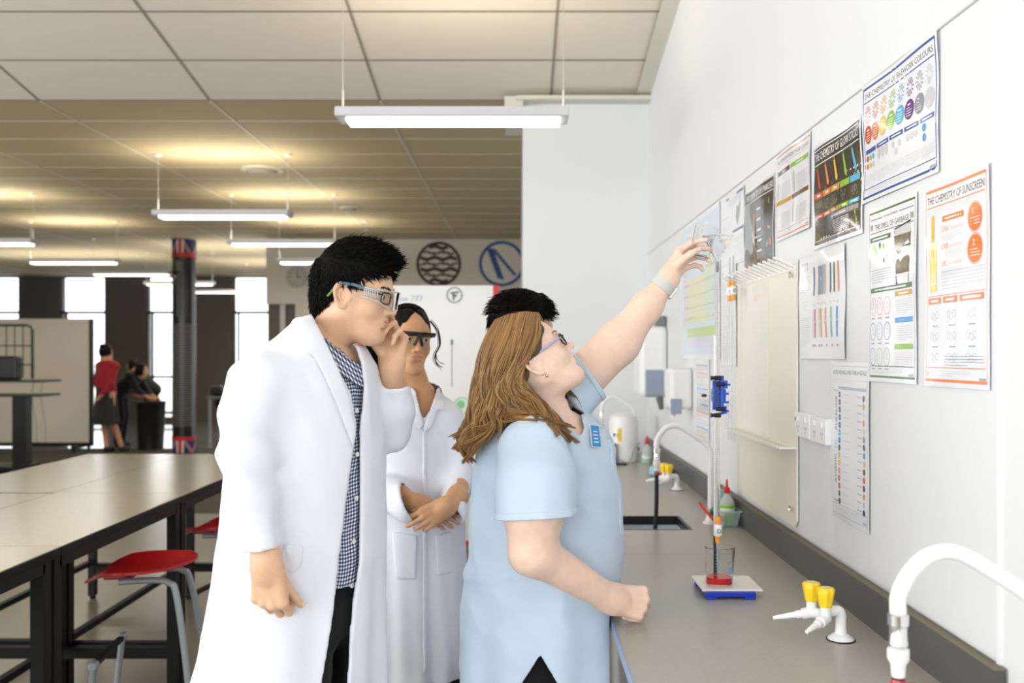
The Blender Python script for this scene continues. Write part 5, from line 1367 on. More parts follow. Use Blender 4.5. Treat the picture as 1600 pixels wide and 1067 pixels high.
def build_fourth():
    t = person((.0, 3.1, 0), 'student behind the teacher, only black hair and white coat edge seen')
    SK = skin('skin_boy', srgb(226, 184, 152), srgb(200, 128, 112))
    D0 = 3.08; s = .96; R = rotm(math.radians(25), math.radians(-8)); pos = P(817, 522, 3.05)
    o = dict(neck_world=P(808, 600, 3.08), neck_r=.055); hv, hq = make_head(o, pos, R, s, SK, .003); vw = s*(R@hv.T).T+pos
    rows = [(590, 810, .055, .06), (606, 812, .10, .13), (630, 815, .13, .19), (690, 822, .145, .20), (800, 822, .15, .20), (950, 822, .155, .20), (1060, 822, .17, .21)]
    lv = [(H+(VY-y_)*D0/F, (m_-VX)*D0/F, D0, a_, b_) for y_, m_, a_, b_ in rows]; ty = .1
    Wr = P(900, 770, 3.02); C, inf = hand_skel(Wr, (-.6, -.2, -.5), (-.2, .9, -.2), [(10, 25, 15)]*4, (30, 20, 5), 1, 1, .03)
    arm = make_limb(C, [(Wr, P(915, 735, 2.98), .027, .036)], .003)
    mesh_obj('body', [(vw, hq), arm], list(SK), t, 1, matfn=lambda x, y, z: lips(*((R.T@(np.stack([x-pos[0], y-pos[1], z-pos[2]])))/s)))
    sl = [(P(845, 640, 2.93), .065), (P(905, 670, 2.92), .058), (P(930, 700, 2.93), .052), (P(912, 745, 2.98), .046)]
    sl2 = [(P(835, 640, 3.24), .065), (P(830, 730, 3.26), .055), (P(880, 790, 3.2), .05)]
    def coat(x, y, z):
        d, u, v = loft(x, y, z, lv, ty); ph = np.arctan2(y-D0, x); d = d+coat_folds(x, y, z, ph, 1.1, .007)
        d = smin(smin(d, chain(x, y, z, sl), .03), chain(x, y, z, sl2), .03)+.008*(ridge(x*10, y*10, z*8)-.5)
        d = np.maximum(d, np.where(z < .87, x-.225, -1)); d = np.maximum(d, -rcone(x, y, z, P(808, 590, 3.07), P(808, 560, 3.07), .062, .08)); return np.maximum(d, .5-z)
    mesh_obj('lab_coat', [sculpt(coat, (-.25, 2.8, .48), (.4, 3.36, 1.5), .007)], M_coat, t, 1)
    feet = [(.02, 3.2, 0), (.0, 2.98, 0)]
    mesh_obj('trousers', [sculpt(legs_fn((.02, 3.08, .8), feet, (0, 1, 0), .1), (-.2, 2.8, .06), (.22, 3.4, .95), .01)], M_tro, t, 1); shoes(t, feet, (1, 0, 0))
    hl = [(.082, .080), (.062, .066), (.040, .056), (.020, .030), (.018, -.004), (-.022, .02), (-.032, .0), (-.046, -.04), (-.14, -.08), (-.16, .18), (.13, .18), (.105, .085)]
    def cap(x, y, z):
        d = ell(x, y, z, (-.012, 0, .048), (.113, .095, .104))+.005*(ridge(x*22, y*22, z*22)-.5); return smax(d, poly_sdf(x, z, hl), .012)
    scalp_hair('hair', pos, R, s, cap, (-.15, -.12, -.1), (.13, .12, .175), t, lambda p, m: (.7*(1 if p[0] > .02 else -.7), .3*np.sign(p[1]), -.3) if p[2] > .05 else (0, 0, -1), 2200, .030, .0013, 5)
    return t
# ================================================================ small figures by the far windows
def small_figure(base, label, face, pose, top, legs, hair='short', skirt=False, shirt_edge=None):
    """pose: joint points relative to base; face: yaw"""
    B = V3(base); J = {k: B+V3(v) for k, v in pose.items()}
    t = person(base, label); SK = skin('skin_far', srgb(190, 140, 108), srgb(160, 90, 80))
    def body(x, y, z):
        d = ell(x, y, z, J['head'], (.092, .085, .118)); d = smin(d, rcone(x, y, z, J['head']-[0, 0, .08], J['neck'], .05, .055), .03)
        d = smin(d, rcone(x, y, z, J['neck'], J['pelvis'], .09, .13), .08)
        for s_ in ('l', 'r'):
            d = smin(d, chain(x, y, z, [(J['sh'+s_], .055), (J['el'+s_], .042), (J['wr'+s_], .028), (J['hd'+s_], .03)], .02), .03)
            d = smin(d, chain(x, y, z, [(J['hip'+s_], .085), (J['kn'+s_], .055), (J['an'+s_], .038)], .02), .04)
        return d
    pts = list(J.values()); lo, hi = bounds(pts, .16); lo[2] = max(lo[2], base[2]-.01)
    mesh_obj('body', [sculpt(body, lo, hi, .012)], SK[0], t, 1)
    def topf(x, y, z):
        d = smin(rcone(x, y, z, J['neck']-[0, 0, .05], J['pelvis'], .12, .155), rcone(x, y, z, J['shl'], J['shr'], .075, .075), .06)
        for s_ in ('l', 'r'): d = smin(d, chain(x, y, z, [(J['sh'+s_], .07), (J['el'+s_], .057), (J['wr'+s_], .045)], .02), .03)
        d = smax(d, J['pelvis'][2]-.06-z, .02); return smax(d, -rcone(x, y, z, J['neck'], J['head'], .055, .08), .01)+.01*(ridge(x*9, y*9, z*9)-.5)
    mesh_obj('jumper', [sculpt(topf, lo, hi, .011)], top, t, 1)
    if skirt:
        def sk(x, y, z): return loft(x, y, z, [(J['pelvis'][2]+.06, J['pelvis'][0], J['pelvis'][1], .135, .16), (J['knl'][2]-.06, J['pelvis'][0], J['pelvis'][1], .19, .22)])[0]+.01*np.sin(np.arctan2(y-J['pelvis'][1], x-J['pelvis'][0])*14)
        mesh_obj('skirt', [sculpt(sk, lo-.1, hi+.1, .012)], legs, t, 1)
    else:
        def tr(x, y, z):
            d = ell(x, y, z, J['pelvis'], (.15, .16, .13))
            for s_ in ('l', 'r'): d = smin(d, chain(x, y, z, [(J['hip'+s_], .1), (J['kn'+s_], .07), (J['an'+s_], .055)], .02), .03)
            return d
        mesh_obj('trousers', [sculpt(tr, lo, hi, .012)], legs, t, 1)
    for s_ in ('l', 'r'):
        a = J['an'+s_]
        def sh(x, y, z): return np.maximum(rcone(x, y, z, (a[0], a[1], base[2]+.045), (a[0]+.11*math.cos(face), a[1]+.11*math.sin(face), base[2]+.035), .048, .036), base[2]+.002-z)
        l2, h2 = bounds([(a[0]-.12, a[1]-.12, base[2]-.02), (a[0]+.12, a[1]+.12, base[2]+.1)], .06); mesh_obj('shoe', [sculpt(sh, l2, h2, .01)], M_shoe, t, 1)
    fx_, fy_ = math.cos(face), math.sin(face)
    def hr(x, y, z):
        d = ell(x, y, z, J['head']+[-.012*fx_, -.012*fy_, .02], (.106, .102, .122)); d = smax(d, ((x-J['head'][0])*fx_+(y-J['head'][1])*fy_)-.045-.3*np.clip(z-J['head'][2]-.03, 0, 1), .01)
        if hair == 'bun': d = smin(d, ell(x, y, z, J['head']+[-.06*fx_, -.06*fy_, .10], (.05, .05, .045)), .01)
        if hair == 'long': d = smin(d, rcone(x, y, z, J['head']+[-.07*fx_, -.07*fy_, -.02], J['head']+[-.10*fx_, -.10*fy_, -.24], .06, .035), .03)
        return d+.006*(ridge(x*20, y*20, z*14)-.5)
    l2, h2 = bounds([J['head'], J['head']+[-.1*fx_, -.1*fy_, -.26]], .16); mesh_obj('hair', [sculpt(hr, l2, h2, .008)], M_bhair[1], t, 1)
    return t
M_jred = cloth('red_school_jumper', srgb(150, 34, 44), bscale=500); M_jblk = cloth('black_blazer', (.012, .012, .014), bscale=500); M_skirt = cloth('dark_tartan_skirt', srgb(44, 46, 40), bscale=500); M_jgr = cloth('dark_green_blazer', srgb(34, 42, 36))
def build_far():
    small_figure((-6.45, 15.0, 0), 'student in red jumper and dark skirt walking by the black bin', .9,
        dict(head=(.0, 0, 1.55), neck=(0, 0, 1.40), pelvis=(0, 0, .95), shl=(-.13, .08, 1.34), shr=(.15, -.06, 1.34), ell=(-.17, .05, 1.08), elr=(.14, -.14, 1.07), wrl=(-.12, .1, .88), wrr=(.02, -.2, .90), hdl=(-.1, .12, .80), hdr=(-.06, -.2, .82),
             hipl=(-.07, .04, .9), hipr=(.07, -.04, .9), knl=(-.05, .04, .5), knr=(.10, 0, .5), anl=(-.0, 0, .09), anr=(.2, .08, .09)), M_jred, M_skirt, 'bun', True)
    small_figure((-6.5, 15.9, 0), 'student in black blazer bending over the bin, left one of the two', .1,
        dict(head=(.28, -.05, 1.24), neck=(.17, 0, 1.22), pelvis=(-.12, 0, .92), shl=(.12, .16, 1.16), shr=(.12, -.16, 1.16), ell=(.26, .18, .92), elr=(.26, -.18, .92), wrl=(.42, .12, .8), wrr=(.42, -.12, .8), hdl=(.5, .1, .78), hdr=(.5, -.1, .78),
             hipl=(-.12, .08, .9), hipr=(-.12, -.08, .9), knl=(-.06, .08, .5), knr=(-.06, -.08, .5), anl=(-.12, .1, .09), anr=(-.12, -.1, .09)), M_jblk, M_tro, 'short')
    small_figure((-6.5, 16.75, 0), 'student in dark blazer bending over the bin, beside the flag column', PI,
        dict(head=(-0.22, -.05, 1.30), neck=(-0.15, 0, 1.2), pelvis=(0.1, 0, .9), shl=(-0.12, .16, 1.14), shr=(-0.12, -.16, 1.14), ell=(-0.24, .18, .9), elr=(-0.24, -.18, .9), wrl=(-0.1, .12, .8), wrr=(-0.1, -.12, .8), hdl=(-0.05, .1, .78), hdr=(-0.05, -.1, .78),
             hipl=(0.1, .08, .88), hipr=(0.1, -.08, .88), knl=(0.04, .08, .48), knr=(0.04, -.08, .48), anl=(0.1, .1, .09), anr=(0.1, -.1, .09)), M_jgr, M_tro, 'long')
    small_figure((-4.8, 17.5, 0), 'seated student leaning head on the far desk right of column', -1.0,
        dict(head=(.0, -.3, 1.12), neck=(0, -.2, 1.05), pelvis=(0, 0, .55), shl=(.17, -.15, 1.0), shr=(-.17, -.15, 1.0), ell=(.26, -.4, .82), elr=(-.24, -.4, .82), wrl=(.06, -.5, .84), wrr=(-.06, -.48, .84), hdl=(.0, -.5, .85), hdr=(-.0, -.46, .86),
             hipl=(.09, -.02, .52), hipr=(-.09, -.02, .52), knl=(.1, -.42, .5), knr=(-.1, -.42, .5), anl=(.1, -.4, .09), anr=(-.1, -.4, .09)), M_jblk, M_tro, 'short')
# ---------------------------------------------------------------- laminated posters on the right wall
PAPER = mat('laminated_paper', srgb(236, 238, 244), .22, coat=.6)
def ink(name, c): return mat('ink_'+name, c, .22, coat=.6)
INK = dict(black=ink('black', srgb(28, 26, 34)), grey=ink('grey', srgb(150, 152, 160)), lgrey=ink('pale_grey', srgb(208, 208, 212)), blue=ink('blue', srgb(36, 76, 158)), navy=ink('navy', srgb(40, 40, 110)),
    red=ink('red', srgb(206, 62, 44)), orange=ink('orange', srgb(226, 124, 52)), yellow=ink('yellow', srgb(236, 190, 60)), green=ink('green', srgb(140, 190, 60)), dgreen=ink('dark_green', srgb(58, 106, 62)), cyan=ink('cyan', srgb(76, 182, 216)),
    purple=ink('purple', srgb(100, 40, 130)), pink=ink('pink', srgb(222, 96, 150)), maroon=ink('maroon', srgb(92, 26, 34)), brown=ink('brown', srgb(112, 72, 28)), ochre=ink('ochre', srgb(214, 160, 60)), salmon=ink('salmon', srgb(240, 138, 92)), teal=ink('teal', srgb(92, 190, 160)),
    sky=ink('sky', srgb(40, 150, 225)), white=ink('white', srgb(240, 240, 240)), dark=mat('ink_night', (.014, .012, .010), .2, coat=.6, var=.7, vscale=9), splash=ink('splash', srgb(112, 92, 62)), steel=ink('steel', srgb(142, 148, 158)), pyell=ink('pale_yellow', srgb(240, 232, 176)), ppink=ink('pale_pink', srgb(242, 214, 214)),
    pblue=ink('pale_blue', srgb(206, 222, 240)), pgreen=ink('pale_green', srgb(214, 232, 190)), plav=ink('pale_lavender', srgb(218, 214, 236)), lime=ink('lime', srgb(190, 214, 80)), pale_b=ink('blue_grey', srgb(170, 190, 210)))
class Poster:
    def __init__(s, xl, xr, zt, zb, W, Hh, wave=1.0, seed=0, off=0):
        s.yl = 1350/(xl-VX); s.yr = 1350/(xr-VX); s.zt, s.zb = zt, zb; s.W, s.H = W, Hh; s.wv = wave; s.ph = seed*1.7; s.b = MB(); s.mats = []; s.lay = 0; s.off = off
    def pt(s, u, v, e=0):
        a, c = u/s.W, v/s.H
        w = .0016+.0022*s.wv*(1+math.sin(a*7+s.ph)*math.sin(c*4+s.ph*2)*.8+.5*math.sin(c*9+a*3+s.ph))
        return (XW-.0075-s.off-w-e, s.yl+(s.yr-s.yl)*a, s.zb+(s.zt-s.zb)*c)
    def mi(s, k):
        m = k if not isinstance(k, str) else INK[k]
        if m not in s.mats: s.mats.append(m)
        return s.mats.index(m)
    def e(s): s.lay += 1; return .00012+.000012*min(s.lay, 40)
    def rect(s, u0, v0, u1, v1, k, e=None):
        e = s.e() if e is None else e; nu = max(1, int(abs(u1-u0)/12)); nv = max(1, int(abs(v1-v0)/14)); v = []
        for j in range(nv+1):
            for i in range(nu+1): v.append(s.pt(u0+(u1-u0)*i/nu, v0+(v1-v0)*j/nv, e))
        s.b.add(v, [(j*(nu+1)+i, j*(nu+1)+i+1, (j+1)*(nu+1)+i+1, (j+1)*(nu+1)+i) for j in range(nv) for i in range(nu)], s.mi(k))
    def frame(s, m, w, k, wb=None):
        W, Hh = s.W, s.H; e = s.e(); wb = wb or w
        s.rect(m, m, W-m, m+wb, k, e); s.rect(m, Hh-m-wb, W-m, Hh-m, k, e); s.rect(m, m+wb, m+w, Hh-m-wb, k, e); s.rect(W-m-w, m+wb, W-m, Hh-m-wb, k, e)
    def ell(s, cu, cv, ru, rv, k, n=20):
        e = s.e(); s.b.add([s.pt(cu, cv, e)]+[s.pt(cu+ru*math.cos(2*PI*i/n), cv+rv*math.sin(2*PI*i/n), e) for i in range(n)], [(0, i+1, (i+1) % n+1) for i in range(n)], s.mi(k))
    def ring(s, cu, cv, r, w, k, n=24, ry=None):
        e = s.e(); ry = ry or r; v = []
        for i in range(n+1):
            a = 2*PI*i/n; v += [s.pt(cu+(r-w)*math.cos(a), cv+(ry-w)*math.sin(a), e), s.pt(cu+r*math.cos(a), cv+ry*math.sin(a), e)]
        s.b.add(v, [(2*i, 2*i+1, 2*i+3, 2*i+2) for i in range(n)], s.mi(k))
    def line(s, u0, v0, u1, v1, w, k, w2=None):
        e = s.e(); dx, dy = u1-u0, v1-v0; L = math.hypot(dx, dy)+1e-9; px, py = -dy/L*w/2, dx/L*w/2; w2 = w if w2 is None else w2; qx, qy = -dy/L*w2/2, dx/L*w2/2
        s.b.add([s.pt(u0-px, v0-py, e), s.pt(u1-qx, v1-qy, e), s.pt(u1+qx, v1+qy, e), s.pt(u0+px, v0+py, e)], [(0, 1, 2, 3)], s.mi(k))
    def poly(s, pts, k):
        e = s.e(); s.b.add([s.pt(a, c, e) for a, c in pts], [tuple(range(len(pts)))], s.mi(k))
    def text(s, t, u, v, h, k, maxw=None, vert=False, bold=0):
        V, Fc = text_mesh(t)
        if not len(V): return
        sx = sy = h/.73
        if maxw: sx = maxw/V[:, 0].max()
        e = s.e()
        for db in ([0, bold] if bold else [0]):
            P_ = [(u-y*sy, v+x*sx) if vert else (u+x*sx+db, v+y*sy) for x, y in V]
            s.b.add([s.pt(a, c, e+db*1e-5) for a, c in P_], Fc, s.mi(k))
    def para(s, u0, v0, u1, v1, n, k='lgrey', h=1.1, seed=0):
        rnd = random.Random(seed+int(u0*7+v0)); e = s.e()
        for i in range(n):
            v = v1-(i+.5)*(v1-v0)/n; u = u0
            end = u1 if i < n-1 else u0+(u1-u0)*.6
            while u < end-2:
                w = rnd.uniform(3, 9); s.rect(u, v-h/2, min(u+w, end), v+h/2, k, e); u += w+1.2
    def hexmol(s, cu, cv, r, k='grey', n=6):
        for i in range(n):
            a, c = 2*PI*i/n, 2*PI*(i+1)/n; s.line(cu+r*math.cos(a), cv+r*math.sin(a), cu+r*math.cos(c), cv+r*math.sin(c), .6, k)
    def marks(s, k='grey'):            # the row of small round licence marks in the corner
        for i in range(4): s.ring(s.W-36+7.5*i, 14, 3.2, .9, k); s.ell(s.W-36+7.5*i, 14, 1.2, 1.2, k, 8)
    def done(s, label, paper=PAPER, group='laminated chemistry posters on the wall', margin=5, name='poster'):
        v = []; nu = nv = 16; m = margin
        for e in (0, -.0004):
            for j in range(nv+1):
                for i in range(nu+1): v.append(s.pt(-m+(s.W+2*m)*i/nu, -m+(s.H+2*m)*j/nv, e))
        N = (nu+1)*(nv+1); f = []
        for j in range(nv):
            for i in range(nu): a = j*(nu+1)+i; f += [(a, a+1, a+nu+2, a+nu+1), (N+a, N+a+nu+1, N+a+nu+2, N+a+1)]
        s.b.add(v, f, s.mi(paper))
        o = s.b.obj(name, s.mats, None, smooth=True, ang=0); tag(o, label, 'poster', group); return o
A3L = (420, 297); A3P = (297, 420)
# --- firework colours
p = Poster(1356, 1473, 2.213, 1.921, *A3L, wave=1.5, seed=1)
p.frame(4, 4, 'blue', 6); p.text('THE CHEMISTRY OF FIREWORK COLOURS', 14, 262, 15, 'black', 390); p.rect(12, 252, 408, 255, 'blue')
for i, k in enumerate(['red', 'orange', 'yellow', 'green', 'cyan', 'purple', 'steel', 'lgrey']):
    cu = 36+i*49.5; p.ell(cu, 168, 23.5, 23.5, k, 28)
    p.rect(cu-9, 178, cu+9, 181.5, 'white')
    for q in range(4): p.rect(cu-16+2*q % 4, 171-6*q, cu+15-2*q, 172.6-6*q, 'white')
    for q in range(12):
        a = 2*PI*q/12; r0, r1 = 6, 19; p.line(cu+r0*math.cos(a), 220+r0*math.sin(a)*1.1, cu+r1*math.cos(a), 220+r1*math.sin(a)*1.2, 1.0, k, 3.2)
for a, c in ((14, 84), (92, 170), (178, 252), (260, 330), (338, 406)): p.rect(a, 120, c, 131, 'blue'); p.rect(a+10, 124, c-10, 127, 'white')
for i in range(3):
    for j in range(2): p.ell(24+i*20, 108-20*j, 8, 8, ['red', 'green', 'cyan', 'orange', 'yellow', 'lgrey'][i+3*j], 14)
for i in range(3): p.ell(104+i*25, 106, 10, 14, 'lgrey', 16)
for i, (a, c) in enumerate(((196, 106), (212, 86), (232, 104))): p.ell(a, c, 8, 8, 'lgrey', 14)
for i in range(3): p.ring(276+i*20, 104, 8, 1, 'grey'); p.hexmol(276+i*20, 104, 4)
p.ell(356, 108, 9, 9, 'sky', 16); p.ell(356, 86, 9, 9, 'sky', 16); p.text('Na', 352, 105, 5, 'white'); p.text('Mg', 351, 83, 5, 'white')
for a, c in ((14, 84), (92, 170), (178, 252), (260, 330), (338, 406)): p.para(a, 38, c, 66, 6)
p.rect(12, 28, 408, 30, 'blue'); p.para(30, 12, 340, 25, 3); p.marks()
p.done('firework colours poster with blue border, highest on the wall')
# --- glow sticks
p = Poster(1278, 1353.5, 2.146, 1.848, *A3L, wave=1.6, seed=2)
p.rect(6, 6, 414, 291, 'dark')
for k_ in range(90):
    rr = random.Random(k_); a, c = rr.uniform(40, 400), rr.uniform(20, 175); r_ = rr.uniform(2, 9); p.ell(a, c, r_, r_*.8, 'splash' if k_ % 3 else 'dark', 9)
p.text('THE CHEMISTRY OF GLOW STICKS', 16, 252, 24, 'white', 386, bold=1.2); p.rect(12, 282, 408, 285, 'white'); p.rect(12, 240, 408, 243, 'white')
for i, k in enumerate(['red', 'salmon', 'yellow', 'green', 'cyan']):
    u = 30+78*i; p.poly([(u, 228), (u+11, 232), (u+40, 176), (u+34, 166), (u+22, 172)], k); p.ring(u+5, 231, 7, 2, k)
    kk = ['red', 'orange', 'ochre', 'green', 'cyan'][i]
    p.rect(14+79*i, 140, 14+79*i+74, 158, kk); p.rect(38+79*i, 146, 66+79*i, 152, 'white'); p.rect(14+79*i, 82, 14+79*i+74, 94, kk); p.rect(30+79*i, 86, 74+79*i, 90, 'white')
    for q in range(3): p.hexmol(38+79*i+13*q-6, 122-9*(q % 2), 8, 'lgrey')
p.rect(170, 64, 400, 78, 'steel'); p.para(180, 66, 390, 76, 1, 'white', 3); p.para(190, 22, 330, 60, 8, 'white', 1.6)
p.poly([(366, 66), (374, 68), (392, 28), (384, 24)], 'green'); p.rect(12, 16, 408, 18, 'white'); p.para(30, 8, 330, 15, 2, 'lgrey')
p.text('2020', 378, 20, 9, 'white'); p.marks('white')
p.done('black glow sticks poster with five coloured sticks')
# --- bodily fluid colours
p = Poster(1219, 1271, 2.208, 1.921, *A3L, wave=1.4, seed=3)
p.frame(5, 2.5, 'orange', 4.5); p.text('THE CHEMISTRY OF BODILY FLUID COLOURS', 14, 262, 14, 'black', 390); p.rect(12, 254, 408, 255.5, 'orange')
for (a, c, v0, k) in ((12, 190, 222, 'maroon'), (200, 408, 222, 'green'), (12, 190, 118, 'ochre'), (200, 408, 118, 'brown')):
    p.rect(a, v0, c, v0+15, k); p.rect(a+60, v0+5, c-60, v0+9, 'white'); p.para(a+60, v0-86, c-10, v0-30, 11, 'grey', 1.2)
    for q in range(3): p.hexmol(a+80+26*q, v0-16, 7, 'grey')
p.rect(214, 140, 219, 206, 'green'); p.rect(234, 140, 239, 206, 'brown'); p.rect(216, 40, 221, 104, 'brown'); p.rect(20, 140, 24, 200, 'steel')
p.text('F', 212, 212, 8, 'black'); p.text('S', 214, 108, 8, 'black'); p.rect(12, 26, 408, 27.5, 'orange'); p.para(30, 12, 340, 23, 2); p.marks()
p.done('bodily fluid colours poster with orange border, left of the black glow stick one')
# --- sparklers
p = Poster(1168.5, 1213.5, 2.158, 1.855, *A3L, wave=1.2, seed=4)
p.rect(4, 4, 416, 293, 'dark'); p.poly([(4, 4), (110, 4), (130, 130), (90, 250), (4, 250)], 'steel'); p.rect(175, 30, 300, 235, mat('ink_slate', srgb(92, 94, 98), .25, coat=.6))
p.text('THE CHEMISTRY OF SPARKLERS', 14, 258, 24, 'white', 392, bold=1.2); p.rect(12, 248, 408, 251, 'white')
for q in range(14): a = 2*PI*q/14; p.line(120, 110, 120+(70 if q % 3 else 150)*math.cos(a), 110+(70 if q % 3 else 105)*math.sin(a), 8, 'white', .6)
p.line(118, 110, 140, 8, 9, 'lgrey', 14); p.line(150, 200, 165, 20, 16, 'ochre', 4); p.line(370, 120, 352, 230, 20, 'yellow', 3); p.line(345, 130, 370, 120, 6, 'ochre')
for q in range(5): p.rect(190, 205-38*q, 250, 213-38*q, 'white'); p.para(190, 178-38*q, 292, 200-38*q, 4, 'lgrey', 1.2); 
for q in range(9): p.line(20+42*q, 6, 28+42*q, 40, 9, 'orange' if q % 2 else 'ochre', 2)
p.ell(330, 70, 12, 12, 'teal'); p.ell(356, 74, 12, 14, 'red'); p.ell(382, 70, 10, 16, 'ochre'); p.text('2020', 372, 22, 9, 'white')
p.done('dark sparkler poster above the draining rack')
# --- purple framed poster, and the lined page beneath
p = Poster(1130.5, 1166.5, 2.196, 1.905, *A3L, wave=.8, seed=5)
p.frame(4, 2, 'plav', 3); p.rect(300, 282, 416, 293, 'navy'); p.rect(100, 284, 150, 293, 'navy'); p.para(150, 250, 400, 280, 3, 'grey', 3)
p.poly([(280, 190), (300, 240), (330, 225), (370, 262), (350, 190), (310, 150)], 'steel'); p.rect(40, 205, 150, 214, 'plav'); p.rect(230, 130, 410, 140, 'navy'); p.ell(404, 136, 9, 9, 'navy')
for q in range(3): p.para(30, 150-44*q, 200, 185-44*q, 6); p.para(230, 84-30*q, 400, 110-30*q, 4)
p.done('pale poster with purple corner marks behind the burette top')
p = Poster(1131, 1154, 1.90, 1.484, *A3P, wave=.8, seed=6)
for q in range(9): p.rect(10, 400-44*q, 287, 403-44*q, 'plav'); p.para(16, 366-44*q, 280, 394-44*q, 4, 'lgrey', 2)
p.done('lined white page under the pale purple poster')
# --- periodic table
p = Poster(1069.5, 1127.5, 2.198, 1.515, 970, 680, wave=.6, seed=7)
p.rect(8, 8, 962, 672, 'pblue'); p.rect(60, 600, 700, 640, 'white'); p.text('PERIODIC TABLE', 80, 606, 26, 'steel', 560)
cols = ['ppink', 'pyell', 'pyell', 'pgreen', 'plav', 'pblue']
for i in range(18):
    for j in range(7):
        if j == 0 and 0 < i < 17: continue
        if j in (1, 2) and 1 < i < 12: continue
        k = 'ppink' if i < 2 else ('pyell' if i < 12 else ('pgreen' if i < 16 else 'plav'))
        p.rect(50+49*i, 520-58*j, 50+49*i+45, 520-58*j+54, k); p.rect(60+49*i, 536-58*j, 78+49*i, 552-58*j, 'steel')
for i in range(15):
    for j in range(2): p.rect(150+49*i, 80-50*j+20, 150+49*i+45, 80-50*j+66, 'plav' if j else 'lime')
p.done('big pastel periodic table chart in the far part of the wall', group='wall charts', margin=10)
p = Poster(1090, 1111, 1.50, 1.10, 297, 400, wave=.3, seed=8)
for q in range(10): p.rect(20, 370-38*q, 277, 378-38*q, ['steel', 'salmon', 'plav', 'sky', 'lgrey'][q % 5]); p.para(20, 345-38*q, 277, 365-38*q, 3, 'grey', 2)
p.done('small striped notice left of the burette clamp', group='wall charts')
# --- indicators
p = Poster(1256, 1326, 1.829, 1.521, *A3L, wave=1.4, seed=9)
p.para(12, 250, 80, 285, 2, 'lgrey', 8); p.text('2', 66, 258, 22, 'grey'); p.para(12, 190, 100, 240, 8, 'grey', 1.2); p.para(12, 30, 100, 118, 16, 'lgrey', 1.6); p.hexmol(40, 156, 9); p.hexmol(58, 146, 9); p.hexmol(74, 160, 9)
for i, (u, k) in enumerate(((134, 'navy'), (184, 'purple'), (205, 'dgreen'), (226, 'sky'), (247, 'ochre'), (300, 'blue'), (332, 'dgreen'), (366, 'orange'))):
    v0 = 178 if i < 5 else 178; p.rect(u, v0+6, u+13, v0+82, k); p.ell(u+6.5, v0+6, 6.5, 8, k, 12); p.rect(u-1, v0+84, u+14, v0+85, 'lgrey'); p.rect(u+4, v0+40, u+8, v0+48, 'white'); p.rect(u, v0-26, u+10, v0-24, 'grey')
for u, k in ((130, 'plav'), (150, 'pink'), (190, 'pgreen'), (212, 'ochre'), (258, 'salmon'), (308, 'teal'), (358, 'sky')):
    p.rect(u, 62, u+14, 138, k); p.ell(u+7, 62, 7, 8, k, 12); p.rect(u+5, 98, u+9, 106, 'white'); p.rect(u, 30, u+14, 36, 'grey'); p.rect(u, 148, u+14, 149.5, k)
p.done('white poster of coloured test tubes right of the draining rack')
# --- pH scale
p = Poster(1305.5, 1364, 1.503, 1.078, *A3P, wave=.9, seed=10)
p.frame(6, 1.2, 'pale_b', 1.5); p.text('ACIDS, ALKALIS, AND THE pH SCALE', 14, 388, 12, 'black', 268); p.para(14, 366, 280, 380, 2)
p.rect(60, 350, 285, 358, 'pale_b'); p.text('ALKALINE', 48, 235, 14, 'black', 95, vert=True); p.text('ACIDIC', 48, 90, 14, 'black', 80, vert=True)
p.rect(18, 346, 60, 348, 'dgreen'); p.rect(18, 42, 60, 44, 'maroon'); p.rect(30, 188, 52, 189.5, 'sky'); p.rect(30, 206, 52, 207.5, 'lime'); p.rect(32, 192, 50, 203, 'pblue')
phc = ['purple', 'navy', 'navy', 'blue', 'blue', 'cyan', 'sky', 'dgreen', 'lime', 'yellow', 'salmon', 'red', 'red', 'maroon', 'maroon']
rc = ['brown', 'ochre', 'pblue', 'ochre', 'lgrey', 'steel', 'blue', 'sky', 'yellow', 'maroon', 'red', 'maroon', 'ochre', 'pale_b', 'navy']
for i in range(15):
    v = 336-20.8*i; p.ell(70, v, 8.6, 8.6, phc[i], 18); p.rect(66, v-1, 74, v+1, 'white'); p.ell(266, v-4, 8.6, 8.6, rc[i], 18); p.para(100, v-3, 180, v+4, 1, 'lgrey', 1.5); p.rect(215, v-3, 250, v-1, 'grey')
p.rect(10, 34, 287, 35.2, 'pale_b'); p.para(24, 16, 220, 30, 2); p.marks()
p.done('pH scale poster with two columns of coloured dots, lowest on the wall')
# --- garbage
p = Poster(1365, 1438.5, 1.889, 1.467, *A3P, wave=1.0, seed=11)
p.frame(5, 1.6, 'dgreen', 5); p.text('Aroma Chemistry', 100, 392, 7, 'black', 90); p.text('THE SMELL OF GARBAGE', 44, 368, 14, 'black', 212); p.rect(14, 395, 92, 397, 'dgreen'); p.rect(200, 395, 283, 397, 'dgreen'); p.rect(14, 361, 283, 363, 'dgreen')
for u in (15, 25, 266, 276): p.rect(u, 370, u+5, 384, 'dgreen')
p.rect(12, 340, 148, 352, 'dgreen'); p.rect(30, 344, 130, 348, 'white')
bn = mat('ink_rubbish', srgb(96, 80, 52), .25, coat=.6, var=.6, vscale=90)
p.poly([(178, 250), (262, 250), (270, 340), (170, 340)], bn); p.poly([(166, 340), (274, 340), (266, 362), (180, 356)], 'lgrey'); p.line(172, 356, 268, 366, 4, 'black'); p.line(172, 352, 180, 228, 5, 'black'); p.line(264, 350, 256, 228, 5, 'black'); p.ell(182, 226, 6, 7, 'maroon', 10); p.rect(170, 310, 270, 314, 'black')
p.ell(40, 316, 18, 20, 'pgreen', 16); p.ell(80, 324, 7, 12, 'maroon', 12); p.ell(104, 322, 6, 10, 'green', 12); p.ell(128, 310, 14, 14, 'ppink', 12); p.ell(106, 290, 5, 6, 'red', 8); p.para(18, 236, 150, 272, 6, 'grey', 1.3)
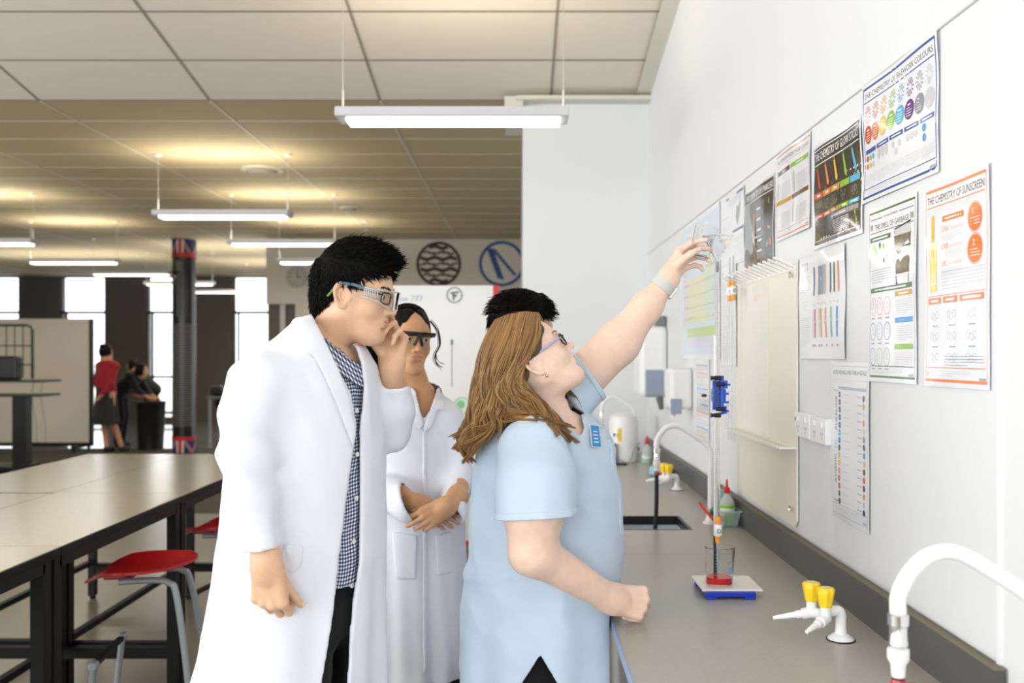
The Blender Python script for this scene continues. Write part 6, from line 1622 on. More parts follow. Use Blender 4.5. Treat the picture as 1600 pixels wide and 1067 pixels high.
p.rect(12, 214, 280, 226, 'dgreen'); p.rect(40, 218, 240, 222, 'white')
for j, (k, kr) in enumerate((('ochre', 'salmon'), ('sky', 'blue'), ('green', 'green'))):
    v = 180-62*j; p.rect(170, v+18, 280, v+30, k); p.rect(190, v+22, 255, v+26, 'white'); p.para(172, v-24, 280, v+12, 7, 'lgrey', 1.3)
    for i in range(3): p.ring(32+46*i, v, 19, 1.3, kr if (i or j < 2) else 'blue', ry=22); p.hexmol(32+46*i, v, 7); p.line(32+46*i, v+7, 32+46*i, v+14, .7, 'grey'); p.rect(20+46*i, v-31, 44+46*i, v-28, 'grey')
p.rect(12, 32, 285, 34, 'dgreen'); p.para(24, 14, 220, 28, 3); p.marks()
p.done('tall smell of garbage poster with green bars and dark bin picture')
# --- sunscreen
p = Poster(1453.5, 1553, 1.887, 1.466, *A3P, wave=.8, seed=12)
p.frame(5, 2, 'salmon', 6); p.text('THE CHEMISTRY OF SUNSCREEN', 13, 384, 17, 'black', 270); p.rect(12, 376, 285, 378.5, 'salmon'); p.para(12, 358, 285, 372, 3)
p.rect(88, 340, 190, 352, 'orange'); p.rect(100, 344, 178, 348, 'white')
for q, nm_ in enumerate(('UVA', 'UVB', 'UVC')): p.text(nm_, 88, 318-36*q, 13, 'salmon', 32); p.rect(124, 320-36*q, 184, 326-36*q, 'ppink'); p.para(88, 298-36*q, 186, 314-36*q, 4, 'lgrey')
for v, tx in ((332, '17'), (270, '25')): p.ell(240, v, 30, 28, 'orange', 28); p.ring(240, v, 33, 1.5, 'salmon', ry=31); p.text(tx, 229, v+6, 13, 'white', 22); [p.rect(220, v-2-6*q, 260, v-.5-6*q, 'white') for q in range(3)]
p.rect(34, 300, 50, 350, 'yellow'); p.ell(42, 350, 8, 10, 'yellow', 14); p.poly([(24, 212), (62, 212), (64, 292), (52, 302), (32, 302), (22, 292)], 'pyell'); p.rect(24, 196, 62, 290, mat('ink_sunlotion', srgb(240, 222, 110), .25, coat=.6)); p.rect(36, 270, 39, 288, 'grey'); p.rect(46, 268, 49, 286, 'grey'); p.ell(44, 222, 12, 22, 'pyell', 16)
p.para(88, 196, 286, 238, 6, 'lgrey', 1.4); p.rect(12, 186, 285, 187.5, 'salmon')
for a, c in ((14, 84), (96, 166), (176, 280)): p.rect(a, 170, c, 183, 'salmon'); p.rect(a+14, 174, c-14, 179, 'white')
for i in range(3):
    for j in range(3):
        for q in range(3): p.hexmol(34+88*i+14*q, 146-44*j-4*(q % 2), 8)
        p.rect(36+88*i, 122-44*j, 66+88*i, 124-44*j, 'grey')
p.para(100, 38, 280, 62, 4, 'grey', 1.3); p.rect(12, 34, 285, 36, 'salmon'); p.para(24, 16, 220, 30, 3); p.ring(16, 22, 4, 1.2, 'salmon'); p.marks()
p.done('tall sunscreen poster with orange border and yellow lotion bottle, rightmost')
# ---------------------------------------------------------------- draining rack with burettes
M_cream = mat('cream_rack', srgb(238, 234, 220), .35); M_orange = mat('orange_tap', srgb(240, 160, 50), .35)
y0r, y1r, zb_, zt_ = 3.06, 3.88, .975, 1.832
t = thing('draining_rack', (.87, 3.47, zb_), 'tall cream draining rack board on the wall', 'draining rack')
c_ = .05; prof = [(y0r+.02, zb_), (y1r-.02, zb_), (y1r, zb_+.02), (y1r, zt_), (y0r, zt_), (y0r, zb_+.02)]
b = MB(); n = len(prof); b.add([(XW-.010, a, c) for a, c in prof]+[(XW-.016, a, c) for a, c in prof], [tuple(range(n)), tuple(range(2*n-1, n-1, -1))]+[(i, (i+1) % n, n+(i+1) % n, n+i) for i in range(n)]); b.obj('back_board', M_cream, t)
MB().box((XW-.019, 3.40, 1.24), (XW-.0165, 3.80, 1.79)).obj('pale_panel', mat('milky_panel', srgb(242, 240, 232), .12), t)
b = MB(); b.box((XW-.019, y0r+.001, 1.800), (XW-.0165, y1r-.001, zt_-.002))
def slanted(b, y, w, xa, za, xb, zb, th): b.add([(xa, y-w, za), (xa, y+w, za), (xb, y+w, zb), (xb, y-w, zb), (xa, y-w, za+th), (xa, y+w, za+th), (xb, y+w, zb+th), (xb, y-w, zb+th)], [(3, 2, 1, 0), (4, 5, 6, 7), (0, 1, 5, 4), (1, 2, 6, 5), (2, 3, 7, 6), (3, 0, 4, 7)])
for k in range(13): slanted(b, y0r+.015+k*.066, .0085, XW-.018, 1.805, XW-.085, 1.835, .006)
b.obj('toothed_shelf', mat('rack_white', srgb(244, 243, 238), .35), t)
b = MB(); b.box((XW-.05, y0r, 1.226), (XW-.016, y1r, 1.233))
for k in range(27): y = y0r+.012+k*.031; b.box((XW-.07, y-.009, 1.226), (XW-.045, y+.009, 1.233))
b.obj('toothed_shelf', mat('rack_white', srgb(244, 243, 238), .35), t)
for y, z in ((3.075, 1.785), (3.075, 1.03), (3.865, 1.785)):
    MB().lathe([(.001, .0), (.006, 0), (.010, -.003), (.011, -.006)], (XW-.022, y+.02, z), 16, R=np.array([[0, 0, 1], [0, 1, 0], [-1, 0, 0]], float)).obj('fixing_screw', M_chrome, t)
def burette(x, y, zbot, L, label, tapz=None, upside=False, marks=True, group=None):
    """glass tube with graduations, jet and coloured tap"""
    t = thing('burette', (x, y, zbot), label, 'burette', group); r = .0068; s = -1 if upside else 1; z0 = zbot if not upside else zbot+L
    Z = lambda h: z0+s*h
    b = MB().lathe([(r, Z(.17)), (r, Z(L)), (r+.0012, Z(L+.002)), (r-.0015, Z(L+.002)), (r-.0016, Z(.172)), (.001, Z(.171)), (.001, Z(.168)), (r, Z(.17))][:6] if not upside else [(r, Z(.17)), (r, Z(L))], (x, y, 0), 20)
    b.obj('glass_tube', M_glass, t, smooth=True)
    MB().lathe([(.001, Z(0)), (.0022, Z(0)), (.0030, Z(.03)), (.0048, Z(.08)), (.0052, Z(.098))], (x, y, 0), 16).obj('jet', mat('frosted_jet', srgb(205, 212, 216), .1, trans=.6, ior=1.3), t, smooth=True)
    MB().lathe([(.0062, Z(.096)), (.0082, Z(.112)), (.0088, Z(.118))], (x, y, 0), 18).lathe([(.0088, Z(.150)), (.0088, Z(.166)), (.0078, Z(.172))], (x, y, 0), 18, cap=True).obj('orange_collar', M_orange, t, smooth=True)
    b = MB().lathe([(.0105, Z(.117)), (.012, Z(.120)), (.012, Z(.146)), (.0105, Z(.150))], (x, y, 0), 20, cap=True)
    b.lathe([(.0085, -.022), (.0085, .016), (.006, .018), (.001, .018)], (x, y, Z(.134)), 18, R=Rx); b.obj('tap_body', M_white, t, smooth=True)
    MB().lathe([(.006, .0), (.006, .0015), (.0045, .0015), (.0045, 0)], (x, y-.0195, Z(.134)), 16, R=Rx).obj('tap_ring', M_blackp, t)
    if marks:
        b = MB()
        for k in range(int((L-.25)/.0065)):
            z = Z(.2+.0065*k); w = .9 if k % 5 == 0 else .5; v = []
            for i in range(5): a = -PI/2-.6+w*i/4; v += [(x+(r+.0003)*math.cos(a), y+(r+.0003)*math.sin(a), z), (x+(r+.0003)*math.cos(a), y+(r+.0003)*math.sin(a), z+.0011)]
            b.add(v, [(2*i, 2*i+2, 2*i+3, 2*i+1) for i in range(4)])
        b.obj('graduations', mat('graduation_ochre', srgb(150, 140, 110), .5), t)
    return t
for k, (dy, lb) in enumerate(((0, 'burette hanging tap up at the far end of the rack'), (-.066, 'second burette hanging upside down in the rack, behind its teeth'))):
    burette(XW-.07, 3.785+dy+.0, 1.19, .72, lb, upside=True, marks=False, group='burettes in the draining rack')
# ---------------------------------------------------------------- burette, stand, clamp, funnel and beaker
BX, BY = .566, 2.735
t = thing('retort_stand', (.588, 2.75, CZ), 'blue based retort stand with upright rod', 'stand')
b = MB(); x0, x1, y0, y1 = .517, .656, 2.655, 2.835
v = []; w = .006
b.box((x0, y0, CZ+.007), (x1, y1, CZ+.0205))
for a, c in ((x0, y0), (x1-.03, y0), (x0, y1-.03), (x1-.03, y1-.03)): b.box((a, c, CZ), (a+.03, c+.03, CZ+.008))
b.obj('blue_base', mat('blue_plastic_base', srgb(24, 62, 190), .35), t, bevel=.003)
MB().lathe([(.0052, CZ+.02), (.0052, 1.585), (.001, 1.586)], (BX+.012, 2.828, 0), 16).obj('rod', mat('white_rod', srgb(222, 222, 220), .3, metal=.2), t, smooth=True)
MB().lathe([(.0056, CZ+.02), (.0056, CZ+.15)], (BX+.012, 2.828, 0), 16).obj('rod_foot', M_blackp, t, smooth=True)
o = MB().box((.508, 2.662, CZ+.0215), (.676, 2.83, CZ+.027)).obj('white_tile', mat('white_ceramic', srgb(238, 234, 230), .15), None, bevel=.001); tag(o, 'white square tile under the beaker', 'tile')
t = thing('beaker', (BX+.004, BY, CZ+.0272), 'glass beaker with red liquid under the burette', 'beaker')
def beaker_glass(cx, cy, z, r, h, t, tilt=None, spout=0, name='glass_wall'):
    n = 40; v = []; prof = [(.001, .0), (r*.86, 0), (r*.97, .003), (r, .009), (r, h-.004), (r+.0035, h), (r+.0030, h+.0007), (r-.0016, h-.004), (r-.0016, .010), (r*.9, .0022), (.001, .002)]
    for rr, hh in prof:
        for j in range(n):
            a = 2*PI*j/n; q = rr
            if hh > h-.012: q += .011*max(0, 1-abs((a-spout+PI) % (2*PI)-PI)/.32)*(1-(h-hh)/.012 if hh < h else 1)
            p = np.array([q*math.cos(a), q*math.sin(a), hh])
            if tilt is not None: p = tilt@p
            v.append(p+V3((cx, cy, z)))
    f = [(i*n+j, i*n+(j+1) % n, (i+1)*n+(j+1) % n, (i+1)*n+j) for i in range(len(prof)-1) for j in range(n)]
    return MB().add(v, f).obj(name, M_glass, t, smooth=True)
bz = CZ+.0272
beaker_glass(BX+.004, BY, bz, .0385, .104, t)
MB().lathe([(.001, .0024), (.0355, .0024), (.0366, .012), (.0366, .0195), (.001, .0195)], (BX+.004, BY, bz), 36).obj('red_liquid', mat('red_liquid', (.95, .03, .04), .03, trans=.35, ior=1.33, emit=0), t, smooth=True)
b = MB(); r = .0388
def curved(b, a0, a1, z0, z1, mi=0, r=r):
    v = []
    for i in range(5): a = a0+(a1-a0)*i/4; v += [(BX+.004+r*math.cos(a), BY+r*math.sin(a), z0), (BX+.004+r*math.cos(a), BY+r*math.sin(a), z1)]
    b.add(v, [(2*i, 2*i+2, 2*i+3, 2*i+1) for i in range(4)], mi)
curved(b, -1.1, -.72, bz+.034, bz+.052)
for k in range(8): curved(b, -2.1, -1.9 if k % 2 else -1.75, bz+.03+.008*k, bz+.0308+.008*k)
for k in range(3): curved(b, -1.15, -.7, bz+.057+.004*k, bz+.058+.004*k)
b.obj('blue_print', mat('blue_print', srgb(120, 170, 215), .4), t)
burette(BX, BY, CZ+.045, 1.79-CZ-.045, 'upright burette held in the blue clamp')
t = thing('burette_clamp', (BX+.008, BY+.04, 1.41), 'blue burette clamp with black rollers', 'clamp')
M_bl = mat('blue_clamp', srgb(24, 84, 200), .3, coat=.2); M_bl2 = mat('translucent_blue', srgb(110, 160, 225), .2, trans=.4)
zc = 1.41
b = MB(); b.box((BX+.009, BY-.006, zc-.052), (BX+.017, BY+.02, zc+.058)); b.box((BX-.012, BY+.012, zc-.04), (BX+.012, BY+.018, zc+.045)); b.box((BX+.012, BY+.0, zc-.015), (BX+.024, BY+.03, zc+.02))
for dz in (-.045, -.02, .004, .03): b.box((BX+.015, BY-.012, zc+dz), (BX+.030+.004*(dz > .02), BY-.006, zc+dz+.006)); 
b.box((BX+.015, BY-.012, zc-.05), (BX+.024, BY-.004, zc-.028)); b.box((BX+.015, BY-.012, zc+.022), (BX+.026, BY-.004, zc+.045)); b.obj('blue_frame', M_bl, t, bevel=.0015)
MB().box((BX-.014, BY+.0075, zc-.018), (BX-.0085, BY+.02, zc+.022)).box((BX-.017, BY+.004, zc-.012), (BX-.012, BY+.012, zc+.014)).obj('spring_block', M_bl2, t, bevel=.001)
for dz, s_ in ((.052, 1), (.034, 0), (-.036, 0), (-.054, 1)):
    R_ = np.array([[0, 0, 1], [0, 1, 0], [-1, 0, 0]], float)
    x_ = BX-.022 if s_ else BX-.008
    MB().lathe([(.001, 0), (.0075, 0), (.0055, .004), (.0045, .009), (.0065, .011), (.0065, .028), (.001, .028)] if s_ else [(.001, 0), (.005, 0), (.0058, .004), (.0058, .022), (.005, .026), (.001, .026)], (x_, BY-.0125, zc+dz), 16, R=R_).obj('roller', M_blackp, t, smooth=True)
MB().tube([(BX-.015, BY-.004, zc+.002), (BX-.034, BY-.006, zc+.002)], .0016, n=8).obj('screw', M_chrome, t)
MB().lathe([(.001, -.008), (.0035, -.006), (.0045, 0), (.0035, .006), (.001, .008)], (BX-.040, BY-.007, zc+.002), 14, R=R_).obj('wing_nut', mat('dark_brass', srgb(70, 58, 48), .35, metal=.5), t, smooth=True)
t = thing('funnel', (BX, BY, 1.77), 'clear funnel sitting in the burette top', 'funnel')
fz = 1.793
MB().lathe([(.042, fz+.072), (.0435, fz+.073), (.0435, fz+.070), (.041, fz+.069), (.008, fz+.006), (.0045, fz-.002), (.0042, fz-.03), (.0032, fz-.03), (.0035, fz), (.007, fz+.0075), (.0405, fz+.071), (.042, fz+.072)], (BX, BY, 0), 32).obj('funnel_cone', M_glass, t, smooth=True)
# small beaker in the teacher's raised hand
t = thing('small_beaker', P(1099, 398, 2.70), 'small clear beaker held up by the teacher', 'beaker')
ti = .20; T_ = np.array([[math.cos(ti), 0, math.sin(ti)], [0, 1, 0], [-math.sin(ti), 0, math.cos(ti)]])
q = P(1092, 402, 2.695); beaker_glass(q[0], q[1], q[2], .0275, .088, t, T_, 0.0)
# ---------------------------------------------------------------- sockets and switches
def socket(yc, zc, w, label, led=False, h=.075, nsw=2):
    t = thing('power_socket', (XW-.01, yc, zc), label, 'socket', 'white sockets on the wall')
    MB().box((XW-.030, yc-w/2, zc-h/2), (XW-.0065, yc+w/2, zc+h/2)).obj('plate', M_white, t, bevel=.003)
    for k in range(nsw):
        y = yc-w/4+k*w/2 if nsw > 1 else yc
        MB().box((XW-.034, y-.008, zc+.012), (XW-.030, y+.008, zc+.026)).obj('rocker', mat('switch_white', srgb(248, 248, 248), .2), t, bevel=.001)
        b = MB()
        for dy, dz, an in ((-.008, 0, .5), (.008, 0, -.5), (0, -.012, 0)): b.box((XW-.0305, y+dy-.0012, zc+dz-.012), (XW-.0298, y+dy+.0012, zc+dz-.003))
        b.obj('pin_slots', mat('slot_grey', srgb(120, 120, 120), .5), t)
    if led: MB().box((XW-.0315, yc+w/2-.02, zc+.012), (XW-.030, yc+w/2-.008, zc+.022)).obj('green_mark', M_green, t); MB().box((XW-.0315, yc+w/2-.036, zc+.012), (XW-.030, yc+w/2-.021, zc+.022)).obj('blue_mark', INK['sky'], t)
socket(2.957, 1.310, .15, 'double power socket with green and blue marks beside the rack', True)
socket(2.795, 1.307, .14, 'double power socket left of the pH scale poster')
socket(4.02, 1.322, .07, 'small white switch plate at the far edge of rack', nsw=1, h=.09)
o = MB().box((XW-.02, 1.60, .925), (XW-.0005, 1.66, .98)).obj('green_button', M_green, None, bevel=.003); tag(o, 'green push button on the wall at the right photo edge', 'button')
# ---------------------------------------------------------------- towel and soap dispensers
M_dg = mat('smoky_window', srgb(150, 160, 178), .2)
t = thing('towel_dispenser', (.81, 5.9, 1.25), 'large white paper towel dispenser with grey window', 'dispenser', 'wall dispensers')
MB().box((.722, 5.76, 1.27), (.893, 6.06, 1.695)).obj('case', M_white, t, bevel=.03)
MB().box((.757, 5.752, 1.275), (.868, 5.768, 1.435)).obj('window', M_dg, t, bevel=.01)
MB().tube([(.84, 5.75, 1.27), (.85, 5.73, 1.20)], [.022, .014], n=12).obj('lever', mat('dark_lever', srgb(90, 90, 92), .4), t, smooth=True)
MB().box((.83, 5.8, 1.70), (.885, 5.9, 1.76)).obj('top_box', mat('grey_box', srgb(120, 122, 124), .5), t, bevel=.004)
t = thing('soap_dispenser', (.84, 5.0, 1.23), 'smaller white dispenser with little grey window', 'dispenser', 'wall dispensers')
MB().box((.775, 4.93, 1.245), (.893, 5.12, 1.455)).obj('case', M_white, t, bevel=.02)
MB().box((.778, 4.922, 1.222), (.835, 4.938, 1.30)).obj('window', M_dg, t, bevel=.006)
MB().tube([(.80, 4.95, 1.235), (.80, 4.95, 1.215), (.785, 4.93, 1.205)], .010, n=10).obj('nozzle', M_white, t, smooth=True)
# ---------------------------------------------------------------- things standing on the far bench
t = thing('water_still', (.665, 6.1, CZ), 'white drum with yellow label at the far bench end', 'drum')
MB().lathe([(.088, 0), (.092, .004), (.092, .25), (.085, .285), (.05, .305), (.001, .31)], (.665, 6.1, CZ), 40, cap=False).obj('drum', M_white, t, smooth=True)
v = []
for i in range(4): a = -2.1+.28*i/3; v += [(.665+.0935*math.cos(a), 6.1+.0935*math.sin(a), CZ+.13), (.665+.0935*math.cos(a), 6.1+.0935*math.sin(a), CZ+.215)]
MB().add(v, [(2*i, 2*i+2, 2*i+3, 2*i+1) for i in range(3)]).obj('yellow_label', mat('yellow_label', srgb(228, 200, 70), .5), t)
MB().box((.59, 6.0, CZ+.165), (.60, 6.012, CZ+.185)).obj('warning_mark', M_blackp, t)
MB().box((.565, 5.99, CZ), (.605, 6.02, CZ+.12)).obj('dark_panel', mat('charcoal_panel', srgb(92, 98, 108), .5), t)
MB().tube(smooth_path([(.62, 6.02, CZ+.02), (.68, 5.94, CZ+.01), (.72, 5.97, CZ+.09), (.76, 6.05, CZ+.12)], 6), .003, n=8).obj('cable', mat('grey_cable', srgb(150, 150, 148), .5), t, smooth=True)
o = MB().box((.57, 5.86, CZ+.0), (.66, 5.93, CZ+.012)).obj('black_adapter', M_blackp, None, bevel=.004); tag(o, 'flat black adapter lying before the white drum', 'adapter')
def bottle(x, y, z, r, h, label, liquid, lz, capc, spout=True, group=None):
    t = thing('squeeze_bottle', (x, y, z), label, 'bottle', group)
    MB().lathe([(.001, 0), (r*.94, 0), (r, .006), (r, h*.60), (r*.93, h*.72), (r*.6, h*.84), (r*.36, h*.90), (r*.36, h)], (x, y, z), 28).obj('bottle_body', mat('milky_bottle', srgb(222, 230, 224), .3, trans=.35, ior=1.1), t, smooth=True)
    MB().lathe([(.001, .003), (r*1.008, .003), (r*1.008, lz), (.001, lz)], (x, y, z), 28).obj('liquid', liquid, t, smooth=True)
    MB().lathe([(r*1.02, lz*.58), (r*1.02, lz*.58+.02)], (x, y, z), 28).obj('paper_label', M_white, t, smooth=True)
    MB().lathe([(r*.42, h-.004), (r*.42, h+.016), (r*.18, h+.022), (r*.12, h+.05), (.001, h+.052)], (x, y, z), 20).obj('cap', capc, t, smooth=True)
    return t
M_lime = mat('lime_liquid', srgb(150, 200, 70), .3); M_redc = mat('red_cap', srgb(214, 30, 34), .35)
bottle(.826, 3.815, CZ+.006, .030, .125, 'bottle of lime green liquid with pointed red cap in the tub', M_lime, .075, M_redc)
bottle(.80, 6.0, CZ, .034, .12, 'red capped pale green bottle by the far white drum', mat('pale_green_liquid', srgb(170, 205, 180), .4), .05, M_redc, group=None)
t = thing('clear_tub', (.827, 3.83, CZ), 'clear plastic tub holding the green bottle', 'tub')
b = MB(); M_tub = mat('clear_tub_plastic', srgb(196, 220, 214), .1, alpha=.35)
x0, x1, y0, y1, z1 = .772, .868, 3.755, 3.93, CZ+.062
def tubring(o, z): return [(x0+o, y0+o, z), (x1-o, y0+o, z), (x1-o, y1-o, z), (x0+o, y1-o, z)]
v = tubring(.012, CZ+.001)+tubring(0, z1)+tubring(-.004, z1+.001)+tubring(.002, z1-.001)+tubring(.014, CZ+.004)
b.add(v, [(3, 2, 1, 0)]+[(4*k+i, 4*k+(i+1) % 4, 4*k+4+(i+1) % 4, 4*k+4+i) for k in range(4) for i in range(4)]+[(16, 17, 18, 19)]); b.obj('tub_wall', M_tub, t)
MB().tube([(x0-.003, y0-.003, z1), (x1+.003, y0-.003, z1), (x1+.003, y1+.003, z1), (x0-.003, y1+.003, z1), (x0-.003, y0-.003, z1)], .0015, n=6).obj('tub_rim', mat('tub_rim', srgb(190, 212, 206), .2), t)
def crumple(name, c, r, m, label, cat, seed, parts=None):
    c = V3(c)
    def fn(x, y, z):
        d = ell(x, y, z, c, r)+.012*(ridge(x*38+seed, y*38, z*38)-.45)+.006*(ridge(x*80, y*80+seed, z*80)-.5)
        return np.maximum(d, CZ+.001-z)
    o = mesh_obj(name, [sculpt(fn, c-np.array(r)-.02, c+np.array(r)+.02, .0032)], m, None, 1); tag(o, label, cat); return o
M_bcloth = cloth('blue_cloth', srgb(150, 200, 222), bscale=400)
crumple('blue_cloth', (.822, 3.905, CZ+.085), (.052, .03, .050), M_bcloth, 'crumpled light blue cloth behind the green bottle', 'cloth', 0)
crumple('blue_bag', (.775, 5.35, CZ+.025), (.055, .09, .04), mat('blue_bag_film', srgb(150, 205, 230), .3), 'crumpled light blue bag on the far bench', 'bag', 5)
o = MB().lathe([(.001, .0), (.02, 0), (.045, .022), (.048, .024), (.044, .024), (.02, .004), (.001, .003)], (.835, 5.5, CZ), 28).obj('white_bowl', M_white, None, smooth=True); tag(o, 'small white bowl behind the blue bag', 'bowl')
t = thing('scrub_brush', (.74, 3.86, CZ), 'washing brush with red handle and white bristles beside tub', 'brush')
MB().tube(smooth_path([(.735, 3.90, CZ+.075), (.742, 3.86, CZ+.06), (.752, 3.80, CZ+.045), (.762, 3.765, CZ+.03)], 5), .006, n=10).obj('red_handle', M_redc, t, smooth=True)
b = MB(); rnd = random.Random(2)
for k in range(240):
    a = rnd.uniform(0, 2*PI); hh = rnd.uniform(0, .05); q = np.array([.785, 3.742, CZ+.008+hh]); b.tube([q, q+np.array([.014*math.cos(a), .014*math.sin(a), rnd.uniform(-.003, .003)])], .0009, n=3, cap=False)
b.tube([(.785, 3.742, CZ), (.785, 3.742, CZ+.06)], .004, n=8); b.obj('bristles', mat('bristle_white', srgb(226, 226, 220), .6), t)
# ---------------------------------------------------------------- mobile whiteboard with red edges behind the group
YB2 = 7.0
t = thing('mobile_whiteboard', ((665-VX)*YB2/F, YB2, 0), 'tall mobile whiteboard with red side frames behind the girl', 'whiteboard', None)
xl_, xr_ = (566-VX)*YB2/F, (778-VX)*YB2/F; zt2 = H+(VY-446)*YB2/F; zb2 = .17
MB().box((xl_, YB2, zb2), (xr_, YB2+.03, zt2)).obj('board', mat('whiteboard_face', srgb(228, 228, 224), .2), t)
M_rf = mat('red_frame', srgb(205, 44, 48), .35)
MB().box((xl_-.035, YB2-.01, zb2-.03), (xl_+.015, YB2+.04, zt2-.0)).obj('side_frame', M_rf, t); MB().box((xr_-.035, YB2-.01, zb2-.03), (xr_+.01, YB2+.04, zt2)).obj('side_frame', M_rf, t)
MB().box((xl_, YB2-.01, zb2-.045), (xr_, YB2+.04, zb2)).obj('bottom_frame', M_rf, t)
for x in (xl_+.05, xr_-.05):
    MB().box((x-.02, YB2-.25, .05), (x+.02, YB2+.29, .09)).box((x-.015, YB2+.005, .09), (x+.015, YB2+.03, zb2-.045)).obj('foot', M_black, t)
    for dy in (-.23, .27): MB().lathe([(.001, -.012), (.028, -.012), (.03, 0), (.028, .012), (.001, .012)], (x, YB2+dy, .03), 16, R=np.array([[0, 0, 1], [0, 1, 0], [-1, 0, 0]], float)).obj('castor', M_blackp, t)
def wtext(s, px, py, h, m, name):
    V, Fc = text_mesh(s); q = P(px, py, YB2-.003); MB().add([(q[0]+a*h/.73, YB2-.003, q[2]+c*h/.73) for a, c in V], Fc).obj(name, m, t)
wtext('New 777', 612, 471, .045, mat('marker_blue', srgb(170, 196, 222), .5), 'blue_writing')
q = P(710, 461, YB2-.004); b = MB(); disc(b, q[0], q[2], .050, .058, YB2-.004, 0, 36); b.tube([(q[0]-.03, YB2-.004, q[2]+.015), (q[0]+.03, YB2-.004, q[2]+.022)], .006, n=6).tube([(q[0]-.012, YB2-.004, q[2]+.012), (q[0]-.005, YB2-.004, q[2]-.035)], .006, n=6).tube([(q[0]+.015, YB2-.004, q[2]-.002), (q[0]+.0, YB2-.004, q[2]-.006)], .008, n=6); b.obj('round_logo', mat('logo_grey_green', srgb(96, 120, 112), .5), t)
q = P(722, 634, YB2-.004); b = MB(); disc(b, q[0], q[2], .055, .062, YB2-.004, 0, 36); disc(b, q[0]-.01, q[2]+.01, 0, .03, YB2-.004, 0, 16); b.obj('green_logo', mat('logo_green', srgb(120, 200, 140), .5), t)
b = MB(); q = P(706, 545, YB2); b.tube([(q[0], YB2-.003, q[2]-.28), (q[0], YB2-.003, q[2]+.06)], .002, n=5).tube([(q[0], YB2-.003, q[2]+.03), (q[0], YB2-.003, q[2]+.07)], .007, n=6); b.obj('drawn_line', mat('logo_grey_green', srgb(96, 120, 112), .5), t)
# ---------------------------------------------------------------- far left: wheeled board, trolley, bin, desk
YW = 15.2; x0 = (-60-VX)*YW/F; x1 = (142-VX)*YW/F; zt = H+(VY-498)*YW/F
t = thing('wheeled_whiteboard', ((x0+x1)/2, YW, 0), 'wide cream wheeled whiteboard at the far left', 'whiteboard')
MB().box((x0, YW, .12), (x1, YW+.04, zt)).obj('board', mat('cream_board', srgb(214, 206, 192), .5), t)
MB().box((x1-.02, YW-.02, .1), (x1+.03, YW+.05, zt)).box((x0, YW-.02, .07), (x1+.03, YW+.05, .13)).obj('dark_frame', M_blackp, t)
for x in (x0+.2, x1-.15):
    MB().box((x-.03, YW-.3, .05), (x+.03, YW+.3, .1)).obj('foot', M_blackp, t)
    for dy in (-.26, .26): MB().lathe([(.001, -.015), (.03, -.015), (.03, .015), (.001, .015)], (x, YW+dy, .03), 14, R=np.array([[0, 0, 1], [0, 1, 0], [-1, 0, 0]], float)).obj('castor', M_blackp, t)
YT = 12.6; g_ = lambda px: (px-VX)*YT/F; h_ = lambda py: H+(VY-py)*YT/F
t = thing('equipment_trolley', (g_(20), YT, 0), 'black equipment trolley with wire basket at left edge', 'trolley')
for k, py in enumerate((594, 616)): MB().box((g_(-60), YT-.3, h_(py)-.02), (g_(82 if k == 0 else 80), YT+.25, h_(py)+.005)).obj('shelf', M_blackp, t)
MB().box((g_(-40), YT-.05, 0.05), (g_(44), YT+.1, h_(616))).obj('pedestal', M_blackp, t) if 0 else None
MB().box((g_(22), YT-.05, .05), (g_(44), YT+.1, h_(616))).obj('pedestal', M_blackp, t)
MB().box((g_(-50), YT-.3, .03), (g_(48), YT+.25, .08)).obj('base', M_blackp, t)
b = MB()
for k in range(9): b.tube([(g_(-55+13*k), YT, h_(590)), (g_(-55+13*k), YT, h_(509))], .008, n=6)
for py in (509, 540, 570): b.tube([(g_(-60), YT, h_(py)), (g_(50), YT, h_(py))], .009, n=6)
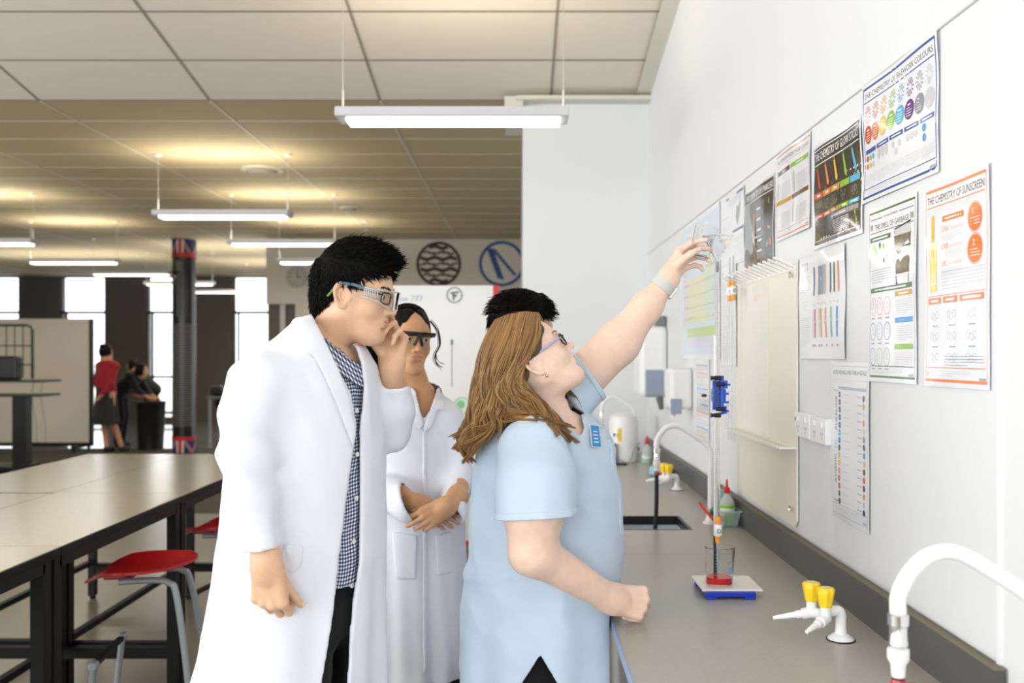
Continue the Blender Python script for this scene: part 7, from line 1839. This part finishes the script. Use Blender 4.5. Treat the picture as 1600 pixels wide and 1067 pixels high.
b.tube([(g_(-60), YT, h_(592)), (g_(-60), YT, h_(508)), (g_(44), YT, h_(508)), (g_(51), YT, h_(515)), (g_(51), YT, h_(592))], .018, n=8); b.obj('wire_basket', mat('dark_wire', srgb(52, 58, 56), .5), t)
o = MB().box((g_(-50), YT-.2, h_(594)+.007), (g_(38), YT-.03, h_(556))).obj('black_case', M_blackp, None, bevel=.03); tag(o, 'black equipment case standing on the trolley', 'case')
for px in (62, 76): MB().tube(smooth_path([(g_(px), YT-.15, h_(594)), (g_(px-3), YT-.15, h_(620)), (g_(px), YT-.1, h_(660)), (g_(px+1), YT-.1, h_(690))], 4), .006, n=6).obj('hanging_cable', mat('grey_cable', srgb(150, 150, 148), .5), t)
o = MB().lathe([(.001, 0), (.20, 0), (.235, .74), (.25, .76), (.24, .77), (.22, .74), (.19, .02), (.001, .02)], (-5.93, 15.45, 0), 28).obj('rubbish_bin', M_blackp, None, smooth=True); tag(o, 'tall black rubbish bin left of the flag column', 'bin')
t = thing('far_desk', (-4.6, 16.6, 0), 'far desk right of the column with a head resting on it', 'desk')
MB().box((-5.35, 16.4, .76), (-3.9, 17.05, .80)).obj('desk_top', mat('grey_desk', srgb(120, 116, 108), .4), t)
for x in (-5.3, -3.95):
    for y in (16.45, 17.0): MB().box((x-.02, y-.02, 0), (x+.02, y+.02, .76)).obj('leg', M_steel, t)
MB().box((-5.2, 16.42, .62), (-4.0, 16.44, .76)).obj('modesty_panel', M_black, t)
o = MB().box((-5.34, 16.55, .802), (-5.12, 16.75, .98)).obj('black_bag', M_blackp, None, bevel=.05); tag(o, 'black bag on the far desk', 'bag')
def chair_far(x, y, label):
    t = thing('metal_stool', (x, y, 0), label, 'stool')
    MB().lathe([(.001, .62), (.17, .62), (.17, .65), (.001, .655)], (x, y, 0), 20).obj('seat', M_black, t)
    for a in range(4): q = a*PI/2+.7; MB().tube([(x+.12*math.cos(q), y+.12*math.sin(q), .62), (x+.2*math.cos(q), y+.2*math.sin(q), .0)], .012, n=8).obj('leg', M_steel, t)
chair_far(-4.55, 15.9, 'metal legged stool before the far desk')
build_boy()
build_woman()
build_girl()
build_fourth()
build_far()
